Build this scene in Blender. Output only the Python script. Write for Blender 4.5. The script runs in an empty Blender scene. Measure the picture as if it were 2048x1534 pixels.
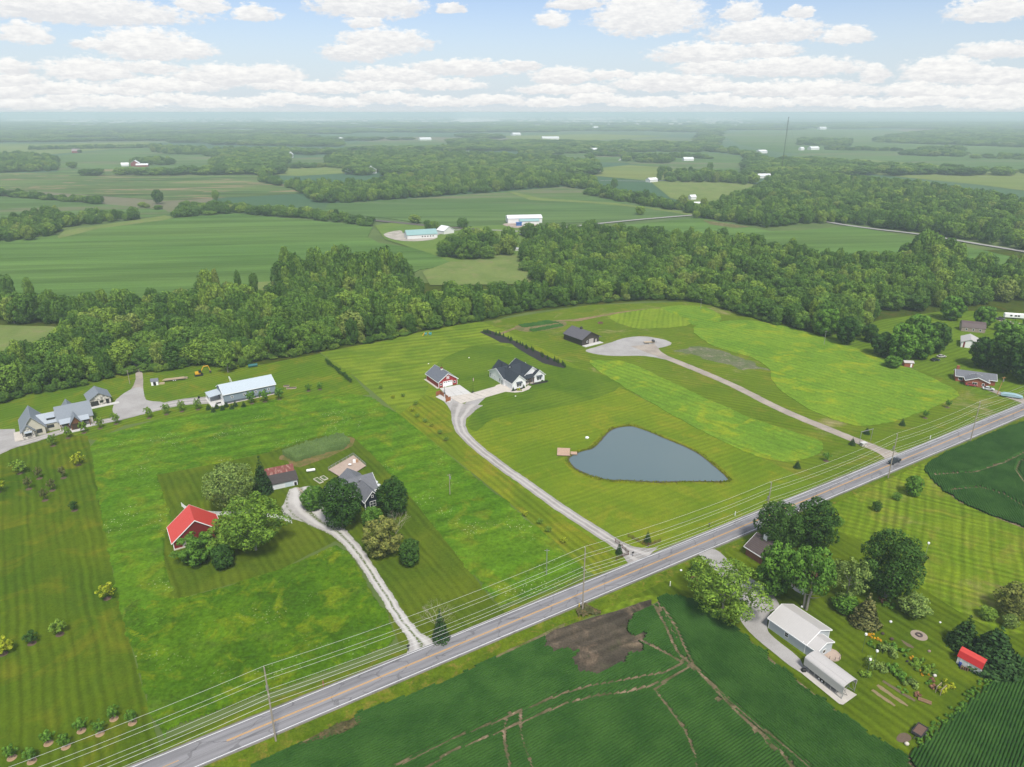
import bpy, bmesh, math, random
import numpy as np
from mathutils import Vector, noise as mnoise
from mathutils.geometry import tessellate_polygon
R = random.Random(7)
rng = np.random.default_rng(11)
S = bpy.context.scene
C = S.collection
rad = math.radians

# ---------------------------------------------------------------- camera
F = 1400.0; CAMH = 120.0; HY = 225.0
PITCH = math.atan((767 - HY) / F)
SP, CP = math.sin(PITCH), math.cos(PITCH)
cam_d = bpy.data.cameras.new('camera')
cam = bpy.data.objects.new('camera', cam_d); C.objects.link(cam)
cam_d.sensor_width = 36; cam_d.lens = F / 2048 * 36
cam_d.clip_start = 1; cam_d.clip_end = 120000
cam.location = (0, 0, CAMH); cam.rotation_euler = (math.pi / 2 - PITCH, 0, 0)
S.camera = cam

# ---------------------------------------------------------------- light and exposure
SUN_EL, SUN_AZ = 56, 164            # degrees; azimuth clockwise from +Y
sd = Vector((math.sin(rad(SUN_AZ)) * math.cos(rad(SUN_EL)), math.cos(rad(SUN_AZ)) * math.cos(rad(SUN_EL)), math.sin(rad(SUN_EL))))
sun_d = bpy.data.lights.new('sun', 'SUN'); sun_d.energy = 1.5; sun_d.angle = rad(10); sun_d.color = (1, .96, .9)
sun = bpy.data.objects.new('sun', sun_d); C.objects.link(sun)
sun.rotation_euler = sd.to_track_quat('Z', 'Y').to_euler(); sun.location = (0, 0, 400)
S.view_settings.view_transform = 'Standard'; S.view_settings.look = 'None'
S.view_settings.exposure = 1.55; S.view_settings.gamma = 1; S.view_settings.use_curve_mapping = False
S.render.engine = 'CYCLES'
cy = S.cycles
cy.use_denoising = True
cy.max_bounces = 4; cy.diffuse_bounces = 2; cy.glossy_bounces = 2; cy.transmission_bounces = 2
cy.volume_bounces = 1; cy.transparent_max_bounces = 4; cy.caustics_reflective = False; cy.caustics_refractive = False
cy.sample_clamp_indirect = 6

# ---------------------------------------------------------------- node helper
class NT:
    def __init__(s, tree): s.t = tree; s.n = tree.nodes; s.l = tree.links
    def put(s, sock, v):
        if v is None: return
        if hasattr(v, 'is_output') or isinstance(v, bpy.types.NodeSocket): s.l.new(v, sock)
        else:
            if sock.type == 'RGBA' and len(v) == 3: v = (*v, 1)
            sock.default_value = v
    def m(s, op, a, b=None, c=None, clamp=False):
        n = s.n.new('ShaderNodeMath'); n.operation = op; n.use_clamp = clamp
        s.put(n.inputs[0], a); s.put(n.inputs[1], b); s.put(n.inputs[2], c); return n.outputs[0]
    def v(s, op, a, b=None):
        n = s.n.new('ShaderNodeVectorMath'); n.operation = op
        s.put(n.inputs[0], a); s.put(n.inputs[1], b)
        return n.outputs['Value'] if op in ('DOT_PRODUCT', 'LENGTH') else n.outputs[0]
    def mix(s, f, a, b, bt='MIX'):
        n = s.n.new('ShaderNodeMix'); n.data_type = 'RGBA'; n.blend_type = bt
        s.put(n.inputs[0], f); s.put(n.inputs[6], a); s.put(n.inputs[7], b); return n.outputs[2]
    def noise(s, vec, sc, det=3, ro=.55, d=0):
        n = s.n.new('ShaderNodeTexNoise'); s.put(n.inputs['Vector'], vec)
        n.inputs['Scale'].default_value = sc; n.inputs['Detail'].default_value = det
        n.inputs['Roughness'].default_value = ro; n.inputs['Distortion'].default_value = d
        return n.outputs[0]
    def step(s, x, lo, hi):
        n = s.n.new('ShaderNodeMapRange'); s.put(n.inputs[0], x)
        n.inputs[1].default_value = lo; n.inputs[2].default_value = hi; n.interpolation_type = 'SMOOTHSTEP'
        return n.outputs[0]
    def pos(s): return s.n.new('ShaderNodeNewGeometry').outputs['Position']
    def objco(s): return s.n.new('ShaderNodeTexCoord').outputs['Object']
    def xyz(s, v):
        n = s.n.new('ShaderNodeSeparateXYZ'); s.put(n.inputs[0], v); return n.outputs
    def comb(s, x, y, z=0.0):
        n = s.n.new('ShaderNodeCombineXYZ'); s.put(n.inputs[0], x); s.put(n.inputs[1], y); s.put(n.inputs[2], z); return n.outputs[0]
    def rot(s, vec, deg, sx=1, sy=1):
        n = s.n.new('ShaderNodeMapping'); s.put(n.inputs[0], vec)
        n.inputs['Rotation'].default_value = (0, 0, rad(-deg)); n.vector_type = 'POINT'
        m = s.n.new('ShaderNodeMapping'); s.put(m.inputs[0], n.outputs[0]); m.inputs['Scale'].default_value = (sx, sy, 1)
        return m.outputs[0]

def newmat(name):
    m = bpy.data.materials.new(name); m.use_nodes = True; m.node_tree.nodes.clear()
    t = NT(m.node_tree); out = t.n.new('ShaderNodeOutputMaterial'); b = t.n.new('ShaderNodeBsdfPrincipled')
    t.l.new(b.outputs[0], out.inputs[0]); b.inputs['Specular IOR Level'].default_value = .3
    return m, t, b
def bump(t, b, h, st=.3, dist=.1):
    n = t.n.new('ShaderNodeBump'); n.inputs['Strength'].default_value = st; n.inputs['Distance'].default_value = dist
    t.put(n.inputs['Height'], h); t.l.new(n.outputs[0], b.inputs['Normal'])

MC = {}
def plain(name, col, rough=.6, var=.12, sc=1.5, metal=0, spec=.3, glow=None):
    if name in MC: return MC[name]
    m, t, b = newmat(name)
    p = t.objco(); n1 = t.noise(p, sc, 4)
    f = t.m('MULTIPLY_ADD', n1, var * 2, 1 - var)
    c = t.mix(1.0, col, t.comb(f, f, f), 'MULTIPLY'); t.put(b.inputs['Base Color'], c)
    b.inputs['Roughness'].default_value = rough; b.inputs['Metallic'].default_value = metal
    b.inputs['Specular IOR Level'].default_value = spec
    MC[name] = m; return m
def lined(name, col, col2, period, axis='x', duty=.12, rough=.5, metal=0, var=.1, stain=None):
    """boards, standing seams or courses of shingle: thin lines across one local axis"""
    if name in MC: return MC[name]
    m, t, b = newmat(name)
    p = t.objco(); c = t.xyz(p)
    k = {'x': c[0], 'y': c[1], 'z': c[2], 'xy': t.m('ADD', c[0], c[1])}[axis]
    fr = t.m('FRACT', t.m('DIVIDE', k, period))
    line = t.m('LESS_THAN', fr, duty)
    n1 = t.noise(p, .9, 4)
    f = t.m('MULTIPLY_ADD', n1, var * 2, 1 - var)
    cc = t.mix(line, t.mix(1.0, col, t.comb(f, f, f), 'MULTIPLY'), col2)
    if stain:
        s1 = t.step(t.noise(t.rot(p, 0, 1.6, .35), 1.0, 4), .5, .68); cc = t.mix(t.m('MULTIPLY', s1, stain[1]), cc, stain[0])
    t.put(b.inputs['Base Color'], cc); b.inputs['Roughness'].default_value = rough; b.inputs['Metallic'].default_value = metal
    bump(t, b, line, .5, .03)
    MC[name] = m; return m
def grass(name, c1, c2, c3=None, sc=.06, stripe=None, st=.35, sw=1.4, cross=None, fine=1.6, fst=.3, speck=None, dry=None, bst=.5, thr=.55, nat=False):
    G_ = (lambda c: c) if nat else (lambda c: tuple(v * q for v, q in zip(c, (1.2, 1.18, .5))))
    c1, c2 = G_(c1), G_(c2); c3 = G_(c3) if c3 else None
    m, t, b = newmat(name)
    p = t.pos()
    a = t.step(t.noise(p, sc, 5, .6, .6), .32, .68)
    col = t.mix(a, c1, c2)
    if c3: col = t.mix(t.m('MULTIPLY', t.step(t.noise(t.v('ADD', p, (311., 50., 0.)), sc * 2.3, 5, .65, .8), thr - .06, thr + .14), .8), col, c3)
    if dry: col = t.mix(t.m('MULTIPLY', t.step(t.noise(t.v('ADD', p, (91., 750., 0.)), sc * 1.3, 6, .7, .5), .54, .74), dry[1]), col, dry[0])
    h = t.noise(p, fine, 6, .75)
    k = t.m('MULTIPLY_ADD', h, 2 * fst * 1.7, 1 - fst * 1.7)
    k2 = t.m('MULTIPLY_ADD', t.noise(p, fine * .22, 4, .7, .3), fst * 1.6, 1 - fst * .8)
    k = t.m('MULTIPLY', k, k2)
    for ang in [x for x in (stripe, cross) if x is not None]:
        q = t.xyz(t.rot(p, ang)); wob = t.noise(p, .05, 2)
        s = t.m('SINE', t.m('MULTIPLY', t.m('ADD', q[1], t.m('MULTIPLY', wob, 3.0)), 2 * math.pi / sw))
        fade = t.step(t.noise(t.rot(p, ang, .012, .25), 1, 3), .3, .65)
        s2 = t.m('MULTIPLY', t.m('MULTIPLY', s, fade), st * .55)
        s3 = t.m('MULTIPLY_ADD', t.noise(t.rot(p, ang, .02, .9), 1, 3), st * 1.1, -st * .55)
        k = t.m('MULTIPLY', k, t.m('ADD', 1.0, t.m('ADD', s2, s3)))
    col = t.mix(1.0, col, t.comb(k, k, k), 'MULTIPLY')
    if speck:
        v = t.n.new('ShaderNodeTexVoronoi'); t.put(v.inputs['Vector'], p); v.inputs['Scale'].default_value = 1.1
        sp = t.m('MULTIPLY', t.m('LESS_THAN', v.outputs['Distance'], .2), t.step(t.noise(p, .05, 4, .7), .52, .64))
        col = t.mix(sp, col, speck)
    t.put(b.inputs['Base Color'], col); b.inputs['Roughness'].default_value = .85; b.inputs['Specular IOR Level'].default_value = 0
    bump(t, b, h, bst, .35)
    return m
def crop(name, c1, c2, ang, period, st=.25, sc=.02, patch=None, tramline=None):
    G_ = lambda c: tuple(v * q for v, q in zip(c, (1.25, 1.2, .8)))
    c1, c2 = G_(c1), G_(c2)
    m, t, b = newmat(name)
    p = t.pos()
    col = t.mix(t.step(t.noise(t.rot(p, ang, .35, 1.4), sc, 5, .6), .3, .7), c1, c2)
    q = t.xyz(t.rot(p, ang))
    wav = t.m('MULTIPLY_ADD', t.noise(t.rot(p, ang, .03, 1), .35, 3, .6), 2 * st, 1 - st)
    s = t.m('MULTIPLY_ADD', t.m('SINE', t.m('MULTIPLY', t.m('ADD', q[1], t.m('MULTIPLY', t.noise(p, .3, 2), .5)), 2 * math.pi / period)), st * .45, 1.0)
    k = t.m('MULTIPLY', t.m('MULTIPLY', wav, s), t.m('MULTIPLY_ADD', t.noise(p, .9, 5, .75), .7, .65))
    bnd = t.noise(t.rot(p, ang, .0035, .045), 1, 5, .6); k = t.m('MULTIPLY', k, t.m('MULTIPLY_ADD', t.step(bnd, .3, .7), st * 1.3, 1 - st * .65))
    col = t.mix(1.0, col, t.comb(k, k, k), 'MULTIPLY')
    if patch: col = t.mix(t.m('MULTIPLY', t.step(t.noise(t.rot(p, ang, .45, 1.6), patch[1], 5, .65, 1.0), .53, .62), .8), col, patch[0])
    if tramline:
        ln = t.m('LESS_THAN', t.m('FRACT', t.m('DIVIDE', q[1], tramline)), .025)
        col = t.mix(t.m('MULTIPLY', ln, .45), col, (.02, .04, .015))
    t.put(b.inputs['Base Color'], col); b.inputs['Roughness'].default_value = .85; b.inputs['Specular IOR Level'].default_value = 0
    bump(t, b, k, .5, .3)
    return m
def gravel(name, c1, c2, track=None, weeds=None, sc=.5):
    m, t, b = newmat(name)
    p = t.pos(); n0 = t.noise(p, sc * .25, 5, .65); n1 = t.noise(p, 5, 5, .8)
    col = t.mix(t.step(n0, .35, .65), c1, c2)
    k = t.m('MULTIPLY_ADD', n1, .9, .55); col = t.mix(1.0, col, t.comb(k, k, k), 'MULTIPLY')
    if track:                              # tyre tracks: uv.x runs across the strip
        u = t.n.new('ShaderNodeUVMap').outputs[0]; x = t.xyz(u)[0]
        d = t.m('ABSOLUTE', t.m('SUBTRACT', t.m('ABSOLUTE', t.m('SUBTRACT', x, .5)), .2))
        tr = t.m('SUBTRACT', 1.0, t.step(t.m('ADD', d, t.m('MULTIPLY_ADD', n0, .12, -.06)), .03, .13))
        col = t.mix(t.m('MULTIPLY', tr, .75), col, track)
        if weeds:
            mid = t.m('SUBTRACT', 1.0, t.step(t.m('ABSOLUTE', t.m('SUBTRACT', x, .5)), .02, .12))
            w = t.m('MULTIPLY', mid, t.step(t.noise(p, 1.2, 4, .7), .4, .52)); col = t.mix(w, col, weeds)
            e = t.m('MULTIPLY', t.step(t.m('ABSOLUTE', t.m('SUBTRACT', x, .5)), .38, .5), t.step(t.noise(p, .9, 5, .75), .44, .55))
            col = t.mix(e, col, weeds)
    t.put(b.inputs['Base Color'], col); b.inputs['Roughness'].default_value = .9
    bump(t, b, n1, .5, .06)
    return m
def leafmat(name, stops, isl=.35, rough=.7):
    m, t, b = newmat(name)
    oi = t.n.new('ShaderNodeObjectInfo').outputs['Random']
    rp = t.n.new('ShaderNodeValToRGB'); t.put(rp.inputs[0], oi)
    el = rp.color_ramp.elements
    while len(el) < len(stops): el.new(.5)
    for e, (pz, c) in zip(el, stops): e.position = pz; e.color = (c[0] * 1.65, c[1] * 1.68, c[2] * 1.1, 1)
    g = t.n.new('ShaderNodeNewGeometry')
    ri = t.m('MULTIPLY_ADD', g.outputs['Random Per Island'], isl * 2, 1 - isl)
    nz = t.m('MULTIPLY_ADD', t.noise(t.pos(), .45, 3, .6), 1.0, .5)
    k = t.m('MULTIPLY', ri, nz)
    col = t.mix(1.0, rp.outputs[0], t.comb(t.m('MULTIPLY', k, t.m('MULTIPLY_ADD', g.outputs['Random Per Island'], .25, .9)), k, t.m('MULTIPLY', k, .95)), 'MULTIPLY')
    t.put(b.inputs['Base Color'], col); b.inputs['Roughness'].default_value = rough; b.inputs['Specular IOR Level'].default_value = .05
    return m

# ---------------------------------------------------------------- sky
w = bpy.data.worlds.new('World'); S.world = w; w.use_nodes = True
t = NT(w.node_tree); t.n.clear()
out = t.n.new('ShaderNodeOutputWorld'); bg = t.n.new('ShaderNodeBackground'); t.l.new(bg.outputs[0], out.inputs[0])
STR = .12; bg.inputs[1].default_value = STR
sky = t.n.new('ShaderNodeTexSky'); sky.sky_type = 'NISHITA'; sky.sun_disc = False
sky.sun_elevation = rad(SUN_EL); sky.sun_rotation = rad(SUN_AZ); sky.air_density = 1.0; sky.dust_density = .6; sky.ozone_density = 2.0
d = t.v('NORMALIZE', t.n.new('ShaderNodeTexCoord').outputs['Generated'])
dx, dy, dz = t.xyz(d)
AZ = t.m('MULTIPLY', t.m('ARCTAN2', dx, dy), 57.2958)
EL = t.m('MULTIPLY', t.m('ARCSINE', dz), 57.2958)
CL = [(300,92,92,34,22),(375,100,55,20,14),(215,88,60,10,10),(180,142,80,24,14),(55,68,42,22,14),(300,135,60,12,10),(20,132,42,14,12),(30,160,50,14,12),
      (440,150,95,22,20),(540,148,62,22,18),(150,12,210,22,26),(400,10,50,18,12),(285,30,18,10,8),(510,28,45,18,12),(735,5,115,28,26),(730,45,40,14,10),
      (770,78,95,24,26),(710,98,70,16,22),(930,132,130,16,18),(780,150,110,18,16),(900,14,30,10,10),(1105,38,38,16,14),(1295,30,115,52,34),(1150,5,60,14,12),
      (1480,20,44,18,20),(1530,58,115,24,24),(1600,24,26,12,10),(1695,70,50,18,14),(1410,105,110,22,18),(1540,100,60,16,14),(1420,135,75,18,12),(1575,134,150,20,16),(1750,148,28,20,16),
      (1890,142,72,28,20),(1830,180,62,16,12),(1985,18,75,20,18),(1990,98,70,14,14),(1995,150,70,16,20),(1340,165,130,20,16),(1120,150,70,18,16),(1040,130,50,10,10),(1600,178,150,18,14),
      (60,208,80,14,8),(150,200,60,12,7),(250,206,90,14,8),(360,200,70,13,7),(450,208,90,13,7),(570,200,80,14,8),(680,206,70,12,7),(780,198,80,14,8),(880,206,90,13,7),(990,200,70,12,7),(1090,207,80,12,7),(1190,198,70,14,8),(1300,206,90,13,7),(1410,200,80,13,7),(1520,207,80,12,7),(1640,202,70,12,7),(1750,208,90,11,6),(1860,203,70,12,7),(1980,208,90,13,7),(2010,185,90,24,12),
      (100,178,110,14,8),(330,172,110,16,10),(250,180,70,10,8),(650,176,90,14,9),(760,172,70,14,8),(1130,180,110,13,8),(890,170,90,14,9),(1220,150,60,10,7),(1450,175,70,10,7),(1890,185,80,12,8),(560,170,60,12,8),(10,185,60,16,10)]
wn = t.noise(t.comb(AZ, t.m('MULTIPLY', EL, 2.6)), 1.1, 7, .62)
wn2 = t.noise(t.comb(AZ, t.m('MULTIPLY', EL, 3.2), 7.0), .38, 6, .6)
AZw = t.m('ADD', AZ, t.m('MULTIPLY_ADD', wn2, 2.0, -1.0)); ELw = t.m('ADD', EL, t.m('MULTIPLY_ADD', wn, .8, -.4))
acc = None; shd = None
for (x, y, rx, ru, rd_) in CL:
    q = Vector(((x - 1024) / F, CP - (y - 767) / F * SP, -(SP + (y - 767) / F * CP)))
    az = math.degrees(math.atan2(q.x, q.y)); el = math.degrees(math.asin(q.z / q.length)); k = 57.3 / (F / CP)
    a = t.m('DIVIDE', t.m('SUBTRACT', AZw, az), rx * k * 1.08)
    e = t.m('SUBTRACT', ELw, el - rd_ * k * .25)
    e = t.m('MAXIMUM', t.m('DIVIDE', e, ru * k * 1.25), t.m('DIVIDE', e, -rd_ * k * .95))
    g = t.m('SUBTRACT', 1.0, t.m('ADD', t.m('MULTIPLY', a, a), t.m('MULTIPLY', e, e)))
    sg = t.m('DIVIDE', t.m('SUBTRACT', EL, el), ru * k)
    if acc is None: acc = g; shd = sg
    else:
        gt = t.m('GREATER_THAN', g, acc); shd = t.m('MULTIPLY_ADD', gt, t.m('SUBTRACT', sg, shd), shd); acc = t.m('MAXIMUM', acc, g)
shd = t.m('MAXIMUM', t.m('MINIMUM', shd, 1.2), -1.2)
# the rest of the sky, overhead and behind: the same broken cloud, seen from below
pl = t.v('DIVIDE', d, t.comb(t.m('MAXIMUM', dz, .05), t.m('MAXIMUM', dz, .05), 1.0))
pn = t.noise(t.comb(t.xyz(pl)[0], t.xyz(pl)[1]), .55, 7, .58)
over = t.m('MULTIPLY_ADD', pn, 9.0, -4.3)
side = t.m('SUBTRACT', t.m('MULTIPLY_ADD', wn2, 6.0, -2.6), t.m('MULTIPLY', t.step(EL, 4.0, 12.0), 0.6))
wide = t.step(t.m('ABSOLUTE', AZ), 38.0, 44.0)
hi = t.step(EL, 8.2, 11.0)
acc = t.mix(wide, acc, side)
acc = t.mix(hi, acc, over)
edge = t.m('ADD', acc, t.m('MULTIPLY_ADD', t.noise(t.comb(AZ, t.m('MULTIPLY', EL, 2.0), 3.0), 1.9, 8, .66), 1.7, -.92))
mask = t.m('MAXIMUM', t.m('POWER', t.step(edge, -.05, .5), .9), t.m('MULTIPLY', t.m('SUBTRACT', 1.0, t.step(EL, -.1, .7)), .6))
puff = t.noise(t.comb(AZ, t.m('MULTIPLY', EL, 2.8), 11.0), 1.5, 6, .6)
lite = t.m('ADD', t.m('MULTIPLY_ADD', shd, .55, .35), t.m('MULTIPLY_ADD', puff, 2.6, -1.15), clamp=True)
ccol = t.mix(lite, (2.28, 2.3, 2.35), (2.9, 2.87, 2.8))
skc = t.mix(1.0, sky.outputs[0], (.39, .37, .40), 'MULTIPLY')
skc = t.mix(t.m('MULTIPLY', t.m('SUBTRACT', 1.0, t.step(EL, 0, 9)), .8), skc, (1.8, 2.12, 2.42))
t.put(bg.inputs[0], t.mix(t.m('MULTIPLY', mask, .95), skc, ccol))

# ---------------------------------------------------------------- geometry helpers
def G(x, y, z=0.0):
    """the ground point (or the point at height z) seen at a photo pixel"""
    u = (x - 1024) / F; v = (y - 767) / F
    k = (CAMH - z) / (SP + v * CP)
    return Vector((u * k, k * (CP - v * SP), z))
def mesh_np(name, V, faces_flat, nper, mat=None, smooth=False):
    me = bpy.data.meshes.new(name); V = np.asarray(V, np.float32).reshape(-1, 3)
    ff = np.asarray(faces_flat, np.int32).ravel(); nf = len(ff) // nper
    me.vertices.add(len(V)); me.vertices.foreach_set('co', V.ravel())
    me.loops.add(len(ff)); me.loops.foreach_set('vertex_index', ff)
    me.polygons.add(nf); me.polygons.foreach_set('loop_start', np.arange(0, nf * nper, nper, dtype=np.int32))
    try: me.polygons.foreach_set('loop_total', np.full(nf, nper, np.int32))
    except Exception: pass
    me.update(calc_edges=True); me.validate()
    if smooth: me.polygons.foreach_set('use_smooth', np.ones(nf, bool))
    if mat: me.materials.append(mat)
    return me
def link(name, me, parent=None, loc=None, rotz=None):
    o = bpy.data.objects.new(name, me); C.objects.link(o)
    if parent: o.parent = parent
    if loc is not None: o.location = loc
    if rotz is not None: o.rotation_euler.z = rotz
    return o
def tag(o, label, cat, group=None):
    o['label'] = label; o['category'] = cat
    if group: o['group'] = group
    return o
def thing(name, label, cat, loc=(0, 0, 0), rotz=0, group=None):
    return tag(link(name, None, None, loc, rotz), label, cat, group)
class MB:
    """collects simple shapes into one mesh"""
    def __init__(s): s.v = []; s.f = []
    def box(s, x0, x1, y0, y1, z0, z1):
        n = len(s.v); s.v += [(x, y, z) for z in (z0, z1) for y in (y0, y1) for x in (x0, x1)]
        s.f += [[n + i for i in q] for q in ((0, 2, 3, 1), (4, 5, 7, 6), (0, 1, 5, 4), (2, 6, 7, 3), (0, 4, 6, 2), (1, 3, 7, 5))]; return s
    def quad(s, *p):
        n = len(s.v); s.v += [tuple(q) for q in p]; s.f.append(list(range(n, n + len(p)))); return s
    def slab(s, p, th):
        """a polygon given thickness th downwards along its normal"""
        p = [Vector(q) for q in p]; nn = (p[1] - p[0]).cross(p[2] - p[0]).normalized() * th
        n = len(s.v); k = len(p); s.v += [tuple(q) for q in p] + [tuple(q - nn) for q in p]
        s.f.append([n + i for i in range(k)]); s.f.append([n + k + i for i in reversed(range(k))])
        for i in range(k): j = (i + 1) % k; s.f.append([n + i, n + k + i, n + k + j, n + j])
        return s
    def prism(s, prof, y0, y1, axis='y'):
        """closed 2-D profile (a, z) swept along an axis"""
        n = len(s.v); k = len(prof)
        for y in (y0, y1): s.v += [((a, y, z) if axis == 'y' else (y, a, z)) for a, z in prof]
        s.f.append([n + i for i in range(k)]); s.f.append([n + k + i for i in reversed(range(k))])
        for i in range(k): j = (i + 1) % k; s.f.append([n + i, n + k + i, n + k + j, n + j])
        return s
    def tube(s, pts, r, k=6, r2=None):
        pts = [Vector(p) for p in pts]; n0 = len(s.v); m = len(pts)
        for i, p in enumerate(pts):
            dd = (pts[min(i + 1, m - 1)] - pts[max(i - 1, 0)]).normalized()
            a = dd.orthogonal().normalized(); b = dd.cross(a)
            rr = r if r2 is None else r + (r2 - r) * i / (m - 1)
            s.v += [tuple(p + (a * math.cos(2 * math.pi * q / k) + b * math.sin(2 * math.pi * q / k)) * rr) for q in range(k)]
        for i in range(m - 1):
            for q in range(k):
                a = n0 + i * k + q; b = n0 + i * k + (q + 1) % k; s.f.append([a, b, b + k, a + k])
        s.f.append([n0 + q for q in reversed(range(k))]); s.f.append([n0 + (m - 1) * k + q for q in range(k)]); return s
    def ball(s, c, rx, ry, rz, a=8, b=5):
        n = len(s.v)
        for i in range(b + 1):
            ph = math.pi * i / b - math.pi / 2
            for j in range(a):
                th = 2 * math.pi * j / a
                s.v.append((c[0] + rx * math.cos(ph) * math.cos(th), c[1] + ry * math.cos(ph) * math.sin(th), c[2] + rz * math.sin(ph)))
        for i in range(b):
            for j in range(a):
                k = (j + 1) % a; s.f.append([n + i * a + j, n + i * a + k, n + (i + 1) * a + k, n + (i + 1) * a + j])
        return s
    def mesh(s, name, mat, bevel=0):
        me = bpy.data.meshes.new(name); me.from_pydata(s.v, [], s.f); me.materials.append(mat)
        bm = bmesh.new(); bm.from_mesh(me); bmesh.ops.recalc_face_normals(bm, faces=bm.faces)
        if bevel: bmesh.ops.bevel(bm, geom=bm.edges[:], offset=bevel, segments=1, affect='EDGES')
        bm.to_mesh(me); bm.free(); me.update(); return me
    def build(s, name, mat, parent=None, bevel=0, **k): return link(name, s.mesh(name, mat, bevel), parent, **k)
def smooth(pts, n=6, closed=True):
    pts = [Vector(p) for p in pts]; L = len(pts); o = []
    for i in range(L if closed else L - 1):
        g = (lambda k: pts[k % L]) if closed else (lambda k: pts[max(0, min(L - 1, k))])
        p0, p1, p2, p3 = g(i - 1), g(i), g(i + 1), g(i + 2)
        for j in range(n):
            u = j / n
            o.append(.5 * ((2 * p1) + (p2 - p0) * u + (2 * p0 - 5 * p1 + 4 * p2 - p3) * u * u + (3 * p1 - p0 - 3 * p2 + p3) * u ** 3))
    if not closed: o.append(pts[-1])
    return o
def px(pts): return [G(*p) for p in pts]
def wob(pts, amp, step=3.0):
    """subdivide and roughen an outline"""
    o = []; L = len(pts)
    for i in range(L):
        a, b = pts[i], pts[(i + 1) % L]; n = max(1, min(60, int((b - a).length / step)))
        for j in range(n):
            p = a.lerp(b, j / n); q = mnoise.noise_vector(p * .11) + mnoise.noise_vector(p * .5) * .6
            o.append(Vector((p.x + q.x * amp, p.y + q.y * amp, 0)))
    return o
def sheet(name, pts, mat, z, th=0, kind='structure', sm=0, amp=0, world=False, step=3.0, label=None):
    P = pts if world else px(pts)
    P = [Vector((p[0], p[1], 0)) for p in P]
    if sm: P = smooth(P, sm)
    if amp: P = wob(P, amp, step)
    tri = tessellate_polygon([P]); n = len(P)
    V = [(p.x, p.y, z + th) for p in P]; Fc = [list(x) for x in tri]
    if th:
        V += [(p.x, p.y, 0) for p in P]; Fc += [[i, (i + 1) % n, n + (i + 1) % n, n + i] for i in range(n)]
    me = bpy.data.meshes.new(name); me.from_pydata(V, [], Fc)
    bm = bmesh.new(); bm.from_mesh(me)
    bmesh.ops.recalc_face_normals(bm, faces=bm.faces)
    bm.faces.ensure_lookup_table()
    up = [f for f in bm.faces if abs(f.normal.z) > .9]
    if up and sum(f.normal.z for f in up) < 0: bmesh.ops.reverse_faces(bm, faces=bm.faces[:])
    bm.to_mesh(me); bm.free(); me.materials.append(mat); me.update()
    o = link(name, me)
    if kind: o['kind'] = kind
    if label: o['label'] = label
    return o
def ribbon(name, pts, mat, z, n=8, world=False, amp=0, sm=True, kind='structure'):
    """strip along points (x, y, width); uv.x runs across it"""
    P = [(Vector(p[:2]).to_3d() if world else G(p[0], p[1]), p[2]) for p in pts]
    Q = [Vector((a.x, a.y, wd)) for a, wd in P]
    Q = smooth(Q, n, False) if sm else Q
    if amp:
        q2 = []
        for a, b in zip(Q, Q[1:]):
            m = max(1, int((b.xy - a.xy).length / 1.5)); q2 += [a.lerp(b, i / m) for i in range(m)]
        Q = q2 + [Q[-1]]
    V = []; Fc = []
    for i, q in enumerate(Q):
        a = Q[max(0, i - 1)]; b = Q[min(len(Q) - 1, i + 1)]; dd = Vector((b.x - a.x, b.y - a.y, 0)).normalized(); nn = Vector((-dd.y, dd.x, 0))
        for k, s_ in enumerate((-1, 1)):
            j = mnoise.noise(Vector((q.x * .35, q.y * .35, s_ * 9))) * amp + mnoise.noise(Vector((q.x * 1.3, q.y * 1.3, s_ * 9))) * amp * .5
            V.append((q.x + nn.x * s_ * (q.z / 2 + j), q.y + nn.y * s_ * (q.z / 2 + j), z))
    for i in range(len(Q) - 1): Fc.append([2 * i, 2 * i + 2, 2 * i + 3, 2 * i + 1])
    me = bpy.data.meshes.new(name); me.from_pydata(V, [], Fc); me.materials.append(mat)
    uv = me.uv_layers.new(name='uv')
    for f in me.polygons:
        for li in f.loop_indices: vi = me.loops[li].vertex_index; uv.data[li].uv = (vi % 2, vi // 2)
    if me.polygons[0].normal.z < 0: me.flip_normals()
    o = link(name, me)
    if kind: o['kind'] = kind
    return o
def inside(P, X, Y):
    """vectorised point in polygon"""
    r = np.zeros(X.shape, bool); n = len(P)
    for i in range(n):
        x1, y1 = P[i][0], P[i][1]; x2, y2 = P[(i + 1) % n][0], P[(i + 1) % n][1]
        if y1 == y2: continue
        c = ((y1 > Y) != (y2 > Y)) & (X < (x2 - x1) * (Y - y1) / (y2 - y1) + x1); r ^= c
    return r
def distpoly(P, X, Y):
    dd = np.full(X.shape, 1e9)
    for a, b in zip(P, P[1:]):
        vx, vy = b[0] - a[0], b[1] - a[1]; L = vx * vx + vy * vy + 1e-9
        tt = np.clip(((X - a[0]) * vx + (Y - a[1]) * vy) / L, 0, 1)
        dd = np.minimum(dd, np.hypot(X - a[0] - tt * vx, Y - a[1] - tt * vy))
    return dd
def vnoise(X, Y, s, seed=0):
    """value noise, two octaves, 0..1"""
    o = 0; a = .65
    g = np.random.default_rng(seed + 5).random((256, 256))
    for k in range(3):
        x = X / s * 2 ** k; y = Y / s * 2 ** k; xi = np.floor(x).astype(int); yi = np.floor(y).astype(int); fx = x - xi; fy = y - yi
        fx = fx * fx * (3 - 2 * fx); fy = fy * fy * (3 - 2 * fy)
        q = lambda i, j: g[(xi + i) % 256, (yi + j) % 256]
        o = o + a * (q(0, 0) * (1 - fx) * (1 - fy) + q(1, 0) * fx * (1 - fy) + q(0, 1) * (1 - fx) * fy + q(1, 1) * fx * fy); a *= .35
    return o / (.65 * (1 + .35 + .1225))

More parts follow.
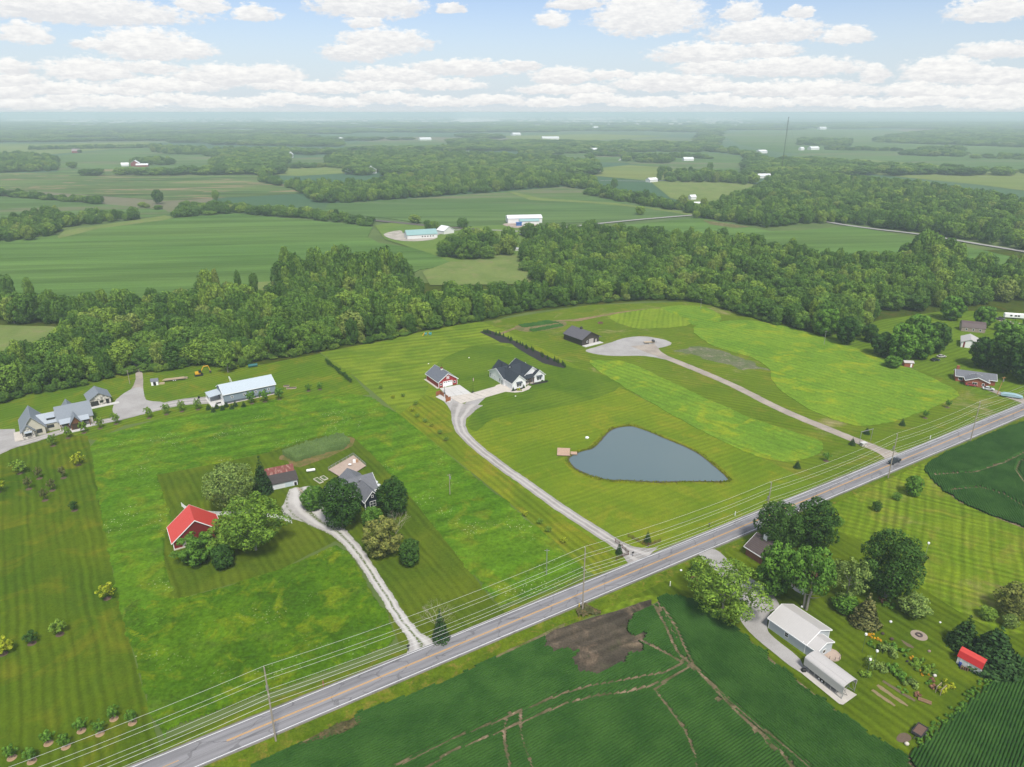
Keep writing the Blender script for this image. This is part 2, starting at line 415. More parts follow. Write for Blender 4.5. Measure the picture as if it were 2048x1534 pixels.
TH = 31.5                          # direction of the road, degrees
RW = {'x': Vector((math.cos(rad(TH)), math.sin(rad(TH)), 0)), 'y': Vector((-math.sin(rad(TH)), math.cos(rad(TH)), 0))}

# ---------------------------------------------------------------- ground materials
LAWN = grass('lawn_grass', (.12, .165, .024), (.085, .14, .02), (.15, .17, .03), .035, stripe=TH, st=.2, sw=2.6)
LAWN2 = grass('side_lawn_grass', (.13, .16, .022), (.08, .125, .018), (.16, .15, .035), .04, stripe=TH + 90, st=.4, sw=2.6)
LUSH = grass('lush_lawn_grass', (.055, .105, .02), (.085, .135, .025), None, .04, stripe=TH, st=.25, sw=2.6)
ORCH = grass('orchard_lawn_grass', (.13, .18, .035), (.08, .135, .025), None, .05, stripe=TH - 10, st=.36, sw=5.5)
WLAWN = grass('west_lawn_grass', (.065, .1, .012), (.04, .08, .012), (.105, .115, .018), .03, stripe=TH + 93, st=.34, sw=2.2)
YARD = grass('yard_grass', (.078, .108, .018), (.05, .085, .014), None, .05, stripe=TH + 92, st=.28, sw=2.2)
EAST = grass('east_lawn_grass', (.075, .13, .016), (.115, .165, .022), (.14, .15, .045), .045, stripe=TH + 28, cross=TH - 62, st=.38, sw=2.6, dry=((.22, .17, .08), .6))
LOT = grass('lot_grass', (.05, .085, .012), (.08, .115, .014), None, .045, stripe=TH + 88, st=.4, sw=2.4)
FRONT = grass('front_strip_grass', (.09, .13, .016), (.06, .1, .014), (.14, .13, .04), .06, stripe=TH, st=.45, sw=2.5)
BANK = grass('pond_bank_grass', (.1, .145, .018), (.15, .17, .025), (.07, .06, .03), .12, fine=2.5)
MEAD = grass('meadow_grass', (.05, .12, .014), (.075, .15, .018), (.13, .165, .025), .04, stripe=TH - 4, st=.3, sw=7, dry=((.10, .10, .035), .35), fine=.8, fst=.55, speck=(.34, .38, .22), bst=.9)
MEAD2 = grass('lower_meadow_grass', (.04, .095, .01), (.065, .135, .012), (.135, .175, .016), .06, dry=((.09, .095, .03), .3), fine=.9, fst=.6, speck=(.22, .28, .12), bst=1)
CLOVER = grass('clover_field', (.12, .20, .04), (.085, .165, .034), (.2, .235, .03), .03, stripe=TH + 100, st=.22, sw=4, fine=.9, fst=.4)
EASTM = grass('rough_lawn_grass', (.09, .135, .022), (.07, .115, .018), (.13, .14, .04), .03, stripe=TH - 58, st=.3, sw=3, dry=((.27, .23, .11), .85))
SHORT = grass('shorn_plot_grass', (.14, .20, .04), (.10, .165, .03), None, .06, stripe=TH + 45, st=.3, sw=3)
PAST = grass('pasture_grass', (.16, .205, .06), (.12, .17, .045), (.19, .19, .08), .03, nat=True)
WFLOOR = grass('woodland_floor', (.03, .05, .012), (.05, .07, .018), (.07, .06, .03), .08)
VERGE = grass('verge_grass', (.055, .095, .012), (.09, .13, .016), (.16, .13, .06), .15, fst=.5)
SOY = crop('soybean_rows', (.058, .118, .04), (.08, .142, .052), 8, 3.0, .35, .006, patch=None)
SOY2 = crop('soybean_rows_far', (.055, .105, .05), (.078, .13, .06), 2, 7, .35, .004, patch=((.15, .15, .085), .004))
PATCHY = crop('patchy_crop_rows', (.085, .125, .06), (.045, .085, .04), 6, 26, .5, .012, patch=((.27, .19, .12), .017))
TANF = crop('pale_hay_rows', (.13, .16, .07), (.10, .145, .06), -14, 24, .15, .004)
DIRT = grass('bare_soil', (.05, .042, .032), (.085, .07, .05), (.19, .14, .095), .05, stripe=TH - 5, st=.4, sw=3, fine=2.2, fst=.5, speck=(.05, .09, .02), dry=((.06, .085, .025), .5), nat=True)
SOIL = grass('field_soil', (.19, .14, .09), (.08, .08, .035), (.30, .22, .15), .12, fst=.5, nat=True)
SUNK = grass('crop_fringe', (.10, .11, .03), (.19, .15, .09), (.06, .1, .015), .2, fst=.5, nat=True)
def farmland():
    m, t, b = newmat('farmland')
    p = t.pos(); q = t.rot(p, 12, .0011, .0017)
    v = t.n.new('ShaderNodeTexVoronoi'); t.put(v.inputs['Vector'], t.v('ADD', q, t.comb(t.m('MULTIPLY', t.noise(p, .001, 3), .35), 0.0))); v.inputs['Scale'].default_value = 1
    rp = t.n.new('ShaderNodeValToRGB'); t.put(rp.inputs[0], t.xyz(v.outputs['Color'])[0]); rp.color_ramp.interpolation = 'CONSTANT'
    el = rp.color_ramp.elements
    st = [(0, (.06, .115, .05)), (.25, (.045, .10, .045)), (.45, (.10, .14, .06)), (.6, (.05, .105, .05)), (.75, (.15, .14, .085)), (.88, (.07, .12, .05))]
    while len(el) < len(st): el.new(.5)
    for e, (pz, c) in zip(el, st): e.position = pz; e.color = (*c, 1)
    near = grassy = t.mix(t.step(t.noise(p, .02, 5, .6), .35, .65), (.08, .12, .03), (.11, .15, .04))
    y = t.xyz(p)[1]; f = t.step(y, 700, 1100)
    wd = t.m('MULTIPLY', t.step(t.noise(t.rot(p, 0, .0004, .0011), 1, 6, .65), .5, .53), t.step(y, 5000, 7000))
    c = t.mix(wd, t.mix(f, near, rp.outputs[0]), (.025, .05, .025))
    k = t.m('MULTIPLY_ADD', t.noise(p, .05, 4, .7), .4, .8)
    t.put(b.inputs['Base Color'], t.mix(1.0, c, t.comb(k, k, k), 'MULTIPLY')); b.inputs['Roughness'].default_value = .9; b.inputs['Specular IOR Level'].default_value = .1
    return m
ZL = -.02
gnd = link('ground', mesh_np('ground', [(-45000, -3000, 0), (45000, -3000, 0), (45000, 60000, 0), (-45000, 60000, 0)], [0, 1, 2, 3], 4, farmland())); gnd['kind'] = 'structure'

# ---------------------------------------------------------------- far fields
def field(name, pts, mat, z=.3, th=0, amp=0, sm=0, label=None): return sheet(name, pts, mat, z, th, sm=sm, amp=amp, step=12, label=label)
field('soybean_field', [(-80, 488), (120, 470), (330, 438), (470, 428), (700, 449), (745, 455), (735, 475), (758, 487), (830, 497), (890, 515), (905, 530), (840, 540), (800, 560), (520, 572), (300, 600), (-80, 600)], SOY, .02, .6)
field('grass_strip', [(115, 474), (130, 462), (330, 432), (350, 436), (330, 441), (200, 458), (118, 478)], PAST, .75)
field('grass_strip', [(515, 566), (570, 563), (580, 600), (500, 600)], PAST, .64)
field('soybean_field', [(-80, 388), (0, 392), (190, 407), (330, 420), (345, 430), (110, 452), (-80, 470)], SOY2, .3)
field('patchy_field', [(-80, 347), (100, 345), (240, 336), (460, 334), (620, 386), (520, 392), (330, 402), (200, 392), (-80, 372)], PATCHY, .3)
field('green_field', [(115, 345), (112, 312), (300, 291), (425, 314), (420, 334), (250, 336)], SOY2, .34)
field('pale_field', [(-80, 288), (100, 288), (300, 284), (300, 292), (110, 308), (-80, 312)], TANF, .3)
field('soybean_field', [(655, 408), (850, 396), (1010, 384), (1130, 374), (1180, 382), (1330, 415), (1398, 427), (1350, 434), (1250, 443), (1100, 448), (960, 457), (870, 450), (780, 438), (650, 424)], SOY2, .02, .6)
field('grass_strip', [(1015, 384), (1028, 385), (1080, 397), (1230, 407), (1330, 420), (1395, 428), (1380, 432), (1290, 417), (1180, 407), (1060, 401)], PAST, .8)
field('pasture', [(750, 452), (790, 445), (880, 458), (975, 452), (1080, 450), (1080, 500), (1050, 545), (950, 560), (900, 525), (860, 508), (770, 480)], grass('farmyard_grass', (.10, .17, .035), (.13, .19, .04), None, .03, nat=True), .66)
field('pasture', [(845, 545), (900, 525), (1000, 510), (1062, 512), (1115, 548), (1050, 570), (860, 572)], PAST, .7)
field('soybean_field', [(1235, 452), (1400, 436), (1470, 450), (1540, 463), (1600, 462), (1700, 453), (1840, 478), (1960, 500), (2150, 545), (2150, 580), (1800, 540), (1500, 500), (1235, 470)], SOY, .02, .6)
field('dirt_strip', [(1405, 441), (1440, 446), (1500, 455), (1470, 457), (1420, 450)], SUNK, .8)
field('lawn', [(1300, 363), (1395, 361), (1480, 364), (1520, 372), (1450, 398), (1400, 412), (1340, 396)], PAST, .4)
field('hay_field', [(1180, 338), (1260, 330), (1330, 336), (1420, 352), (1300, 362), (1190, 352)], TANF, .35)
field('green_field', [(1030, 313), (1180, 304), (1400, 303), (1480, 312), (1500, 335), (1440, 352), (1320, 336), (1250, 326), (1100, 322)], SOY2, .32)
field('hay_field', [(1550, 330), (1640, 312), (2150, 352), (2150, 395), (1960, 370), (1760, 350), (1600, 335)], TANF, .32)
field('green_field', [(1545, 318), (1620, 305), (1780, 328), (1850, 338), (1700, 333), (1570, 325)], SOY2, .36)
field('green_field', [(1440, 268), (1560, 255), (1800, 262), (2150, 292), (2150, 350), (1850, 338), (1640, 310), (1560, 305), (1480, 290)], SOY2, .3)
field('green_field', [(680, 288), (720, 284), (860, 280), (905, 283), (880, 297), (700, 297)], SOY2, .33)
field('pale_field', [(1230, 280), (1330, 279), (1370, 286), (1300, 288)], TANF, .33)
field('pale_field', [(1000, 272), (1180, 268), (1340, 272), (1200, 280), (1040, 282)], TANF, .31)
field('orchard', [(515, 350), (540, 335), (620, 329), (690, 333), (690, 347), (600, 352)], PAST, .33)
field('green_field', [(575, 318), (640, 314), (690, 318), (640, 330), (580, 331)], SOY2, .35)
for k, (x, y, a, bq) in enumerate([(955, 241, 50, 4), (1010, 237, 60, 1.4), (160, 248, 46, 4.5), (310, 246, 44, 1.6), (620, 240, 90, 1.5), (700, 238.5, 55, 1), (1180, 239, 50, 1.2), (1430, 240, 40, 1.2), (60, 240, 60, 1.5), (1330, 246, 30, 1)]):
    field('pale_field', [(x - a, y), (x - a * .6, y - bq * 1.2), (x + a * .8, y - bq * .8), (x + a, y), (x + a * .5, y + bq * .6), (x - a * .5, y + bq)], plain('pale_stubble', (.55, .50, .46), .9, .2, .01), .8)
ASPH_FAR = plain('far_road_surface', (.30, .29, .27), .9, .1, .05)
ribbon('far_road', [(1040, 470, 6), (1130, 456, 6), (1250, 443, 6), (1340, 435, 6), (1400, 430, 6), (1440, 424, 6)], ASPH_FAR, .9)
ribbon('far_road', [(1600, 432, 7), (1660, 446, 7), (1740, 458, 7), (1840, 470, 7), (1960, 490, 7), (2080, 510, 7)], ASPH_FAR, .9)
ribbon('far_road', [(860, 477, 5), (905, 462, 5), (1000, 462, 5), (1060, 466, 5)], ASPH_FAR, .9)
ribbon('far_road', [(1200, 362, 5), (1290, 363, 5), (1350, 362, 5)], ASPH_FAR, .9)
ribbon('far_road', [(640, 296, 9), (660, 299, 9), (685, 302, 9)], ASPH_FAR, .9)
ribbon('railway_embankment', [(600, 425, 9), (700, 437, 9), (800, 447, 9), (880, 455, 9), (960, 460, 9)], plain('track_ballast', (.10, .085, .075), .95, .2, .3), .92)
ribbon('farm_track', [(1238, 322, 5), (1244, 316, 5), (1252, 312, 5)], ASPH_FAR, .9)
sheet('gravel_yard', [(767, 470), (800, 462), (812, 470), (870, 472), (868, 480), (830, 484), (790, 481)], gravel('pale_yard_gravel', (.42, .38, .33), (.3, .27, .22)), .8, sm=3)
sheet('gravel_yard', [(1005, 450), (1030, 447), (1075, 449), (1070, 457), (1030, 457)], gravel('stone_yard_gravel', (.4, .33, .28), (.3, .22, .17)), .8, sm=3)

# ---------------------------------------------------------------- near ground
Z1, Z2, Z3, Z4, Z5 = .02, .035, .05, .065, .08
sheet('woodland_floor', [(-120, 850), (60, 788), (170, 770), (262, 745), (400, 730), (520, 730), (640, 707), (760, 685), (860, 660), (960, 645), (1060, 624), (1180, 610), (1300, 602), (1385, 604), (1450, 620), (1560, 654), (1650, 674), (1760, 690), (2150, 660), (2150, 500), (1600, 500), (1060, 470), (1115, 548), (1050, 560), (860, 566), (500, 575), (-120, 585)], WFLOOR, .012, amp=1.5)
sheet('clearing', [(-100, 655), (60, 652), (120, 655), (140, 668), (120, 690), (60, 718), (-100, 745)], PAST, Z1, sm=4)
sheet('clearing', [(378, 655), (400, 648), (425, 652), (415, 668), (385, 668)], PAST, Z1, sm=4)
# west lawn and its neighbours
sheet('west_lawn', [(-200, 905), (0, 890), (90, 868), (175, 872), (185, 915), (200, 1000), (226, 1140), (262, 1290), (300, 1430), (335, 1534), (360, 1640), (-500, 1640)], WLAWN, Z1, amp=.3)
sheet('west_upper_lawn', [(-120, 850), (60, 788), (262, 745), (400, 730), (520, 730), (640, 707), (700, 745), (740, 790), (600, 790), (440, 820), (250, 850), (190, 880), (90, 868), (-120, 890)], grass('upper_lawn_grass', (.06, .115, .018), (.09, .14, .022), (.13, .14, .03), .04, stripe=TH + 15, st=.35, sw=2.6), Z1 - .004, amp=.4)
sheet('farm_yard_lawn', [(312, 950), (420, 930), (545, 903), (640, 872), (705, 872), (760, 925), (835, 1010), (985, 1200), (1010, 1225), (870, 1290), (800, 1290), (780, 1230), (745, 1165), (700, 1100), (672, 1082), (560, 1140), (350, 1200), (328, 1120), (330, 1070), (345, 1040)], YARD, Z2, amp=.3)
sheet('roadside_strip', [(250, 1640), (330, 1480), (600, 1378), (800, 1300), (870, 1290), (1010, 1215), (1150, 1165), (1200, 1145), (1230, 1150), (860, 1312), (400, 1495), (290, 1545)], FRONT, Z2 - .004)
# main property
sheet('meadow_base', [(170, 905), (200, 872), (330, 835), (440, 812), (560, 790), (700, 778), (800, 828), (1178, 1145), (1100, 1180), (700, 1100), (560, 1000), (400, 1100), (330, 1480), (262, 1290), (226, 1140)], MEAD, Z1 - .008)
sheet('main_lawn', [(640, 705), (760, 683), (860, 660), (960, 643), (1010, 660), (1180, 745), (1640, 973), (1500, 1035), (1200, 1155), (1178, 1145), (1000, 990), (800, 830), (700, 745)], LAWN, Z1, amp=.2)
sheet('orchard_lawn', [(640, 705), (760, 683), (860, 660), (960, 643), (1010, 662), (1130, 735), (980, 722), (900, 735), (860, 760), (850, 790), (800, 828), (700, 745)], ORCH, Z2, amp=.5)
sheet('side_lawn', [(800, 828), (850, 790), (880, 800), (915, 835), (925, 870), (1000, 945), (1100, 1020), (1200, 1088), (1245, 1125), (1190, 1150), (1000, 990)], LAWN2, Z3, amp=.2)
sheet('lush_lawn', [(880, 722), (960, 690), (1050, 700), (1120, 728), (1200, 748), (1240, 772), (1180, 800), (1060, 825), (985, 838), (955, 862), (935, 850), (945, 815), (900, 790), (860, 765)], LUSH, Z3 + .006, sm=3, amp=.4)
# east of it
sheet('east_rough_lawn', [(960, 645), (1180, 610), (1385, 603), (1450, 618), (1560, 654), (1700, 690), (1800, 730), (1905, 760), (1960, 790), (2100, 790), (2060, 808), (1640, 980), (1560, 960), (1150, 760), (940, 665)], EASTM, Z1 - .005)
sheet('clover_field', [(1178, 728), (1215, 722), (1262, 728), (1400, 792), (1500, 835), (1600, 868), (1645, 884), (1640, 905), (1600, 920), (1540, 920), (1440, 880), (1300, 805)], CLOVER, Z2, .16, sm=3, amp=.9, step=1.0)
sheet('clover_field', [(1385, 656), (1430, 645), (1500, 641), (1600, 660), (1720, 700), (1840, 745), (1918, 785), (1900, 800), (1820, 833), (1725, 852), (1640, 828), (1580, 795), (1545, 762), (1536, 735), (1500, 714), (1420, 690)], CLOVER, Z2, .16, sm=3, amp=.9, step=1.0)
sheet('shorn_plot', [(1215, 634), (1270, 622), (1330, 617), (1375, 640), (1372, 652), (1300, 657), (1262, 655)], SHORT, Z2, .1, sm=2, amp=.3)
sheet('shorn_plot', [(1320, 615), (1400, 612), (1440, 630), (1435, 645), (1385, 650), (1370, 636)], CLOVER, Z2, .12, sm=2, amp=.3)
sheet('mulch_scatter', [(1345, 700), (1395, 692), (1440, 702), (1500, 722), (1540, 742), (1490, 738), (1420, 720)], grass('thin_grass', (.10, .13, .05), (.13, .14, .08), (.22, .2, .14), .12, fst=.5, nat=True), Z2, amp=3, step=2)
sheet('far_yard_lawn', [(1650, 675), (1760, 640), (1900, 620), (2150, 630), (2150, 780), (1960, 790), (1905, 762), (1800, 728)], grass('neighbour_lawn', (.07, .12, .02), (.09, .145, .025), None, .05, stripe=TH, st=.3, sw=3), Z1 + .004, amp=.3)
# south of the road
sheet('east_lawn', [(1190, 1200), (1500, 1070), (1900, 905), (2200, 780), (2400, 1100), (2300, 1500), (1820, 1560), (1500, 1330), (1340, 1200), (1200, 1230)], EAST, Z1)
sheet('garden_lot', [(1230, 1205), (1450, 1100), (1600, 1050), (1720, 1080), (1850, 1180), (2010, 1270), (2120, 1260), (2000, 1370), (1815, 1525), (1600, 1390), (1480, 1290), (1385, 1212), (1300, 1190)], LOT, Z2, sm=2)
sheet('road_verge', [(400, 1534), (860, 1335), (1230, 1186), (1650, 1005), (2200, 770), (2200, 800), (1850, 925), (1660, 1012), (1450, 1105), (1240, 1205), (1090, 1275), (720, 1440), (500, 1570), (300, 1640)], VERGE, Z3)
sheet('crop_fringe', [(470, 1560), (640, 1465), (700, 1442), (830, 1392), (1085, 1268), (1130, 1245), (1120, 1300), (840, 1420), (700, 1480), (560, 1540)], SUNK, Z3 + .004, amp=.5)

# ---------------------------------------------------------------- road
def road():
    o = G(1200, 1171.5); o = Vector((o.x, o.y, 0)); ax, ay = RW['x'], RW['y']
    def at(s, d_): return o + ax * s + ay * d_
    m, t, b = newmat('asphalt')
    p = t.pos(); q = t.rot(t.v('SUBTRACT', p, tuple(o)), TH); c = t.xyz(q)
    # worn wheel paths and oil bands run along the lane
    wp = t.m('SINE', t.m('MULTIPLY', t.m('ABSOLUTE', c[1]), 3.7))
    k = t.m('ADD', t.m('MULTIPLY_ADD', t.noise(t.rot(p, TH, .05, 1.6), 1, 4, .7), .9, .6), t.m('MULTIPLY', wp, .10))
    k = t.m('MULTIPLY', k, t.m('MULTIPLY_ADD', t.noise(p, 6, 4, .8), .4, .8))
    ptch = t.m('MULTIPLY_ADD', t.step(t.noise(t.rot(p, TH, .03, .3), 1, 3), .54, .58), -.14, 1.0); k = t.m('MULTIPLY', k, ptch)
    vc = t.n.new('ShaderNodeTexVoronoi'); vc.feature = 'DISTANCE_TO_EDGE'; t.put(vc.inputs['Vector'], t.v('ADD', t.rot(p, TH, .12, .3), t.comb(t.m('MULTIPLY', t.noise(p, .4, 3), .6), 0.0))); vc.inputs['Scale'].default_value = 1
    k = t.m('MULTIPLY', k, t.m('MULTIPLY_ADD', t.m('LESS_THAN', vc.outputs['Distance'], .018), -.3, 1.0))
    t.put(b.inputs['Base Color'], t.mix(1.0, (.205, .20, .205), t.comb(k, k, k), 'MULTIPLY')); b.inputs['Roughness'].default_value = .85
    bump(t, b, t.noise(p, 9, 4, .8), .3, .02)
    def strip(name, s0, s1, d0, d1, z, mat, th=0):
        mb = MB()
        n = max(1, int((s1 - s0) / 40))
        for i in range(n):
            a, e = s0 + (s1 - s0) * i / n, s0 + (s1 - s0) * (i + 1) / n
            A, B, Cc, D = at(a, d0), at(e, d0), at(e, d1), at(a, d1); mb.quad(*[(v.x, v.y, z) for v in (A, B, Cc, D)])
        ob = mb.build(name, mat); ob['kind'] = 'structure'; return ob
    strip('road_shoulder', -260, 900, -3.95, 3.95, .06, gravel('shoulder_gravel', (.20, .18, .16), (.12, .12, .07)))
    strip('road', -260, 900, -3.6, 3.6, .10, m)
    wh = plain('white_road_paint', (.72, .72, .70), .6, .25, 1.2); ye = plain('yellow_road_paint', (.62, .33, .07), .6, .25, 1.2)
    for k_, (a, e) in enumerate(((-3.28, -3.13), (3.13, 3.28))): strip('edge_line', -260, 900, a, e, .106, wh)
    s0 = (G(454.7, 1486.7) - G(1200, 1171.5)).length
    strip('centre_line', -s0, 900, .06, .19, .106, ye); strip('centre_line', -s0, 900, -.19, -.06, .106, ye)
    for i in range(6): strip('centre_dash', -s0 - 9 - 12 * i - 3, -s0 - 9 - 12 * i, .02, .14, .106, ye)
    return at
RD = road()
GR = gravel('grey_gravel', (.33, .31, .29), (.25, .235, .215), (.46, .43, .40))
GRW = gravel('white_gravel', (.44, .42, .39), (.34, .32, .30), (.50, .48, .45), (.10, .13, .04))
GRP = gravel('lot_gravel', (.36, .345, .33), (.30, .285, .27))
GRB = gravel('brownish_gravel', (.36, .31, .26), (.27, .235, .20))
ribbon('gravel_drive', [(935, 808, 14), (925, 822, 10), (918, 840, 6), (925, 865, 4.6), (955, 895, 4.3), (1000, 930, 4.2), (1050, 965, 4.2), (1120, 1015, 4.2), (1190, 1060, 4.2), (1240, 1092, 4.6), (1268, 1108, 8), (1290, 1118, 15)], GR, Z4, amp=.3)
sheet('gravel_apron', [(876, 788), (892, 783), (905, 787), (925, 808), (940, 800), (975, 790), (955, 810), (935, 835), (908, 830), (895, 812)], GRP, Z4 - .003, sm=3, amp=.25, step=1)
ribbon('gravel_drive', [(1285, 690, 15), (1320, 710, 6), (1370, 730, 5), (1460, 768, 4.6), (1560, 818, 4.6), (1660, 860, 4.8), (1730, 888, 5), (1770, 905, 6), (1792, 915, 11)], GRB, Z4, amp=.3)
sheet('gravel_yard', [(1172, 700), (1200, 692), (1250, 676), (1290, 673), (1330, 680), (1342, 690), (1300, 702), (1340, 720), (1290, 712), (1225, 712), (1185, 707)], GRP, Z4 - .003, sm=3, amp=.5, step=1.5)
sheet('white_gravel_yard', [(578, 985), (592, 975), (612, 980), (628, 1002), (650, 1030), (672, 1055), (640, 1050), (605, 1044), (575, 1035), (562, 1018), (570, 1000)], gravel('white_yard_gravel', (.40, .385, .355), (.27, .27, .22), sc=1.2), Z4 - .004, sm=3, amp=.6, step=.8)
ribbon('white_gravel_drive', [(600, 975, 7), (606, 1005, 11), (632, 1036, 8), (680, 1068, 4.6), (715, 1105, 3.8), (755, 1165, 3.4), (800, 1235, 3.4), (832, 1275, 4.2), (848, 1300, 9)], GRW, Z4, amp=.35)
ribbon('west_drive', [(-120, 960, 9), (0, 900, 7), (60, 882, 5.5), (150, 856, 5), (230, 838, 5.5), (290, 822, 7), (360, 805, 8), (420, 800, 9), (440, 797, 12)], GR, Z4, amp=.3)
sheet('gravel_yard', [(232, 800), (262, 778), (285, 776), (292, 800), (330, 806), (300, 822), (236, 838), (226, 820)], GRP, Z4 + .003, sm=3, amp=.4, step=1.5)
ribbon('wood_track', [(270, 790, 7), (277, 768, 4), (278, 748, 3), (272, 720, 3), (262, 690, 3)], GRB, Z4 - .002, amp=.3)
sheet('gravel_yard', [(-120, 862), (30, 858), (32, 882), (50, 885), (0, 905), (-120, 960)], GRP, Z4 + .003)
sheet('gravel_drive', [(1395, 1106), (1418, 1098), (1440, 1105), (1475, 1140), (1515, 1165), (1545, 1190), (1560, 1215), (1540, 1225), (1535, 1256), (1548, 1275), (1600, 1318), (1600, 1345), (1540, 1300), (1500, 1265), (1478, 1235), (1470, 1200), (1440, 1150)], GRP, Z5, sm=3, amp=.15, step=1)
ribbon('dirt_path', [(1000, 668, 2.5), (1060, 648, 3), (1130, 641, 3), (1155, 640, 5), (1200, 632, 2.5), (1260, 622, 2), (1320, 616, 1.2)], grass('orange_soil', (.26, .17, .11), (.16, .14, .06), None, .2, nat=True), Z3, amp=.6)
ribbon('neighbour_drive', [(1925, 752, 3), (1970, 775, 4), (2010, 790, 4.5), (2060, 806, 7)], GRB, Z4)
ribbon('neighbour_drive', [(2000, 640, 5), (2040, 648, 5), (2100, 660, 5)], GRB, Z4)

# pond: raised grassy rim, muddy edge, still water
PW = px([(1160, 905), (1185, 898), (1200, 885), (1222, 862), (1250, 854), (1275, 856), (1330, 878), (1390, 905), (1430, 935), (1452, 955), (1448, 962), (1380, 962), (1310, 963), (1250, 960), (1215, 959), (1180, 950), (1150, 935), (1139, 918)])
PS = smooth(PW, 6); cc = sum(PS, Vector()) / len(PS)
def grow(P, dd):
    o = []
    for i, p in enumerate(P):
        tn = P[(i + 1) % len(P)] - P[i - 1]; nn = Vector((tn.y, -tn.x, 0)).normalized()
        if nn.dot(p - cc) < 0: nn = -nn
        o.append(p + nn * dd)
    return o
sheet('pond_bank', grow(PS, 2.4), BANK, Z3 + .01, world=True, amp=.4, step=1)
sheet('pond_edge', grow(PS, .7), plain('wet_mud', (.07, .06, .035), .9, .4, .6), Z3 + .025, world=True, amp=.5, step=.8)
def water():
    m, t, b = newmat('pond_water')
    b.inputs['Base Color'].default_value = (.10, .145, .155, 1); b.inputs['Roughness'].default_value = .12; b.inputs['Specular IOR Level'].default_value = .5; b.inputs['IOR'].default_value = 1.33
    bump(t, b, t.noise(t.rot(t.pos(), 20, 1, 2.2), 1.3, 4, .6), .1, .06); return m
sheet('pond', PS, water(), Z3 + .04, world=True, amp=.15, step=.8)

g = random.Random(3); mb = MB(); PG = grow(PS, .45)
for i, q in enumerate(PG):
    nx = PG[(i + 1) % len(PG)]
    for k in range(14):
        p = q.lerp(nx, g.random()); o_ = (p - cc).normalized() * g.uniform(-.35, 1.1) * (1 + .8 * max(0, mnoise.noise(p * .15))); h = g.uniform(.15, .75) * (.6 + .8 * max(0, mnoise.noise(p * .2) + .4)); a = g.uniform(0, 3.14); s = g.uniform(.08, .28)
        x, y = p.x + o_.x, p.y + o_.y; dx_, dy_ = math.cos(a) * s, math.sin(a) * s; mb.quad((x - dx_, y - dy_, .05), (x + dx_, y + dy_, .05), (x + dx_ * .4 + g.uniform(-.1, .1), y + dy_ * .4, h + .05), (x - dx_ * .5, y - dy_ * .5, h * .8 + .05))
rd_ = mb.build('pond_reeds', BANK); rd_['kind'] = 'stuff'

# ---------------------------------------------------------------- crops with real rows
def rows(name, P, ang, sp, step, hw, ht, mat, gaps=(), holes=(), z=0, seed=1, ragged=.5, bare=.0):
    c, s = math.cos(rad(ang)), math.sin(rad(ang))
    A = np.array([(p.x * c + p.y * s, -p.x * s + p.y * c) for p in P]); u0, v0 = A.min(0); u1, v1 = A.max(0)
    us = np.arange(u0, u1, step); vs = np.arange(v0, v1, sp)
    U, Vv = np.meshgrid(us, vs); X = U * c - Vv * s; Y = U * s + Vv * c
    j = vnoise(X, Y, 2.5, 3) - .5
    ok = inside(P, X + j * ragged * 4, Y + j * ragged * 4)
    sink = np.ones(X.shape)
    for pl, wd in gaps:
        gd = distpoly(pl, X, Y) - (wd + .08) * (.7 + .7 * vnoise(X, Y, 1.8, 9)); ok &= gd > -.25; sink = np.minimum(sink, np.clip((gd + .1) / .45, -.15, 1))
    for hl in holes: ok &= ~inside(hl, X + j * 5, Y + j * 5)
    if bare: ok &= vnoise(X, Y, 7, 5) < 1 - bare
    nr, nc = ok.shape
    H = ht * (.75 + .3 * rng.random(ok.shape)) * (.8 + .4 * vnoise(X, Y, 4, 2)) * sink; W = hw * (.8 + .4 * rng.random(ok.shape))
    dn, dv = -s, c
    prof = [(-1, .0), (-.75, .7), (0, 1.0), (.75, .7), (1, .0)]
    jj = (rng.random(ok.shape) - .5) * sp * .12
    jj2 = (rng.random(ok.shape) - .5) * step * .5
    VV = np.stack([np.stack([X + c * jj2 + (W * a + jj) * dn, Y + s * jj2 + (W * a + jj) * dv, z + H * h_ * (1 + .25 * (rng.random(ok.shape) - .5))], -1) for a, h_ in prof], 2)
    seg = ok[:, :-1] & ok[:, 1:]
    idx = np.arange(nr * nc).reshape(nr, nc); a = idx[:, :-1][seg]; b = idx[:, 1:][seg]
    Fq = np.concatenate([np.stack([a * 5 + k, b * 5 + k, b * 5 + k + 1, a * 5 + k + 1], -1) for k in range(4)])
    used = np.unique(Fq); mp = np.zeros(nr * nc * 5, np.int64); mp[used] = np.arange(len(used))
    o = link(name, mesh_np(name, VV.reshape(-1, 3)[used], mp[Fq], 4, mat, True)); o['kind'] = 'stuff'
    print(name, 'quads', len(Fq)); return o
def soyleaf(name, c1, c2):
    m, t, b = newmat(name); p = t.pos()
    n1 = t.noise(p, 3.5, 5, .8); col = t.mix(t.step(t.noise(p, .13, 5, .65), .3, .7), c1, c2)
    k = t.m('MULTIPLY_ADD', n1, 1.9, .05); t.put(b.inputs['Base Color'], t.mix(1.0, col, t.comb(k, k, k), 'MULTIPLY'))
    b.inputs['Roughness'].default_value = .7; b.inputs['Specular IOR Level'].default_value = .04; bump(t, b, n1, 1, .2); return m
SL = soyleaf('soybean_leaves', (.024, .074, .012), (.045, .112, .02))
PX = lambda l: [tuple(G(*q)[:2]) for q in l]
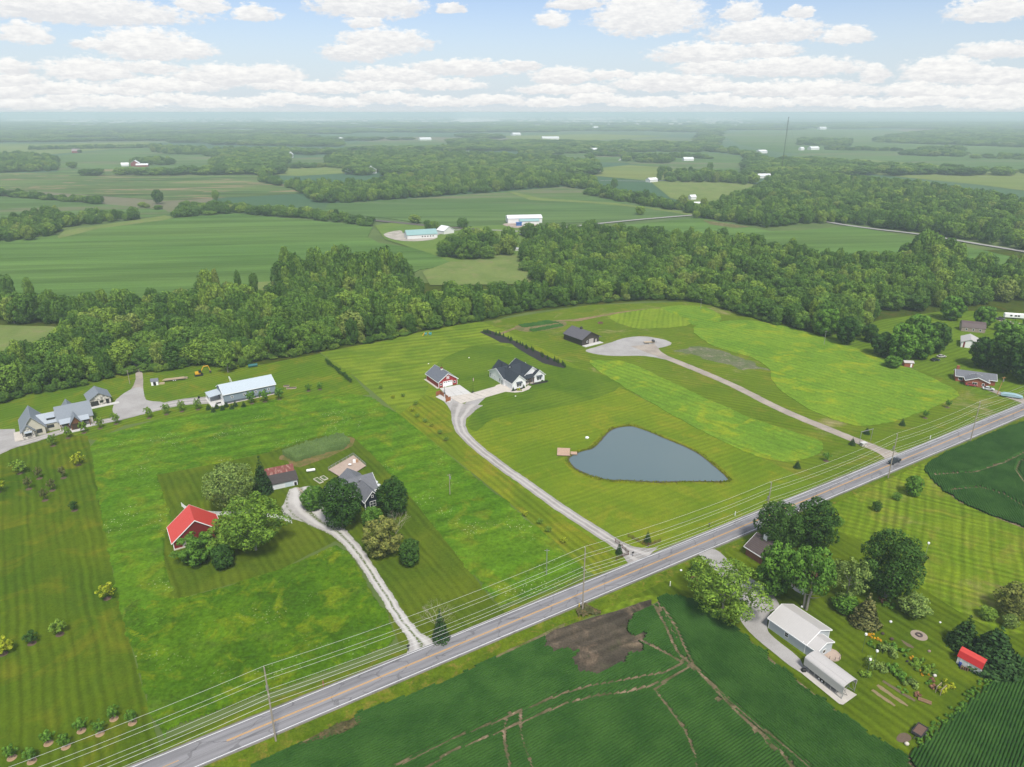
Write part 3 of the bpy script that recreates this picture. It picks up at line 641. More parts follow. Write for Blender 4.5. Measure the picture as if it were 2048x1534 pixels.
BL = px([(380, 1640), (490, 1540), (560, 1505), (620, 1482), (700, 1462), (715, 1425), (840, 1385), (960, 1330), (1085, 1277), (1150, 1300), (1240, 1310), (1290, 1300), (1252, 1262), (1262, 1232), (1310, 1207), (1332, 1188), (1400, 1200), (1460, 1245), (1550, 1325), (1650, 1405), (1740, 1470), (1815, 1512), (1870, 1465), (1960, 1385), (2060, 1310), (2200, 1300), (2300, 1640), (1500, 1700), (900, 1700)])
DV = [(1315, 1195), (1345, 1250), (1372, 1310), (1400, 1345), (1480, 1420), (1560, 1500), (1640, 1580), (1700, 1700)]
gp = [(PX([(1308, 1210), (1335, 1260), (1352, 1300), (1368, 1318), (1392, 1338), (1440, 1390), (1490, 1440), (1560, 1500), (1600, 1560)]), 0.28),
      (PX([(1327, 1215), (1352, 1255), (1372, 1300), (1388, 1330), (1420, 1365), (1470, 1410), (1530, 1462), (1620, 1534)]), 0.28),
      (PX([(1270, 1275), (1310, 1295), (1342, 1312), (1365, 1325)]), 0.34),
      (PX([(1365, 1328), (1330, 1345), (1290, 1352), (1240, 1362), (1180, 1372), (1120, 1390), (1060, 1415), (990, 1445), (900, 1480), (790, 1534)]), 0.31),
      (PX([(1375, 1335), (1345, 1355), (1300, 1372), (1250, 1385), (1190, 1392), (1130, 1408), (1060, 1438), (990, 1468), (900, 1505), (840, 1545)]), 0.31),
      (PX([(1360, 1345), (1310, 1380), (1340, 1420), (1370, 1460), (1390, 1510), (1400, 1560)]), 0.22), (PX([(1020, 1425), (1010, 1450), (1008, 1480), (1020, 1534)]), 0.22), (PX([(1042, 1420), (1040, 1450), (1048, 1490), (1065, 1534)]), 0.22)]
dv = px(DV)
left = [p for p in BL if True]
bare_p = px([(1092, 1290), (1120, 1262), (1200, 1232), (1262, 1215), (1300, 1205), (1262, 1235), (1252, 1262), (1290, 1272), (1262, 1300), (1250, 1325), (1200, 1345), (1160, 1345), (1140, 1322), (1150, 1308), (1110, 1300)])
sheet('field_soil', BL, SOIL, Z3 - .01, world=True)
sheet('bare_soil', [(1085, 1285), (1115, 1258), (1190, 1235), (1262, 1212), (1305, 1200), (1300, 1230), (1300, 1290), (1262, 1318), (1252, 1338), (1200, 1355), (1150, 1352), (1120, 1322)], DIRT, Z5, sm=2, amp=.6, step=1)
polyR = dv + px([(2400, 1700), (2300, 1300), (2060, 1310), (1960, 1385), (1870, 1465), (1815, 1512), (1740, 1470), (1650, 1405), (1550, 1325), (1460, 1245), (1400, 1200), (1332, 1188)])
notR = [polyR]
hedge = px([(1815, 1512), (1870, 1465), (1960, 1385), (2060, 1310), (2200, 1300), (2400, 1700), (1900, 1700)])
rows('soybean_rows', BL, TH + 1, .62, .4, .3, .75, SL, gaps=gp, holes=[bare_p, polyR], z=Z4)
rows('soybean_rows', polyR, TH - 90, .62, .4, .3, .75, SL, gaps=gp, holes=[hedge], z=Z4)
rows('soybean_rows', hedge, TH + 14, .6, .5, .31, .8, SL, z=Z4)
SE = px([(1850, 938), (1875, 915), (1930, 890), (2060, 840), (2300, 780), (2400, 1200), (2060, 1062), (1990, 1035), (1920, 1005), (1870, 968)])
sheet('field_soil', SE, SOIL, Z3 - .01, world=True)
rows('soybean_rows', smooth(SE, 4), TH + 40, .7, .6, .37, .8, SL, gaps=[(PX([(1865, 950), (1950, 945), (2010, 925), (2060, 900)]), .3), (PX([(2100, 935), (2040, 920), (2032, 940), (2050, 965), (2100, 985)]), .3), (PX([(1900, 980), (1960, 975), (2010, 990), (2060, 1020)]), .3)], z=Z4)
# corn patch, kitchen rows
CORN = soyleaf('corn_leaves', (.075, .125, .035), (.11, .17, .05))
sheet('garden_soil', [(560, 912), (690, 872), (705, 892), (600, 935), (575, 922)], grass('garden_dirt', (.19, .13, .06), (.11, .12, .03), None, .3, nat=True), Z4, sm=2)
rows('corn_patch', px([(566, 910), (612, 893), (655, 880), (685, 876), (700, 885), (690, 898), (630, 912), (592, 925), (575, 918)]), TH - 6, .9, .45, .34, 2.5, CORN, z=Z4, ragged=.2)
sheet('garden_soil', [(1030, 652), (1100, 642), (1132, 644), (1125, 655), (1070, 663), (1040, 662)], grass('plot_dirt', (.2, .15, .08), (.1, .12, .04), None, .3, nat=True), Z4, sm=2)
for pp in ([(1035, 650), (1095, 642), (1120, 645), (1045, 656)], [(1058, 660), (1122, 648), (1128, 652), (1066, 664)]):
    rows('vegetable_rows', px(pp), TH - 20, 1.1, .6, .5, .7, SL, z=Z4, ragged=.4)
# meadows: real uneven ground cover clipped to their outlines
def rough(name, pts, mat, z, res, amp, seed, holes=(), sm=0):
    P = px(pts); P = smooth(P, sm) if sm else P
    xs = [p.x for p in P]; ys = [p.y for p in P]
    X, Y = np.meshgrid(np.arange(min(xs), max(xs), res), np.arange(min(ys), max(ys), res))
    X = X + (rng.random(X.shape) - .5) * res * .7; Y = Y + (rng.random(X.shape) - .5) * res * .7
    q = vnoise(X, Y, 3, seed) - .5
    ok = inside(P, X + q * 1.5, Y + q * 1.5)
    for h_ in holes: ok &= ~inside(h_, X - q, Y - q)
    Zz = z + .02 + amp * (.55 * rng.random(X.shape) ** 2 + .6 * vnoise(X, Y, 2.2, seed) + .9 * np.clip(vnoise(X, Y, 9, seed + 1) - .4, 0, 1))
    Zz[~ok] = z - .1
    nr, nc = ok.shape; idx = np.arange(nr * nc).reshape(nr, nc)
    cell = (ok[:-1, :-1].astype(int) + ok[1:, :-1] + ok[:-1, 1:] + ok[1:, 1:]) >= 3
    a, b, c_, d_ = idx[:-1, :-1][cell], idx[:-1, 1:][cell], idx[1:, 1:][cell], idx[1:, :-1][cell]
    Fq = np.stack([a, b, c_, d_], -1); used = np.unique(Fq); mp = np.zeros(nr * nc, np.int64); mp[used] = np.arange(len(used))
    o = link(name, mesh_np(name, np.stack([X, Y, Zz], -1).reshape(-1, 3)[used], mp[Fq], 4, mat, True)); o['kind'] = 'stuff'
    print(name, len(Fq)); return o
rough('meadow', [(186, 905), (235, 868), (330, 842), (440, 822), (560, 800), (700, 786), (745, 795), (800, 832), (900, 915), (1000, 992), (1100, 1080), (1170, 1142), (1140, 1168), (1005, 1212), (985, 1200), (835, 1010), (760, 925), (705, 872), (640, 872), (545, 903), (312, 950), (345, 1040), (328, 1075), (330, 1120), (350, 1200), (290, 1330), (255, 1270), (222, 1120), (196, 1000)], MEAD, Z3, .42, .32, 4)
rough('lower_meadow', [(350, 1200), (450, 1175), (560, 1140), (630, 1110), (672, 1090), (700, 1108), (740, 1175), (775, 1235), (792, 1275), (780, 1292), (700, 1325), (560, 1378), (450, 1418), (330, 1462), (300, 1425), (262, 1280), (240, 1200)], MEAD2, Z3, .36, .45, 8)
rough('hedge_weeds', [(560, 1512), (640, 1468), (700, 1442), (730, 1432), (720, 1455), (650, 1482), (600, 1495)], grass('weeds', (.10, .085, .04), (.06, .07, .025), (.17, .11, .06), .4, fst=.7, nat=True), Z5, .3, .9, 12)
rough('roadside_weeds', [(1150, 1222), (1170, 1210), (1205, 1222), (1200, 1232), (1160, 1235)], bpy.data.materials['weeds'], Z5, .3, .8, 15)

# ---------------------------------------------------------------- vegetation
BARK = plain('bark', (.11, .09, .07), .9, .3, 2)
GREYBARK = plain('grey_bark', (.26, .24, .21), .9, .3, 2)
L_WOOD = leafmat('woodland_leaves', [(0, (.032, .07, .018)), (.25, (.044, .092, .022)), (.5, (.058, .112, .026)), (.75, (.078, .138, .03)), (.93, (.11, .17, .034)), (1, (.11, .145, .05))])
L_DARK = leafmat('dark_maple_leaves', [(0, (.02, .05, .014)), (1, (.03, .066, .018))])
L_MID = leafmat('green_leaves', [(0, (.05, .11, .022)), (1, (.06, .13, .025))])
L_LIGHT = leafmat('light_green_leaves', [(0, (.075, .135, .025)), (1, (.095, .155, .03))])
L_PALE = leafmat('pale_grey_green_leaves', [(0, (.095, .14, .05)), (1, (.10, .15, .055))])
L_OLIVE = leafmat('olive_leaves', [(0, (.075, .095, .03)), (1, (.11, .12, .045))])
L_YEL = leafmat('yellow_green_leaves', [(0, (.15, .19, .02)), (1, (.19, .21, .02))])
L_CON = leafmat('dark_needles', [(0, (.018, .042, .02)), (1, (.025, .055, .02))])
L_BROWN = leafmat('brownish_needles', [(0, (.07, .075, .04)), (1, (.08, .085, .045))])
L_FLO = leafmat('orange_petals', [(0, (.30, .17, .015)), (1, (.36, .21, .02))])
L_PINK = leafmat('pink_petals', [(0, (.14, .075, .075)), (1, (.17, .09, .09))])

def leaves(name, cen, lrad, n, leaf, mat, seed, inner=.15, droop=0., flat=.0, updir=.35):
    """leaf clumps spread over the outside of a set of lobes"""
    g = np.random.default_rng(seed)
    cen = np.asarray(cen, float); lrad = np.asarray(lrad, float)
    pr = lrad ** 2; pr /= pr.sum()
    k = g.choice(len(cen), size=int(n * 1.6), p=pr)
    d = g.normal(size=(len(k), 3)); d[:, 2] += updir * np.abs(d[:, 2]) + .15; d /= np.linalg.norm(d, axis=1)[:, None]
    rr = .82 + .3 * g.random(len(k)); inn = g.random(len(k)) < inner; rr[inn] = .3 + .4 * g.random(inn.sum())
    sq = np.ones(3); sq[2] = 1 - flat
    P = cen[k] + d * (lrad[k] * rr)[:, None] * sq
    # drop most of what is buried in another lobe
    buried = np.zeros(len(k), bool)
    for c, r in zip(cen, lrad): buried |= np.linalg.norm((P - c) / sq, axis=1) < r * .72
    keep = ~buried | (g.random(len(k)) < .12); P = P[keep][:n]; d = d[keep][:n]; m = len(P)
    nn = d * .8 + g.normal(size=(m, 3)) * .55; nn[:, 2] += .3 - droop; nn /= np.linalg.norm(nn, axis=1)[:, None]
    a = np.cross(nn, g.normal(size=(m, 3))); a /= np.linalg.norm(a, axis=1)[:, None] + 1e-6; b = np.cross(nn, a)
    s = leaf * (.55 + .9 * g.random(m))[:, None]
    V = np.stack([P - a * s, P - b * s * .6 - nn * s * .1, P + a * s * .95, P + b * s * .6 + nn * s * .18], 1)
    me = mesh_np(name, V.reshape(-1, 3), np.arange(m * 4), 4, mat, True)
    N = np.repeat((d * .75 + nn * .45), 4, axis=0); N /= np.linalg.norm(N, axis=1)[:, None]
    me.normals_split_custom_set_from_vertices(N.tolist())
    return me
def broad(name, seed, mat, n=5200, leaf=.34, lobes=30, Rr=5., H=12., base=2.0, lr=(1.1, 2.1), loose=0., shape=.8):
    """nominal crown: radius 5 m, 12 m tall"""
    g = np.random.default_rng(seed); cen = []; lrd = []
    zc = (H + base) / 2; hz = (H - base) / 2
    for i in range(lobes):
        th = i * 2.39996 + g.random() * .9; zz = 1 - 2 * (i + .5) / lobes
        r = math.sqrt(max(0, 1 - zz * zz)) ** shape
        R2 = g.uniform(*lr); q = (.62 + .22 * g.random() + loose * g.random())
        if zz < -.3: r *= .9
        cen.append(((Rr - R2 * .5) * r * q * math.cos(th) * 1.1, (Rr - R2 * .5) * r * q * math.sin(th) * 1.1, zc + zz * (hz - R2 * .55) * (.86 + .22 * g.random()))); lrd.append(R2)
    cen += [(0, 0, zc - hz * .1), (0, 0, zc + hz * .35)]; lrd += [2.3, 2.0]
    return leaves(name, cen, lrd, n, leaf, mat, seed)
def conifer(name, seed, mat, n=2600, leaf=.26, H=10., Rr=3., base=.3, tiers=13, ragged=.25):
    g = np.random.default_rng(seed); cen = []; lr = []
    for i in range(tiers):
        f = i / (tiers - 1); z = base + (H - base) * (.04 + .92 * f); r = Rr * (1 - f) ** .85 + .08
        k = max(3, int(9 * (1 - f)) + 2)
        for j in range(k):
            th = 2 * math.pi * (j + g.random() * .6) / k + i; q = 1 - ragged * g.random()
            cen.append((r * .62 * q * math.cos(th), r * .62 * q * math.sin(th), z - r * .12)); lr.append(max(.22, r * .42))
    return leaves(name, cen, lr, n, leaf, mat, seed, droop=.2, flat=.35)
def airy(name, seed, mat, n=1500, leaf=.2): # sparse crown of thin sprays
    g = np.random.default_rng(seed); cen = []; lr = []
    for i in range(46):
        d = g.normal(size=3); d /= np.linalg.norm(d); r = .55 + .45 * g.random()
        cen.append((d[0] * 4.2 * r, d[1] * 4.2 * r, 6.8 + d[2] * 4.6 * r)); lr.append(.5 + .5 * g.random())
    return leaves(name, cen, lr, n, leaf, mat, seed)
def trunk_mesh(name, seed, mat, H=7., r=.28, limbs=5, spread=3.2, twin=False):
    g = random.Random(seed); mb = MB()
    stems = [(-.25, .1), (.3, -.1)] if twin else [(0, 0)]
    for sx, sy in stems:
        top = Vector((sx * 5 + g.uniform(-.4, .4), sy * 4 + g.uniform(-.4, .4), H))
        pts = [Vector((sx, sy, -.1)), Vector((sx * 1.6, sy * 1.5, H * .35)), top.lerp(Vector((sx, sy, 0)), .3), top]; mb.tube(pts, r, 7, r * .3)
        for i in range(limbs):
            z = H * (.35 + .55 * i / limbs); a = i * 2.4 + seed; q = pts[1].lerp(top, (z / H - .35) / .65)
            mb.tube([q, q + Vector((math.cos(a) * spread * .5, math.sin(a) * spread * .5, 1.1)), q + Vector((math.cos(a) * spread, math.sin(a) * spread, 2.6))], r * .38, 5, r * .08)
    return mb.mesh(name, mat)
def bare_mesh(name, seed, mat, H=8, n=9):
    g = random.Random(seed); mb = MB(); mb.tube([(0, 0, -.1), (.1, 0, H * .3)], .16, 6, .12)
    def grow_(p, d_, L, r, k):
        q = p + d_ * L; mb.tube([p, p + d_ * L * .5 + Vector((g.uniform(-.1, .1) * L, g.uniform(-.1, .1) * L, 0)), q], r, 4, r * .5)
        if k:
            for _ in range(3): grow_(q, (d_ + Vector((g.gauss(0, .5), g.gauss(0, .5), g.gauss(.12, .3)))).normalized(), L * .68, r * .5, k - 1)
    for i in range(n):
        a = i * 2.4; grow_(Vector((.1, 0, H * (.12 + .025 * i))), Vector((math.cos(a) * .7, math.sin(a) * .7, .8)).normalized(), H * .28, .06, 3)
    return mb.mesh(name, mat)
BR = [broad('crown', 21 + i, L_WOOD, n=[5200, 4600, 5600, 4800, 5000, 4400][i], lobes=[30, 24, 36, 20, 28, 26][i], lr=[(1.1, 2.1), (1.3, 2.5), (.9, 1.8), (1.6, 2.6), (1.1, 2.0), (1.2, 2.2)][i], base=[1.2, .6, 1.5, .3, .8, .2][i], shape=[.8, .7, .9, .6, .8, .7][i], loose=[0, .3, .15, .1, .35, .2][i]) for i in range(6)]
TALL = broad('crown', 40, L_WOOD, n=5200, lobes=34, lr=(.9, 1.7), base=1.5, H=13, Rr=4.2, loose=.25)
TK = [trunk_mesh('trunk', i, BARK if i else GREYBARK) for i in range(3)]
def tree(name, label, cat, pos, h, wd, crown, trunk, group=None, nomH=12., nomR=5., rz=None, trunkh=None):
    p = pos if isinstance(pos, Vector) else G(*pos)
    o = thing(name, label, cat, (p.x, p.y, 0), 0, group)
    c = link('crown', crown, o, (0, 0, 0), R.uniform(0, 6.28) if rz is None else rz); c.scale = (wd / 2 / nomR, wd / 2 / nomR, h / nomH)
    if trunk:
        k = link('trunk', trunk, o, (0, 0, 0), R.uniform(0, 6.28)); s_ = h / 12.; k.scale = (s_, s_, s_ * (trunkh or 1))
    return o

# --- woods: candidates inside outlines, the largest in view as single trees
def jit(P, sp, seed, excl=()):
    xs = [p.x for p in P]; ys = [p.y for p in P]; g = np.random.default_rng(seed)
    X, Y = np.meshgrid(np.arange(min(xs), max(xs), sp), np.arange(min(ys), max(ys), sp))
    X = X + (g.random(X.shape) - .5) * sp * .95; Y = Y + (g.random(X.shape) - .5) * sp * .95
    ok = inside(P, X, Y)
    for e in excl: ok &= ~inside(e, X, Y)
    return np.stack([X[ok], Y[ok]], -1)
def poly(near, far, h=13): return [G(*q) for q in near] + [G(q[0], q[1], h) for q in far]
woods = []   # x, y, height, width, region
def wood(near, far, sp, h, wd, reg, seed, excl=(), th=13, wl=None):
    P = poly(near, far, th); g = np.random.default_rng(seed + 50)
    pts = jit(P, sp, seed, excl)
    n = vnoise(pts[:, 0], pts[:, 1], 60, seed)
    for (x, y), k, q in zip(pts, g.random(len(pts)), n):
        hh = h * (.5 + .72 * k) * (.75 + .5 * q); woods.append((x, y, hh, wd * (.6 + .8 * g.random() ** 1.5), reg))
EXC = [px([(-100, 650), (60, 650), (125, 652), (146, 668), (122, 695), (60, 725), (-100, 750)]), px([(372, 655), (400, 645), (430, 652), (418, 672), (380, 672)]),
       px([(258, 800), (290, 800), (288, 740), (282, 705), (262, 690), (258, 705), (266, 740)]),
       px([(1690, 720), (1760, 700), (1760, 625), (2150, 600), (2150, 760)])]
NR = [(-90, 838), (60, 790), (170, 771), (258, 747), (300, 745), (345, 742), (400, 727), (470, 738), (520, 722), (600, 712), (645, 702), (700, 692), (760, 683), (860, 658), (960, 641), (1060, 620), (1180, 607), (1300, 599), (1385, 601), (1450, 617), (1560, 652), (1650, 676), (1700, 672), (1740, 650), (1850, 640), (1960, 640), (2060, 620), (2150, 612)]
FR = [(2150, 505), (1960, 515), (1840, 508), (1740, 505), (1660, 500), (1600, 482), (1500, 474), (1400, 462), (1330, 458), (1180, 445), (1110, 445), (1070, 450), (1048, 480), (1050, 520), (1112, 550), (1060, 562), (960, 560), (870, 568), (835, 560), (800, 548), (640, 548), (560, 560), (520, 572), (400, 575), (250, 585), (120, 585), (-90, 590)]
wood(NR, FR, 8.2, 14, 10.5, 'main wood', 3, EXC)
wood([(560, 602), (640, 600), (760, 596), (825, 585)], [(830, 515), (790, 510), (700, 500), (640, 498), (565, 512)], 8, 20, 9.5, 'tall grove', 4, th=19)   # tall cottonwoods
wood([(380, 605), (440, 605), (520, 600)], [(515, 555), (480, 545), (400, 545)], 9, 18, 8, 'tall grove', 5, th=17)
wood([(-60, 606), (60, 600), (110, 600)], [(110, 552), (0, 550), (-60, 552)], 9, 17, 9, 'tall grove', 6, th=16)
wood([(1800, 530), (1850, 540), (1915, 540)], [(1915, 480), (1860, 468), (1800, 480)], 9, 19, 12, 'main wood', 7, th=18)
wood([(885, 510), (900, 525), (960, 520), (1025, 512)], [(1030, 465), (960, 460), (890, 470)], 10, 15, 12, 'farmyard grove', 8)
wood([(1050, 470), (1060, 500), (1120, 540)], [(1120, 455), (1080, 452)], 9, 15, 12, 'main wood', 9)
wood([(1405, 438), (1470, 448), (1540, 456), (1600, 447), (1660, 447), (1700, 450), (1840, 466), (1960, 485), (2060, 505), (2150, 520)], [(2150, 415), (2000, 385), (1900, 370), (1800, 357), (1700, 350), (1620, 334), (1570, 326), (1540, 350), (1500, 378), (1430, 398), (1400, 403)], 11, 14, 13, 'east wood', 10)
wood([(520, 356), (600, 385), (640, 407), (690, 408), (850, 395), (1000, 383), (1130, 373), (1190, 384)], [(1190, 352), (1130, 342), (1000, 335), (900, 335), (780, 350), (690, 360), (600, 362), (520, 351)], 12, 15, 14, 'middle wood', 11)
wood([(750, 345), (900, 350), (1000, 345), (1180, 350)], [(1180, 325), (1100, 310), (1000, 305), (860, 298), (760, 300), (680, 302), (650, 322)], 17, 15, 19, 'middle wood', 12)
wood([(1170, 388), (1240, 404), (1330, 420), (1400, 432)], [(1400, 402), (1330, 392), (1240, 375), (1180, 368)], 13, 14, 14, 'village trees', 13)
wood([(1290, 362), (1400, 366), (1470, 366)], [(1500, 345), (1400, 340), (1300, 348)], 17, 15, 17, 'village trees', 14)
wood([(350, 436), (400, 432), (470, 427), (600, 437), (700, 449), (735, 455)], [(745, 432), (640, 414), (560, 410), (450, 402), (365, 402)], 9.5, 9, 12, 'field hedge', 15, th=9)
wood([(735, 447), (800, 452), (865, 458), (960, 455)], [(950, 447), (860, 448), (800, 443), (740, 436)], 18, 8, 11, 'field hedge', 16, th=6)
wood([(-60, 492), (60, 482), (110, 470), (115, 457), (200, 448), (280, 440)], [(280, 420), (190, 415), (150, 425), (90, 412), (40, 428), (-60, 440)], 10, 12, 11, 'west hedge', 17, th=11)
wood([(-60, 388), (60, 398), (150, 405), (205, 410), (205, 404)], [(205, 394), (150, 390), (60, 380), (-60, 372)], 9, 9, 13, 'west hedge', 18, th=9)
wood([(220, 412), (280, 416), (330, 422)], [(330, 410), (280, 405), (220, 402)], 14, 7, 10, 'west hedge', 19, th=6)
wood([(-60, 347), (0, 346), (112, 342)], [(112, 315), (60, 304), (-60, 310)], 15, 16, 18, 'far wood', 20)
wood([(268, 331), (352, 330)], [(352, 318), (310, 310), (268, 314)], 15, 14, 17, 'far farm trees', 21)
wood([(302, 304), (350, 310), (412, 309)], [(412, 293), (302, 288)], 18, 15, 20, 'far wood', 22)
wood([(410, 328), (476, 344), (486, 340), (480, 331), (578, 329)], [(578, 300), (480, 302), (410, 320)], 16, 14, 18, 'far wood', 23)
wood([(410, 312), (480, 325), (576, 326)], [(576, 292), (430, 294)], 22, 14, 24, 'far wood', 25)
wood([(1560, 318), (1660, 326), (1770, 329)], [(1775, 322), (1660, 314), (1560, 310)], 14, 9, 15, 'far hedge', 26, th=9)
wood([(1595, 290), (1700, 294), (1705, 282)], [(1660, 275), (1600, 272)], 24, 13, 24, 'far farm trees', 27)
wood([(1795, 310), (1860, 313), (1925, 314)], [(1925, 292), (1850, 292), (1795, 303)], 20, 14, 24, 'far wood', 28)
wood([(1945, 317), (2100, 320)], [(2100, 304), (1950, 306)], 22, 12, 24, 'far wood', 29)
wood([(1960, 343), (2100, 350)], [(2100, 335), (2000, 328), (1960, 334)], 18, 10, 20, 'far wood', 30)
wood([(1750, 285), (1900, 290), (2150, 300)], [(2150, 262), (1900, 255), (1760, 270)], 34, 14, 42, 'far wood', 31)
wood([(1250, 323), (1330, 328), (1350, 322)], [(1340, 312), (1250, 304)], 20, 13, 22, 'far wood', 32)
wood([(1040, 314), (1180, 306), (1300, 304), (1430, 304), (1490, 312), (1500, 336), (1540, 350)], [(1560, 320), (1500, 298), (1420, 290), (1300, 284), (1180, 286), (1040, 296)], 26, 14, 32, 'far wood', 33)
wood([(620, 325), (750, 330), (900, 335)], [(900, 300), (700, 302), (640, 312)], 30, 14, 26, 'middle wood', 34)
for q_ in range(7):   # thin field-edge tree lines far out
    xs_ = [(560, 338, 700, 334), (1040, 330, 1180, 324), (1180, 312, 1420, 318), (1490, 345, 1560, 335), (60, 300, 300, 296), (1650, 300, 1800, 303), (850, 300, 1010, 292)][q_]
    wood([(xs_[0], xs_[1]), (xs_[2], xs_[3])], [(xs_[2], xs_[3] - 2.5), (xs_[0], xs_[1] - 2.5)], 15, 11, 17, 'far hedge', 60 + q_, th=0)
wood([(1180, 392), (1260, 408), (1340, 422), (1395, 428)], [(1395, 414), (1330, 408), (1250, 394), (1185, 382)], 15, 13, 13, 'village trees', 70, th=4)
wood([(1320, 350), (1500, 372), (1520, 366)], [(1510, 352), (1420, 345), (1330, 343)], 18, 14, 16, 'village trees', 71, th=4)
# countryside to the horizon: broken belts of trees
g = np.random.default_rng(77)
FE = [px(q) for q in ([(-200, 355), (-200, 288), (300, 282), (480, 300), (440, 345)], [(680, 299), (680, 282), (905, 279), (905, 299)], [(1430, 312), (1440, 262), (1800, 256), (2200, 290), (2200, 360), (1700, 330)], [(1000, 284), (1000, 266), (1400, 266), (1400, 289)], [(560, 352), (560, 312), (700, 312), (700, 352)], [(1190, 365), (1190, 300), (1500, 302), (1500, 365)])]
for (y0, y1, sp, wd) in ((1500, 2900, 34, 38), (2900, 5200, 62, 74), (5200, 9500, 120, 150)):
    X, Y = np.meshgrid(np.arange(-.85 * y1, .85 * y1, sp), np.arange(y0, y1, sp * .8))
    X = X + (g.random(X.shape) - .5) * sp; Y = Y + (g.random(X.shape) - .5) * sp
    ok = (np.abs(X) < .8 * Y) & (vnoise(X * .45, Y, 330, 6) > (.47 if y0 > 2900 else .5))
    for e in FE: ok &= ~inside(e, X, Y)
    for x, y in zip(X[ok], Y[ok]): woods.append((x, y, 12 + 4 * g.random(), wd * (.7 + .6 * g.random()), 'horizon'))
print('woods', len(woods))
vis = []
for q in woods:
    x, y, h, wd, reg = q
    cz = y * CP + (CAMH - h * .6) * SP; sx = 1024 + x / cz * F; sy = 767 + ((CAMH - h * .6) * CP - y * SP) / cz * F
    if -60 < sx < 2110: vis.append((wd * F / cz * (1.25 if reg in ('main wood', 'tall grove') else 1), sx, q))
vis.sort(key=lambda a: -a[0])
LB = {'main wood': 'leafy green tree in the broad wood behind the barns and the brown shed', 'tall grove': 'tall slim tree rising above the wood beside the long soybean field',
      'farmyard grove': 'rounded tree in the grove before the teal roofed farm building', 'east wood': 'rounded tree in the large wood beyond the pale country road',
      'middle wood': 'tree in the hazy belt of woodland beyond the second soybean field', 'village trees': 'tree among the small far houses by the bright green lawn', 'field hedge': 'bushy tree in the hedgerow along the top of the big soybean field',
      'west hedge': 'bushy tree in the hedgerows at the far left'}
NIND = 262
NRW = [G(*q) for q in NR]
left = None
cnt = {}
for i, (s_, sx, (x, y, h, wd, reg)) in enumerate(vis):
    if i < NIND:
        k = i % 6; cr = TALL if (reg == 'tall grove' and i % 3) else BR[k]
        if reg == 'main wood':
            lim = [(90, 'left of the stone farmhouse'), (190, 'behind the stone farmhouse'), (262, 'behind the guest house'), (330, 'right of the wood track'), (395, 'behind the timber trailer'), (470, 'behind the excavator'), (560, 'behind the blue grey building'),
                   (660, 'above the left end of the long boundary'), (760, 'at the top left of the long lawn'), (870, 'beside the play set lawn'), (960, 'above the red barn'), (1060, 'behind the mulch bed'), (1180, 'behind the vegetable rows'), (1300, 'behind the brown barn'), (1420, 'behind the shorn plot'), (1560, 'above the large clover field'), (1690, 'near the grey light pole'), (1900, 'behind the clump of tall trees'), (9999, 'at the far right before the camper')]
            wh = next(tx for lx, tx in lim if sx < lx)
            fd = distpoly([(q_.x, q_.y) for q_ in NRW], np.array([x]), np.array([y]))[0]
            row = 'front edge' if fd < 10 else 'second row' if fd < 22 else 'deep part'
            lab = 'leafy tree in %s of wood %s' % (row, wh)
        else: lab = LB.get(reg, 'far tree in the hazy countryside')
        o = tree('broadleaf_tree', lab, 'tree', Vector((x, y, 0)), h, wd, cr, TK[i % 3], 'trees ' + lab.split('tree ', 1)[-1])
        if i < 6: cnt[k] = o.children[0]
rest = vis[NIND:]
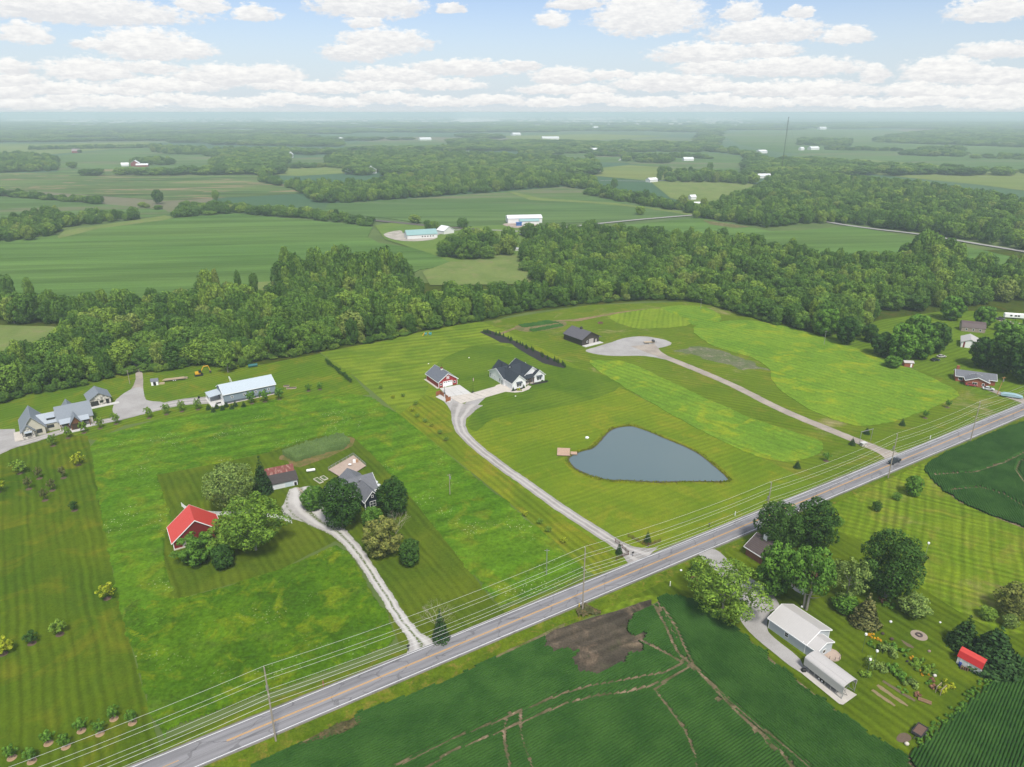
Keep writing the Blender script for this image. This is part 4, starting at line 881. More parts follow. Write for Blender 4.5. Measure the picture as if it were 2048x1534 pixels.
def scatter(name, items, crowns, label=None):
    me = bpy.data.meshes.new(name); me.from_pydata([(q[0], q[1], 0) for q in items], [], [])
    n = len(items); gg = np.random.default_rng(5)
    sc = me.attributes.new('sc', 'FLOAT_VECTOR', 'POINT'); sc.data.foreach_set('vector', np.array([(q[3] / 10, q[3] / 10, q[2] / 12) for q in items], np.float32).ravel())
    rz = me.attributes.new('rz', 'FLOAT_VECTOR', 'POINT'); rr = np.zeros((n, 3), np.float32); rr[:, 2] = gg.random(n) * 6.28; rz.data.foreach_set('vector', rr.ravel())
    pid = me.attributes.new('pid', 'INT', 'POINT'); pid.data.foreach_set('value', gg.integers(0, len(crowns), n).astype(np.int32))
    o = link(name, me); o['kind'] = 'stuff'
    ng = bpy.data.node_groups.new(name, 'GeometryNodeTree'); ng.interface.new_socket('Geometry', in_out='INPUT', socket_type='NodeSocketGeometry'); ng.interface.new_socket('Geometry', in_out='OUTPUT', socket_type='NodeSocketGeometry')
    N = ng.nodes; Lk = ng.links; gi = N.new('NodeGroupInput'); go = N.new('NodeGroupOutput')
    gti = N.new('GeometryNodeGeometryToInstance')
    for c in reversed(crowns):
        oi = N.new('GeometryNodeObjectInfo'); oi.inputs['Object'].default_value = c; oi.transform_space = 'ORIGINAL'; oi.inputs['As Instance'].default_value = True
        Lk.new(oi.outputs['Geometry'], gti.inputs[0])
    jn = N.new('GeometryNodeJoinGeometry')
    N.remove(gti)
    for c in reversed(crowns):
        pass
    for oi in [k for k in N if k.bl_idname == 'GeometryNodeObjectInfo']: Lk.new(oi.outputs['Geometry'], jn.inputs[0])
    ip = N.new('GeometryNodeInstanceOnPoints'); ip.inputs['Pick Instance'].default_value = True
    def attr(nm, ty):
        a = N.new('GeometryNodeInputNamedAttribute'); a.data_type = ty; a.inputs[0].default_value = nm
        return [s_ for s_ in a.outputs if s_.enabled and s_.name == 'Attribute'][0]
    Lk.new(gi.outputs[0], ip.inputs['Points']); Lk.new(jn.outputs[0], ip.inputs['Instance'])
    Lk.new(attr('pid', 'INT'), ip.inputs['Instance Index']); Lk.new(attr('rz', 'FLOAT_VECTOR'), ip.inputs['Rotation']); Lk.new(attr('sc', 'FLOAT_VECTOR'), ip.inputs['Scale'])
    Lk.new(ip.outputs[0], go.inputs[0])
    md = o.modifiers.new('scatter', 'NODES'); md.node_group = ng
    return o
crs = [cnt[k] for k in sorted(cnt)]
regs = {}
for s_, sx, q in rest: regs.setdefault('near_woods' if q[4] in ('main wood', 'tall grove', 'farmyard grove') else 'far_woods' if q[4] == 'horizon' else 'middle_woods', []).append(q)
for k, v_ in regs.items(): scatter(k, v_, crs); print(k, len(v_))
# undergrowth along the edge of the wood
ug = []
for a, b in zip(NR[:-8], NR[1:-7]):
    A, B = G(*a), G(*b); n = int((B - A).length / 2.2)
    for i in range(n):
        p = A.lerp(B, i / max(1, n)); ug.append((p.x + R.uniform(-1.5, 1.5), p.y + R.uniform(0, 4), R.uniform(1.8, 5), R.uniform(3, 6), 'u'))
ug = [q for q in ug if not any(inside(e, np.array([q[0]]), np.array([q[1]]))[0] for e in EXC[2:3])]
scatter('undergrowth', ug, crs)

# --- trees of the farmyards
def bt(pos, h, wd, seed, mat, label, n=6500, name='shade_tree', cat='tree', **k):
    kw = dict(leaf=.32 * 10 / max(7, wd) * .95); kw.update(k)
    tw = kw.pop('trunk', TK[0]); th_ = kw.pop('trunkh', None)
    return tree(name, label, cat, pos, h, wd, broad('crown', seed, mat, n=n, **kw), tw, trunkh=th_)
bt((468, 1022), 16, 17, 101, L_PALE, 'wide pale grey green tree beside the dark spruce and rusty shed', 9000, lobes=40, lr=(.9, 1.9))
bt((512, 1100), 16.5, 18, 102, L_LIGHT, 'large light green tree standing over the curved white fence', 11000, lobes=44, lr=(.7, 1.5), loose=.4)
bt((455, 1105), 10, 12, 103, L_LIGHT, 'light green tree at the right end of the red roofed barn', 6500, lobes=30, lr=(.8, 1.5), loose=.35)
bt((396, 1125), 9, 10.5, 104, L_OLIVE if False else L_MID, 'spreading tree in front of the red roofed barn', 6000, lobes=28, lr=(.7, 1.4), loose=.3, base=.8)
bt((448, 1135), 7, 6.5, 105, L_DARK, 'small dark round tree on the mown yard below the big trees', 3500, base=.4)
bt((686, 1052), 16, 14.5, 106, L_DARK, 'big dense dark maple between the gravel drive and navy house', 10000, lobes=46, lr=(.9, 1.6), base=.9)
bt((628, 1018), 8, 7.5, 107, L_MID, 'small green tree at the edge of the white gravel turning area', 4000, base=.5)
bt((788, 1030), 12.5, 10, 108, L_DARK, 'dark green tree on the right of the navy house', 6500, base=.6, lobes=34)
bt((766, 1108), 11, 12, 109, L_OLIVE, 'yellowish drooping tree below the navy house', 8000, base=.2, lobes=40, lr=(.7, 1.4), loose=.2)
bt((746, 1050), 6, 6.5, 110, L_MID, 'small bright bush by the front gable of the navy house', 3000, base=.2, name='shrub', cat='shrub')
bt((821, 1130), 8, 6.2, 111, L_DARK, 'lone small round tree on the striped lawn below the drooping tree', 3800, base=.8)
bt((1552, 1100), 15, 14, 112, L_DARK, 'left one of two dark maples leaning over the road', 9000, base=.6, lobes=42, lr=(1., 1.7))
bt((1622, 1095), 15.5, 14, 113, L_DARK, 'right one of two dark maples leaning over the road', 9000, base=.6, lobes=42, lr=(1., 1.7))
bt((1548, 1190), 16, 11, 114, L_MID, 'tall bright green tree between the gravel lot and brown roofed house', 8500, base=.5, lobes=40, lr=(.8, 1.5))
bt((1444, 1225), 14, 17, 115, L_LIGHT, 'spreading light green tree over the end of the gravel drive', 9500, lobes=40, lr=(.8, 1.6), loose=.35, base=1)
bt((1610, 1218), 17.5, 12, 116, L_LIGHT if False else L_MID, 'twin trunked tall tree above the patio and white garage', 7500, lobes=34, lr=(.8, 1.5), loose=.3, base=4.2, trunk=trunk_mesh('trunk', 9, GREYBARK, H=8, r=.26, twin=True), trunkh=1.0)
o = tree('shade_tree', 'thin airy grey green tree beside the twin trunked tree', 'tree', (1690, 1205), 14, 13, airy('crown', 117, L_PALE, 2600), trunk_mesh('trunk', 12, GREYBARK, r=.2))
bt((1770, 1195), 19, 16, 118, L_DARK, 'largest dark green tree alone on the striped lawn', 12000, lobes=50, lr=(.9, 1.6), base=.8)
bt((2028, 1230), 8.5, 10, 119, L_OLIVE, 'olive green tree cut by the right edge beside the garden', 4500, base=.3)
bt((1824, 1228), 5.5, 7, 120, L_PALE, 'low greyish shrub right of the largest dark tree', 2400, base=.1, name='shrub', cat='shrub', loose=.4)
bt((1974, 1236), 3, 4.5, 121, L_YEL if False else L_LIGHT, 'bright green bush behind the evergreens by the red shed', 1800, base=.1, name='shrub', cat='shrub')
bt((2018, 1254), 3.4, 4, 122, L_PALE, 'round grey green bush near the right edge', 1500, base=.1, name='shrub', cat='shrub')
bt((1753, 1022), 3.4, 3.2, 123, L_DARK, 'small dark round bush on the east lawn', 1500, base=.3, name='shrub', cat='shrub')
bt((1793, 1000), 2.6, 3, 124, L_MID, 'smallest low bush on the east lawn beside the road', 1200, base=.1, name='shrub', cat='shrub')
bt((1825, 990), 7, 6, 125, L_MID, 'green young tree on the east lawn near the round soybean field', 3000, base=.5)
bt((1676, 1052), 3.2, 3.6, 126, L_MID, 'small bush at the right foot of the two roadside maples', 1300, base=.2, name='shrub', cat='shrub')
bt((1391, 1148), 3.6, 3.8, 127, L_DARK, 'dark bush at the mouth of the gravel drive', 1500, base=.1, name='shrub', cat='shrub')
bt((1690, 1222), 4.5, 7, 128, L_MID, 'shrub mass at the foot of the airy tree', 2600, base=.1, name='shrub', cat='shrub')
mid = [((1690, 688), 15, 13, 'dark round tree at the edge of the wood by the light pole', L_DARK), ((1650, 672), 16, 14, 'wide tree beside the dark round tree at the wood edge', L_MID), ((1737, 684), 10, 9, 'small round tree alone between wood and clump', L_DARK),
       ((1765, 712), 12, 14, 'leftmost tree of the clump beyond the clover field', L_DARK), ((1800, 722), 20, 16, 'tallest tree of the clump beyond the clover field', L_MID), ((1838, 718), 19, 15, 'pale crowned tree in the middle of the clump beyond the clover field', L_MID),
       ((1868, 705), 16, 14, 'rightmost tree of the clump beyond the clover field', L_DARK), ((1830, 690), 17, 15, 'rear tree of the clump beyond the clover field', L_MID), ((1785, 735), 6, 9, 'low bush at the front of the clump beyond the clover field', L_MID),
       ((1965, 735), 15, 15, 'dark tree left of the grove behind the brick house', L_DARK), ((2005, 745), 19, 17, 'tall dark tree right behind the brick house', L_DARK), ((2050, 765), 20, 18, 'large dark tree at the right edge beyond the road', L_DARK), ((2010, 705), 17, 16, 'rear tree of the grove behind the brick house', L_MID), ((2060, 690), 16, 16, 'tree at the right edge behind the grove', L_MID),
       ((1965, 655), 13, 12, 'conical green tree behind the gambrel roofed shed', L_MID), ((1900, 640), 15, 15, 'tree left of the gambrel roofed shed', L_MID), ((1992, 660), 4.5, 3.5, 'small blue grey spruce on the far yard', L_PALE)]
protoD = [broad('crown', 150 + i, m_, n=6500, lobes=36, lr=(.9, 1.7), base=.7) for i, m_ in enumerate((L_DARK, L_MID))]
for i, (p, h, wd, lab, m_) in enumerate(mid): tree('shade_tree', lab, 'tree', p, h, wd, protoD[0 if m_ is L_DARK else 1], TK[i % 3])
# lone far trees
for i, (p, h, wd, lab) in enumerate([((318, 408), 19, 16, 'tall dark tree pair standing above the far left hedgerow'), ((432, 401), 15, 9, 'slim tree rising from the hedge below the patchy field'), ((145, 337), 15, 24, 'lone round tree in the far left green field'), ((1228, 377), 16, 12, 'lone tree at the edge of the middle wood'),
                                     ((1420, 340), 17, 14, 'lone narrow tree in the far field near the village'), ((1180, 322), 18, 28, 'lone dark tree in the far middle field'), ((1392, 437), 9, 11, 'round bush at the corner of the pale country road'), ((1410, 437), 7, 10, 'second bush at the corner of the pale country road'),
                                     ((830, 447), 10, 14, 'dark round tree beside the railway embankment'), ((925, 456), 11, 12, 'lone tree between the railway and the white factory'), ((1280, 430), 11, 12, 'lone tree in front of the village lawn'), ((80, 325), 9, 16, 'small tree left of the tiny red far barn'), ((160, 306), 10, 16, 'small tree right of the tiny red far barn')]):
    tree('lone_tree', lab, 'tree', p, h, wd, BR[i % 6], TK[i % 3])
# conifers
CN = [conifer('crown', 200 + i, L_CON) for i in range(2)]
def cone(pos, h, wd, label, me=None, name='spruce_tree', cat='spruce', group=None): return tree(name, label, cat, pos, h, wd, me or CN[R.randint(0, 1)], TK[1], group, nomH=10, nomR=3, trunkh=.6)
cone((527, 985), 14, 7, 'tall dark spruce left of the rusty roofed shed', conifer('crown', 210, L_CON, 4200))
cone((1729, 1248), 9.5, 8, 'brownish spruce on the lawn above the flower garden', conifer('crown', 211, L_BROWN, 3600, ragged=.5))
cone((1980, 1328), 11, 12, 'wide dark spruce right behind the little red roofed shed', conifer('crown', 212, L_CON, 5200, Rr=3.4))
cone((1925, 1292), 9, 8, 'smaller dark spruce left behind the little red roofed shed', conifer('crown', 213, L_CON, 3600))
cone((882, 1280), 9.5, 4.6, 'narrow dark cedar by the road beside the turquoise bin', conifer('crown', 214, L_CON, 2600, base=.1))
for x, y in ((417, 819), (427, 824.5), (434, 817), (445, 821), (453, 814), (464, 819), (471, 812.5), (488, 814)):
    cone((x, y), 3.1, 2.3, 'little dark cone shaped spruce in the cluster before the blue grey building', group='little spruces before the blue grey building')
sp = [G(965, 664), G(1000, 672), G(1040, 690), G(1090, 714), G(1133, 735)]
spl = smooth(sp, 8, False)
for i in range(30):
    p = spl[min(len(spl) - 1, int(i / 30 * len(spl)))].lerp(spl[min(len(spl) - 1, int(i / 30 * len(spl)) + 1)], R.random())
    cone(p + Vector((R.uniform(-.5, .5), R.uniform(-1.2, 1.0), 0)), R.uniform(2.2, 3.6), R.uniform(1.2, 1.8), 'young spruce in the black mulch bed behind the white farmhouse', group='spruces in the mulch bed')
cone((1133 + 162, 1085), 4.6, 2.4, 'little spruce behind the split rail fence right of the drive'); cone((1238, 1108), 4.2, 2.2, 'little spruce behind the split rail fence left of the drive')
for x, y, lab in ((1704, 890, 'little spruce beside the drive gate'), (1733, 868, 'dark little spruce right of the drive gate'), (1594, 936, 'little spruce at the lower corner of the clover field'), (1804, 851, 'little spruce below the large clover field')): cone((x, y), 3.4, 2.6, lab)
# saplings with mulch rings
SAP = {}
for nm_, m_ in (('mid', L_MID), ('yel', L_YEL), ('light', L_LIGHT), ('brown', L_BROWN), ('dark', L_DARK)): SAP[nm_] = broad('crown', 300 + len(SAP), m_, n=800, leaf=.6, lobes=14, lr=(.8, 1.7), base=3.2, loose=.45, shape=.7)
MUL = plain('brown_mulch', (.10, .065, .045), .95, .35, 3); TAN = plain('tan_mulch', (.30, .2, .12), .95, .3, 3)
ringb = MB().ball((0, 0, 0), 1.05, 1.05, .16, 12, 4).mesh('mulch_ring', MUL); ringt = MB().ball((0, 0, 0), .95, .95, .16, 12, 4).mesh('mulch_ring', TAN)
stem = MB().tube([(0, 0, 0), (.03, .02, 1.6), (0, 0, 3.2)], .06, 6, .03).mesh('trunk', BARK)
def sapling(pos, kind, h, wd, label, ring=ringb, group=None):
    o = tree('sapling', label, 'sapling', pos, h, wd, SAP[kind], None, group); k = link('trunk', stem, o); k.scale = (1, 1, h / 5)
    if ring: link('mulch_ring', ring, o)
    return o
for (x, y, k, h, wd, lab) in [(157, 930, 'yel', 4.6, 4.6, 'bright yellow green sapling at the top corner of the west lawn'), (40, 947, 'light', 5, 5, 'yellowish sapling close to the curved grey drive'), (215, 1197, 'yel', 4.4, 4.4, 'bright yellow sapling on the edge between lawn and meadow'),
        (7, 1308, 'yel', 4.4, 4.6, 'bright yellow sapling cut by the left edge'), (120, 1269, 'light', 4, 3.6, 'pale green sapling on the middle of the west lawn'), (64, 1287, 'dark', 3.4, 3, 'dark sapling left of the pale green one on the west lawn'), (149, 1021, 'dark', 3.4, 2.8, 'dark sapling standing apart with a wide mulch ring'),
        (-4, 985, 'yel', 4.5, 4.5, 'yellow green sapling half outside the left edge')]: sapling((x, y), k, h, wd, lab)
for (x, y) in ((79, 957), (127, 956), (58, 978), (105, 981), (90, 1001)): sapling((x, y), 'brown', 4.4, 2.2, 'thin brownish conical sapling in the group on the west lawn', group='brownish saplings on the west lawn')
for (x, y) in ((163, 1462), (200, 1468), (228, 1438), (265, 1446), (97, 1487), (132, 1494), (24, 1516), (64, 1523)): sapling((x, y), 'mid', 3.2, 2.4, 'green sapling with tan mulch ring in the group at the bottom left', ringt, 'saplings at the bottom left')
for (x, y) in ((106, 892), (136, 876), (168, 866), (200, 857), (232, 848), (298, 836), (333, 829), (364, 823), (396, 819)): sapling((x, y), 'light', 4.8, 3.0, 'green sapling in the row along the curved grey drive', group='saplings along the grey drive')
for (x, y) in ((504, 807), (530, 804), (559, 799)): sapling((x, y), 'mid', 5.6, 4.2, 'pale sapling before the long wall of the blue grey building', group='saplings before the blue grey building')
for i in range(15):
    f = i / 14; sapling((652 + 50 * f + R.uniform(-2, 2), 724 + 42 * f), 'dark', R.uniform(1.8, 2.8), R.uniform(1.6, 2.4), 'small dark shrub in the row on the left boundary of the long lawn', None, 'shrubs on the boundary line')
for i, (x, y) in enumerate(((762, 778), (786, 797), (806, 794), (832, 810), (824, 823), (835, 835), (850, 845), (863, 854), (880, 868), (893, 882), (1050, 1032), (1080, 1048), (1097, 1064), (1127, 1086))):
    sapling((x, y), 'yel' if i % 3 == 1 else 'light', 1.8, 2.0, 'tiny young fruit tree in the line along the left boundary', None, 'tiny fruit trees on the boundary')
for (x, y, h) in ((1376, 812 + 0, 0), ): pass
for (x, y, lab) in ((1652, 922, 'thin sapling between clover field and road'), (1850, 836, 'thin sapling with brown ring above the road'), (1895, 815, 'wispy sapling beside the large clover field'), (617, 782, 'left thin sapling on the grass right of the blue grey building'), (640, 779, 'right thin sapling on the grass right of the blue grey building')): sapling((x, y), 'mid', 3.4, 2.6, lab)
tree('young_tree', 'yellowish young tree at the wood edge behind the blue grey building', 'tree', (456, 745), 11, 8, SAP['light'], TK[0])
# leafless thicket and dry roadside tops
DRY = plain('dry_twigs', (.34, .30, .25), .9, .2, 1)
o = thing('bare_tree', 'leafless grey tree between the navy house and drooping tree', 'bare tree', G(792, 1072)); k = link('branches', bare_mesh('branches', 3, DRY, 9), o)
o = thing('bare_tree', 'dry leafless tree top behind the roadside cedar', 'bare tree', G(873, 1262)); link('branches', bare_mesh('branches', 5, DRY, 9), o)
o = thing('bare_tree', 'dead pale trunk leaning in the left wood', 'bare tree', G(48, 640)); link('branches', bare_mesh('branches', 6, DRY, 14, 5), o)
# garden clumps
def clump(pos, h, wd, mat, lab, cat='shrub', name='garden_shrub', seed=0, group=None):
    me = leaves('foliage', [(R.uniform(-.95, .95) * wd / 2, R.uniform(-.95, .95) * wd / 2, h * R.uniform(.25, .6)) for _ in range(7)], [max(.18, min(wd, h * 1.3) * .24)] * 7, int(160 + 60 * wd), .15 + .02 * wd, mat, 400 + R.randint(0, 9999), inner=.05)
    o = link(name, me, None, G(*pos)); tag(o, lab, cat, group); return o
for (x, y, h, wd, m_, lab) in [(1743, 1272, .7, 1.8, L_FLO, 'large orange flower clump at the top of the garden'), (1755, 1280, .6, 1.2, L_FLO, 'smaller orange flower clump beside the large one'), (1824, 1318, .6, 1.0, L_FLO, 'lone orange flower clump in the middle of the garden'), (1848, 1347, .6, 1.6, L_FLO, 'faint orange flowers at the right of the garden'),
        (1768, 1305, 2.4, 4.2, L_PALE, 'large round grey green ornamental grass mound'), (1752, 1336, 2.8, 4.0, L_PALE, 'striped round ornamental grass mound by the tall posts'), (1840, 1335, 1.4, 3.8, L_LIGHT, 'bright green leafy bed at the middle of the garden'), (1826, 1330, 1.3, 3.6, L_LIGHT, 'bright leafy clump left in the garden bed'), (1858, 1345, 1.4, 3.4, L_LIGHT, 'bright leafy clump right in the garden bed'),
        (1786, 1345, 1.6, 3.6, L_MID, 'dark green shrub in the lower garden row'), (1806, 1358, 1.6, 3.8, L_MID, 'middle shrub in the lower garden row'), (1820, 1368, 1.5, 3.2, L_PALE, 'pale shrub at the end of the lower garden row'), (1887, 1385, 1.5, 1.9, L_YEL, 'yellow green vine over the small arbour'), (1897, 1372, 1.5, 1.9, L_YEL, 'upper half of the yellow green vine'),
        (1745, 1290, 1.0, 2.8, L_MID, 'low green clump below the orange flowers'), (1783, 1290, .9, 2.4, L_MID, 'low green clump right of the orange flowers'), (1797, 1300, 1.2, 2.8, L_MID, 'green clump above the leafy bed'), (1812, 1307, 1.1, 2.4, L_MID, 'green clump near the dark pots'), (1730, 1352, 1.6, 1.8, L_LIGHT, 'green clump at the foot of the tall garden posts'),
        (1868, 1378, .9, 1.6, L_PINK, 'pink flowers near the small arbour'), (1835, 1392, .8, 1.4, L_PINK, 'pinkish flowers left of the log pile'), (1866, 1362, .7, 1.2, L_PINK, 'small pink clump above the arbour'), (1766, 1203, 1.2, 2.2, L_PINK, 'reddish shrub under the largest dark tree'), (1777, 1213, 1.3, 2.6, L_MID, 'low green shrub under the largest dark tree'),
        (1388, 1158, .7, 2.2, L_PINK, 'small round flower bed with red blooms near the road'), (1850, 1118, .7, 1.8, L_BROWN, 'rusty flower ring at the foot of the lawn pole'), (1855, 1424 - 60, .6, 1.6, L_MID, 'low herb clump right of the leafy bed'), (1808, 1380, .6, 2.2, L_MID, 'low herb row end below the lower garden row')]:
    clump((x, y), h, wd, m_, lab)
for i in range(20):
    f = i / 19; clump((1838 + 190 * f + R.uniform(-4, 4), 1490 - 172 * f + R.uniform(-3, 3)), .9, 2.2, SL if False else L_MID, 'weedy clump along the edge of the corner soybean field', group='weeds on the soybean field edge', name='weed_clump', cat='weeds')
# mulch bed
sheet('mulch_bed', [(959, 664), (975, 659), (1000, 669), (1044, 688), (1102, 716), (1134, 732), (1129, 737), (1085, 727), (1070, 717), (1048, 705), (1023, 688), (1000, 685), (978, 673)], plain('black_mulch', (.022, .02, .02), .95, .4, 2), .1, amp=.5)
# haze over the whole country
hz = MB().box(-42000, 42000, -2900, 52000, -1, 124).build('haze', None) if False else None
m = bpy.data.materials.new('haze'); m.use_nodes = True; m.node_tree.nodes.clear(); t = NT(m.node_tree)
pv = t.n.new('ShaderNodeVolumePrincipled'); pv.inputs['Color'].default_value = (.74, .88, .94, 1); pv.inputs['Density'].default_value = 1.65e-4; pv.inputs['Anisotropy'].default_value = 0
t.l.new(pv.outputs[0], t.n.new('ShaderNodeOutputMaterial').inputs['Volume'])
hz = MB().box(-46000, 46000, -3100, 61000, -1.2, 124).build('haze', m); hz['kind'] = 'stuff'

# ---------------------------------------------------------------- buildings
WHITE = lined('white_board_siding', (.82, .82, .82), (.66, .66, .67), .42, 'xy', .09, .7)
TRIM = plain('white_trim', (.84, .84, .83), .5, .05)
SHING = lined('dark_slate_shingles', (.03, .038, .05), (.02, .025, .033), .38, 'z', .25, .85, var=.25)
GLASS = plain('window_glass', (.02, .025, .03), .08, .1, 1, spec=.7)
CONC = plain('pale_concrete', (.50, .455, .40), .85, .18, .35)
CONCW = plain('white_concrete', (.52, .51, .485), .85, .12, .35)
RED = lined('red_metal_siding', (.30, .022, .026), (.2, .016, .02), .46, 'xy', .1, .55, var=.08)
GREYROOF = lined('grey_metal_roof', (.135, .145, .17), (.085, .09, .11), .46, 'y', .12, .45, 0, var=.1)
def gable(o, x0, x1, y0, y1, ze, zr, axis, wall, roof, oh=.4, th=.16, z0=0, names=('wall', 'roof'), fascia=None):
    """walls with two gables and a two-sided roof; the ridge runs along `axis`"""
    mb = MB()
    if axis == 'y': c = (x0 + x1) / 2; mb.prism([(x0, z0), (x1, z0), (x1, ze), (c, zr), (x0, ze)], y0, y1)
    else: c = (y0 + y1) / 2; mb.prism([(y0, z0), (y1, z0), (y1, ze), (c, zr), (y0, ze)], x0, x1, 'x')
    w_ = mb.build(names[0], wall, o)
    a0, a1 = (x0, x1) if axis == 'y' else (y0, y1); b0, b1 = (y0, y1) if axis == 'y' else (x0, x1)
    sl = (zr - ze) / (c - a0); e = th + .02; rf = MB(); P = lambda a, b, z: (a, b, z) if axis == 'y' else (b, a, z)
    for s_, aa in ((-1, a0), (1, a1)):
        ee = aa + s_ * oh; zz = ze - sl * oh + e; q = [P(ee, b0 - oh, zz), P(ee, b1 + oh, zz), P(c, b1 + oh, zr + e), P(c, b0 - oh, zr + e)]
        if (s_ > 0) == (axis == 'y'): q = q[::-1]
        if axis == 'y': q = q[::-1]
        A, B, Cc = Vector(q[0]), Vector(q[1]), Vector(q[2])
        if (B - A).cross(Cc - A).z < 0: q = q[::-1]
        rf.slab(q, th)
    r_ = rf.build(names[1], roof, o)
    if fascia:
        fb = MB()
        for bb in (b0 - oh, b1 + oh):
            for s_, aa in ((-1, a0), (1, a1)):
                ee = aa + s_ * oh; zz = ze - sl * oh + e + .03; d0 = -.05 if bb == b0 - oh else .05
                pr = [(ee, zz), (c, zr + e + .03), (c, zr + e - .28), (ee, zz - .28)]
                fb.prism(pr, bb, bb + d0 * 1.6, 'y' if axis == 'y' else 'x')
        for s_, aa in ((-1, a0), (1, a1)):
            ee = aa + s_ * oh; zz = ze - sl * oh + e
            X0, X1 = sorted((ee, ee + s_ * .1)); 
            if axis == 'y': fb.box(X0, X1, b0 - oh, b1 + oh, zz - .22, zz + .01)
            else: fb.box(b0 - oh, b1 + oh, X0, X1, zz - .22, zz + .01)
        fb.build('fascia', fascia, o)
    return w_, r_
def window(o, face, at, u, z, w_, h, frame=TRIM, glass=GLASS, bars=(1, 1), name='window', d=.07):
    """face: -y, +y, -x, +x wall of the local frame at coordinate `at`; u along the wall, z sill height"""
    s_ = -1 if face[0] == '-' else 1; fr = MB(); gl = MB()
    def bx(mb, u0, u1, z0, z1, d0, d1):
        q0, q1 = sorted((at + s_ * d0, at + s_ * d1))
        mb.box(u0, u1, q0, q1, z0, z1) if face[1] == 'y' else mb.box(q0, q1, u0, u1, z0, z1)
    f_ = .11
    bx(fr, u - w_ / 2 - f_, u - w_ / 2, z - f_, z + h + f_, -.02, d); bx(fr, u + w_ / 2, u + w_ / 2 + f_, z - f_, z + h + f_, -.02, d)
    bx(fr, u - w_ / 2, u + w_ / 2, z - f_, z, -.02, d); bx(fr, u - w_ / 2, u + w_ / 2, z + h, z + h + f_, -.02, d)
    for i in range(1, bars[0]): q = u - w_ / 2 + w_ * i / bars[0]; bx(fr, q - .035, q + .035, z, z + h, 0, d * .8)
    for i in range(1, bars[1]): q = z + h * i / bars[1]; bx(fr, u - w_ / 2, u + w_ / 2, q - .035, q + .035, 0, d * .75)
    a = fr.build(name, frame, o); bx(gl, u - w_ / 2, u + w_ / 2, z, z + h, -.02, .03); gl.build('pane', glass, a); return a
def door(o, face, at, u, w_, h, mat, name='door', z=.05, d=.05, panels=0, frame=None, lights=0):
    s_ = -1 if face[0] == '-' else 1
    def bx(mb, u0, u1, z0, z1, d0, d1):
        q0, q1 = sorted((at + s_ * d0, at + s_ * d1))
        mb.box(u0, u1, q0, q1, z0, z1) if face[1] == 'y' else mb.box(q0, q1, u0, u1, z0, z1)
        return mb
    if panels:
        a = bx(MB(), u - w_ / 2, u + w_ / 2, z, z + h, -.02, d * .5).build(name, mat, o)
        for i in range(panels):
            k = bx(MB(), u - w_ / 2 + .03, u + w_ / 2 - .03, z + h * i / panels + .03, z + h * (i + 1) / panels - .03, d * .3, d)
            k.build('panel', mat, a)
        if lights:
            g_ = MB()
            for j in range(lights): q = u - w_ / 2 + w_ * (j + .5) / lights; bx(g_, q - w_ / lights * .33, q + w_ / lights * .33, z + h * (panels - 1) / panels + .12, z + h - .14, d, d + .02)
            g_.build('window', GLASS, a)
    else: a = bx(MB(), u - w_ / 2, u + w_ / 2, z, z + h, -.02, d).build(name, mat, o)
    if frame:
        fb = MB(); bx(fb, u - w_ / 2 - .14, u - w_ / 2, z, z + h + .14, -.02, d + .03); bx(fb, u + w_ / 2, u + w_ / 2 + .14, z, z + h + .14, -.02, d + .03); bx(fb, u - w_ / 2, u + w_ / 2, z + h, z + h + .14, -.02, d + .03); fb.build('door_frame', frame, a)
    return a
def corners(o, x0, x1, y0, y1, z1, mat, z0=0, w_=.16):
    mb = MB()
    for x, s in ((x0, -1), (x1, 1)):
        for y, q in ((y0, -1), (y1, 1)):
            mb.box(min(x - s * w_, x + s * .03), max(x - s * w_, x + s * .03), min(y - q * w_, y + q * .03), max(y - q * w_, y + q * .03), z0, z1)
    mb.build('corner_trim', mat, o)
def root(name, label, cat, a, ang=TH, group=None): p = G(*a); return thing(name, label, cat, (p.x, p.y, Z4), rad(ang), group)

# red barn with the white garage door
o = root('red_barn', 'red metal barn with grey roof, white cupola and white garage door', 'barn', (877.6, 776.4), 31.5)
Wd, Dp = 9.7, 13.4
gable(o, 0, Wd, 0, Dp, 3.0, 6.3, 'y', RED, GREYROOF, .45, fascia=TRIM); corners(o, 0, Wd, 0, Dp, 3.0, TRIM)
door(o, '-y', 0, 4.7, 4.7, 2.5, TRIM, 'garage_door', panels=4, frame=TRIM, lights=4)
window(o, '-y', 0, 1.2, 1.1, .9, .9); window(o, '-y', 0, 8.3, 1.1, .9, .9)
q = MB().box(4.15, 5.55, -.08, 0, 3.65, 5.05).build('barn_quilt', TRIM, o)
k = MB(); k.box(4.3, 5.4, -.11, -.08, 3.8, 4.9); k.build('quilt_field', plain('quilt_red', (.3, .03, .03)), q)
k = MB(); k.quad((4.85, -.13, 4.85), (5.35, -.13, 4.35), (4.85, -.13, 3.85), (4.35, -.13, 4.35)).quad((4.35, -.125, 4.85), (4.6, -.125, 4.85), (4.35, -.125, 4.6)).quad((5.35, -.125, 4.85), (5.35, -.125, 4.6), (5.1, -.125, 4.85)).quad((4.35, -.125, 3.85), (4.35, -.125, 4.1), (4.6, -.125, 3.85)).quad((5.35, -.125, 3.85), (5.1, -.125, 3.85), (5.35, -.125, 4.1)); k.build('quilt_star', TRIM, q)
k = MB(); k.box(4.72, 4.98, -.15, -.13, 4.22, 4.48); k.build('quilt_centre', plain('quilt_blue', (.03, .04, .12)), q)
cu = MB().box(4.35, 5.35, 5.9, 6.9, 5.9, 7.0).build('cupola', TRIM, o)
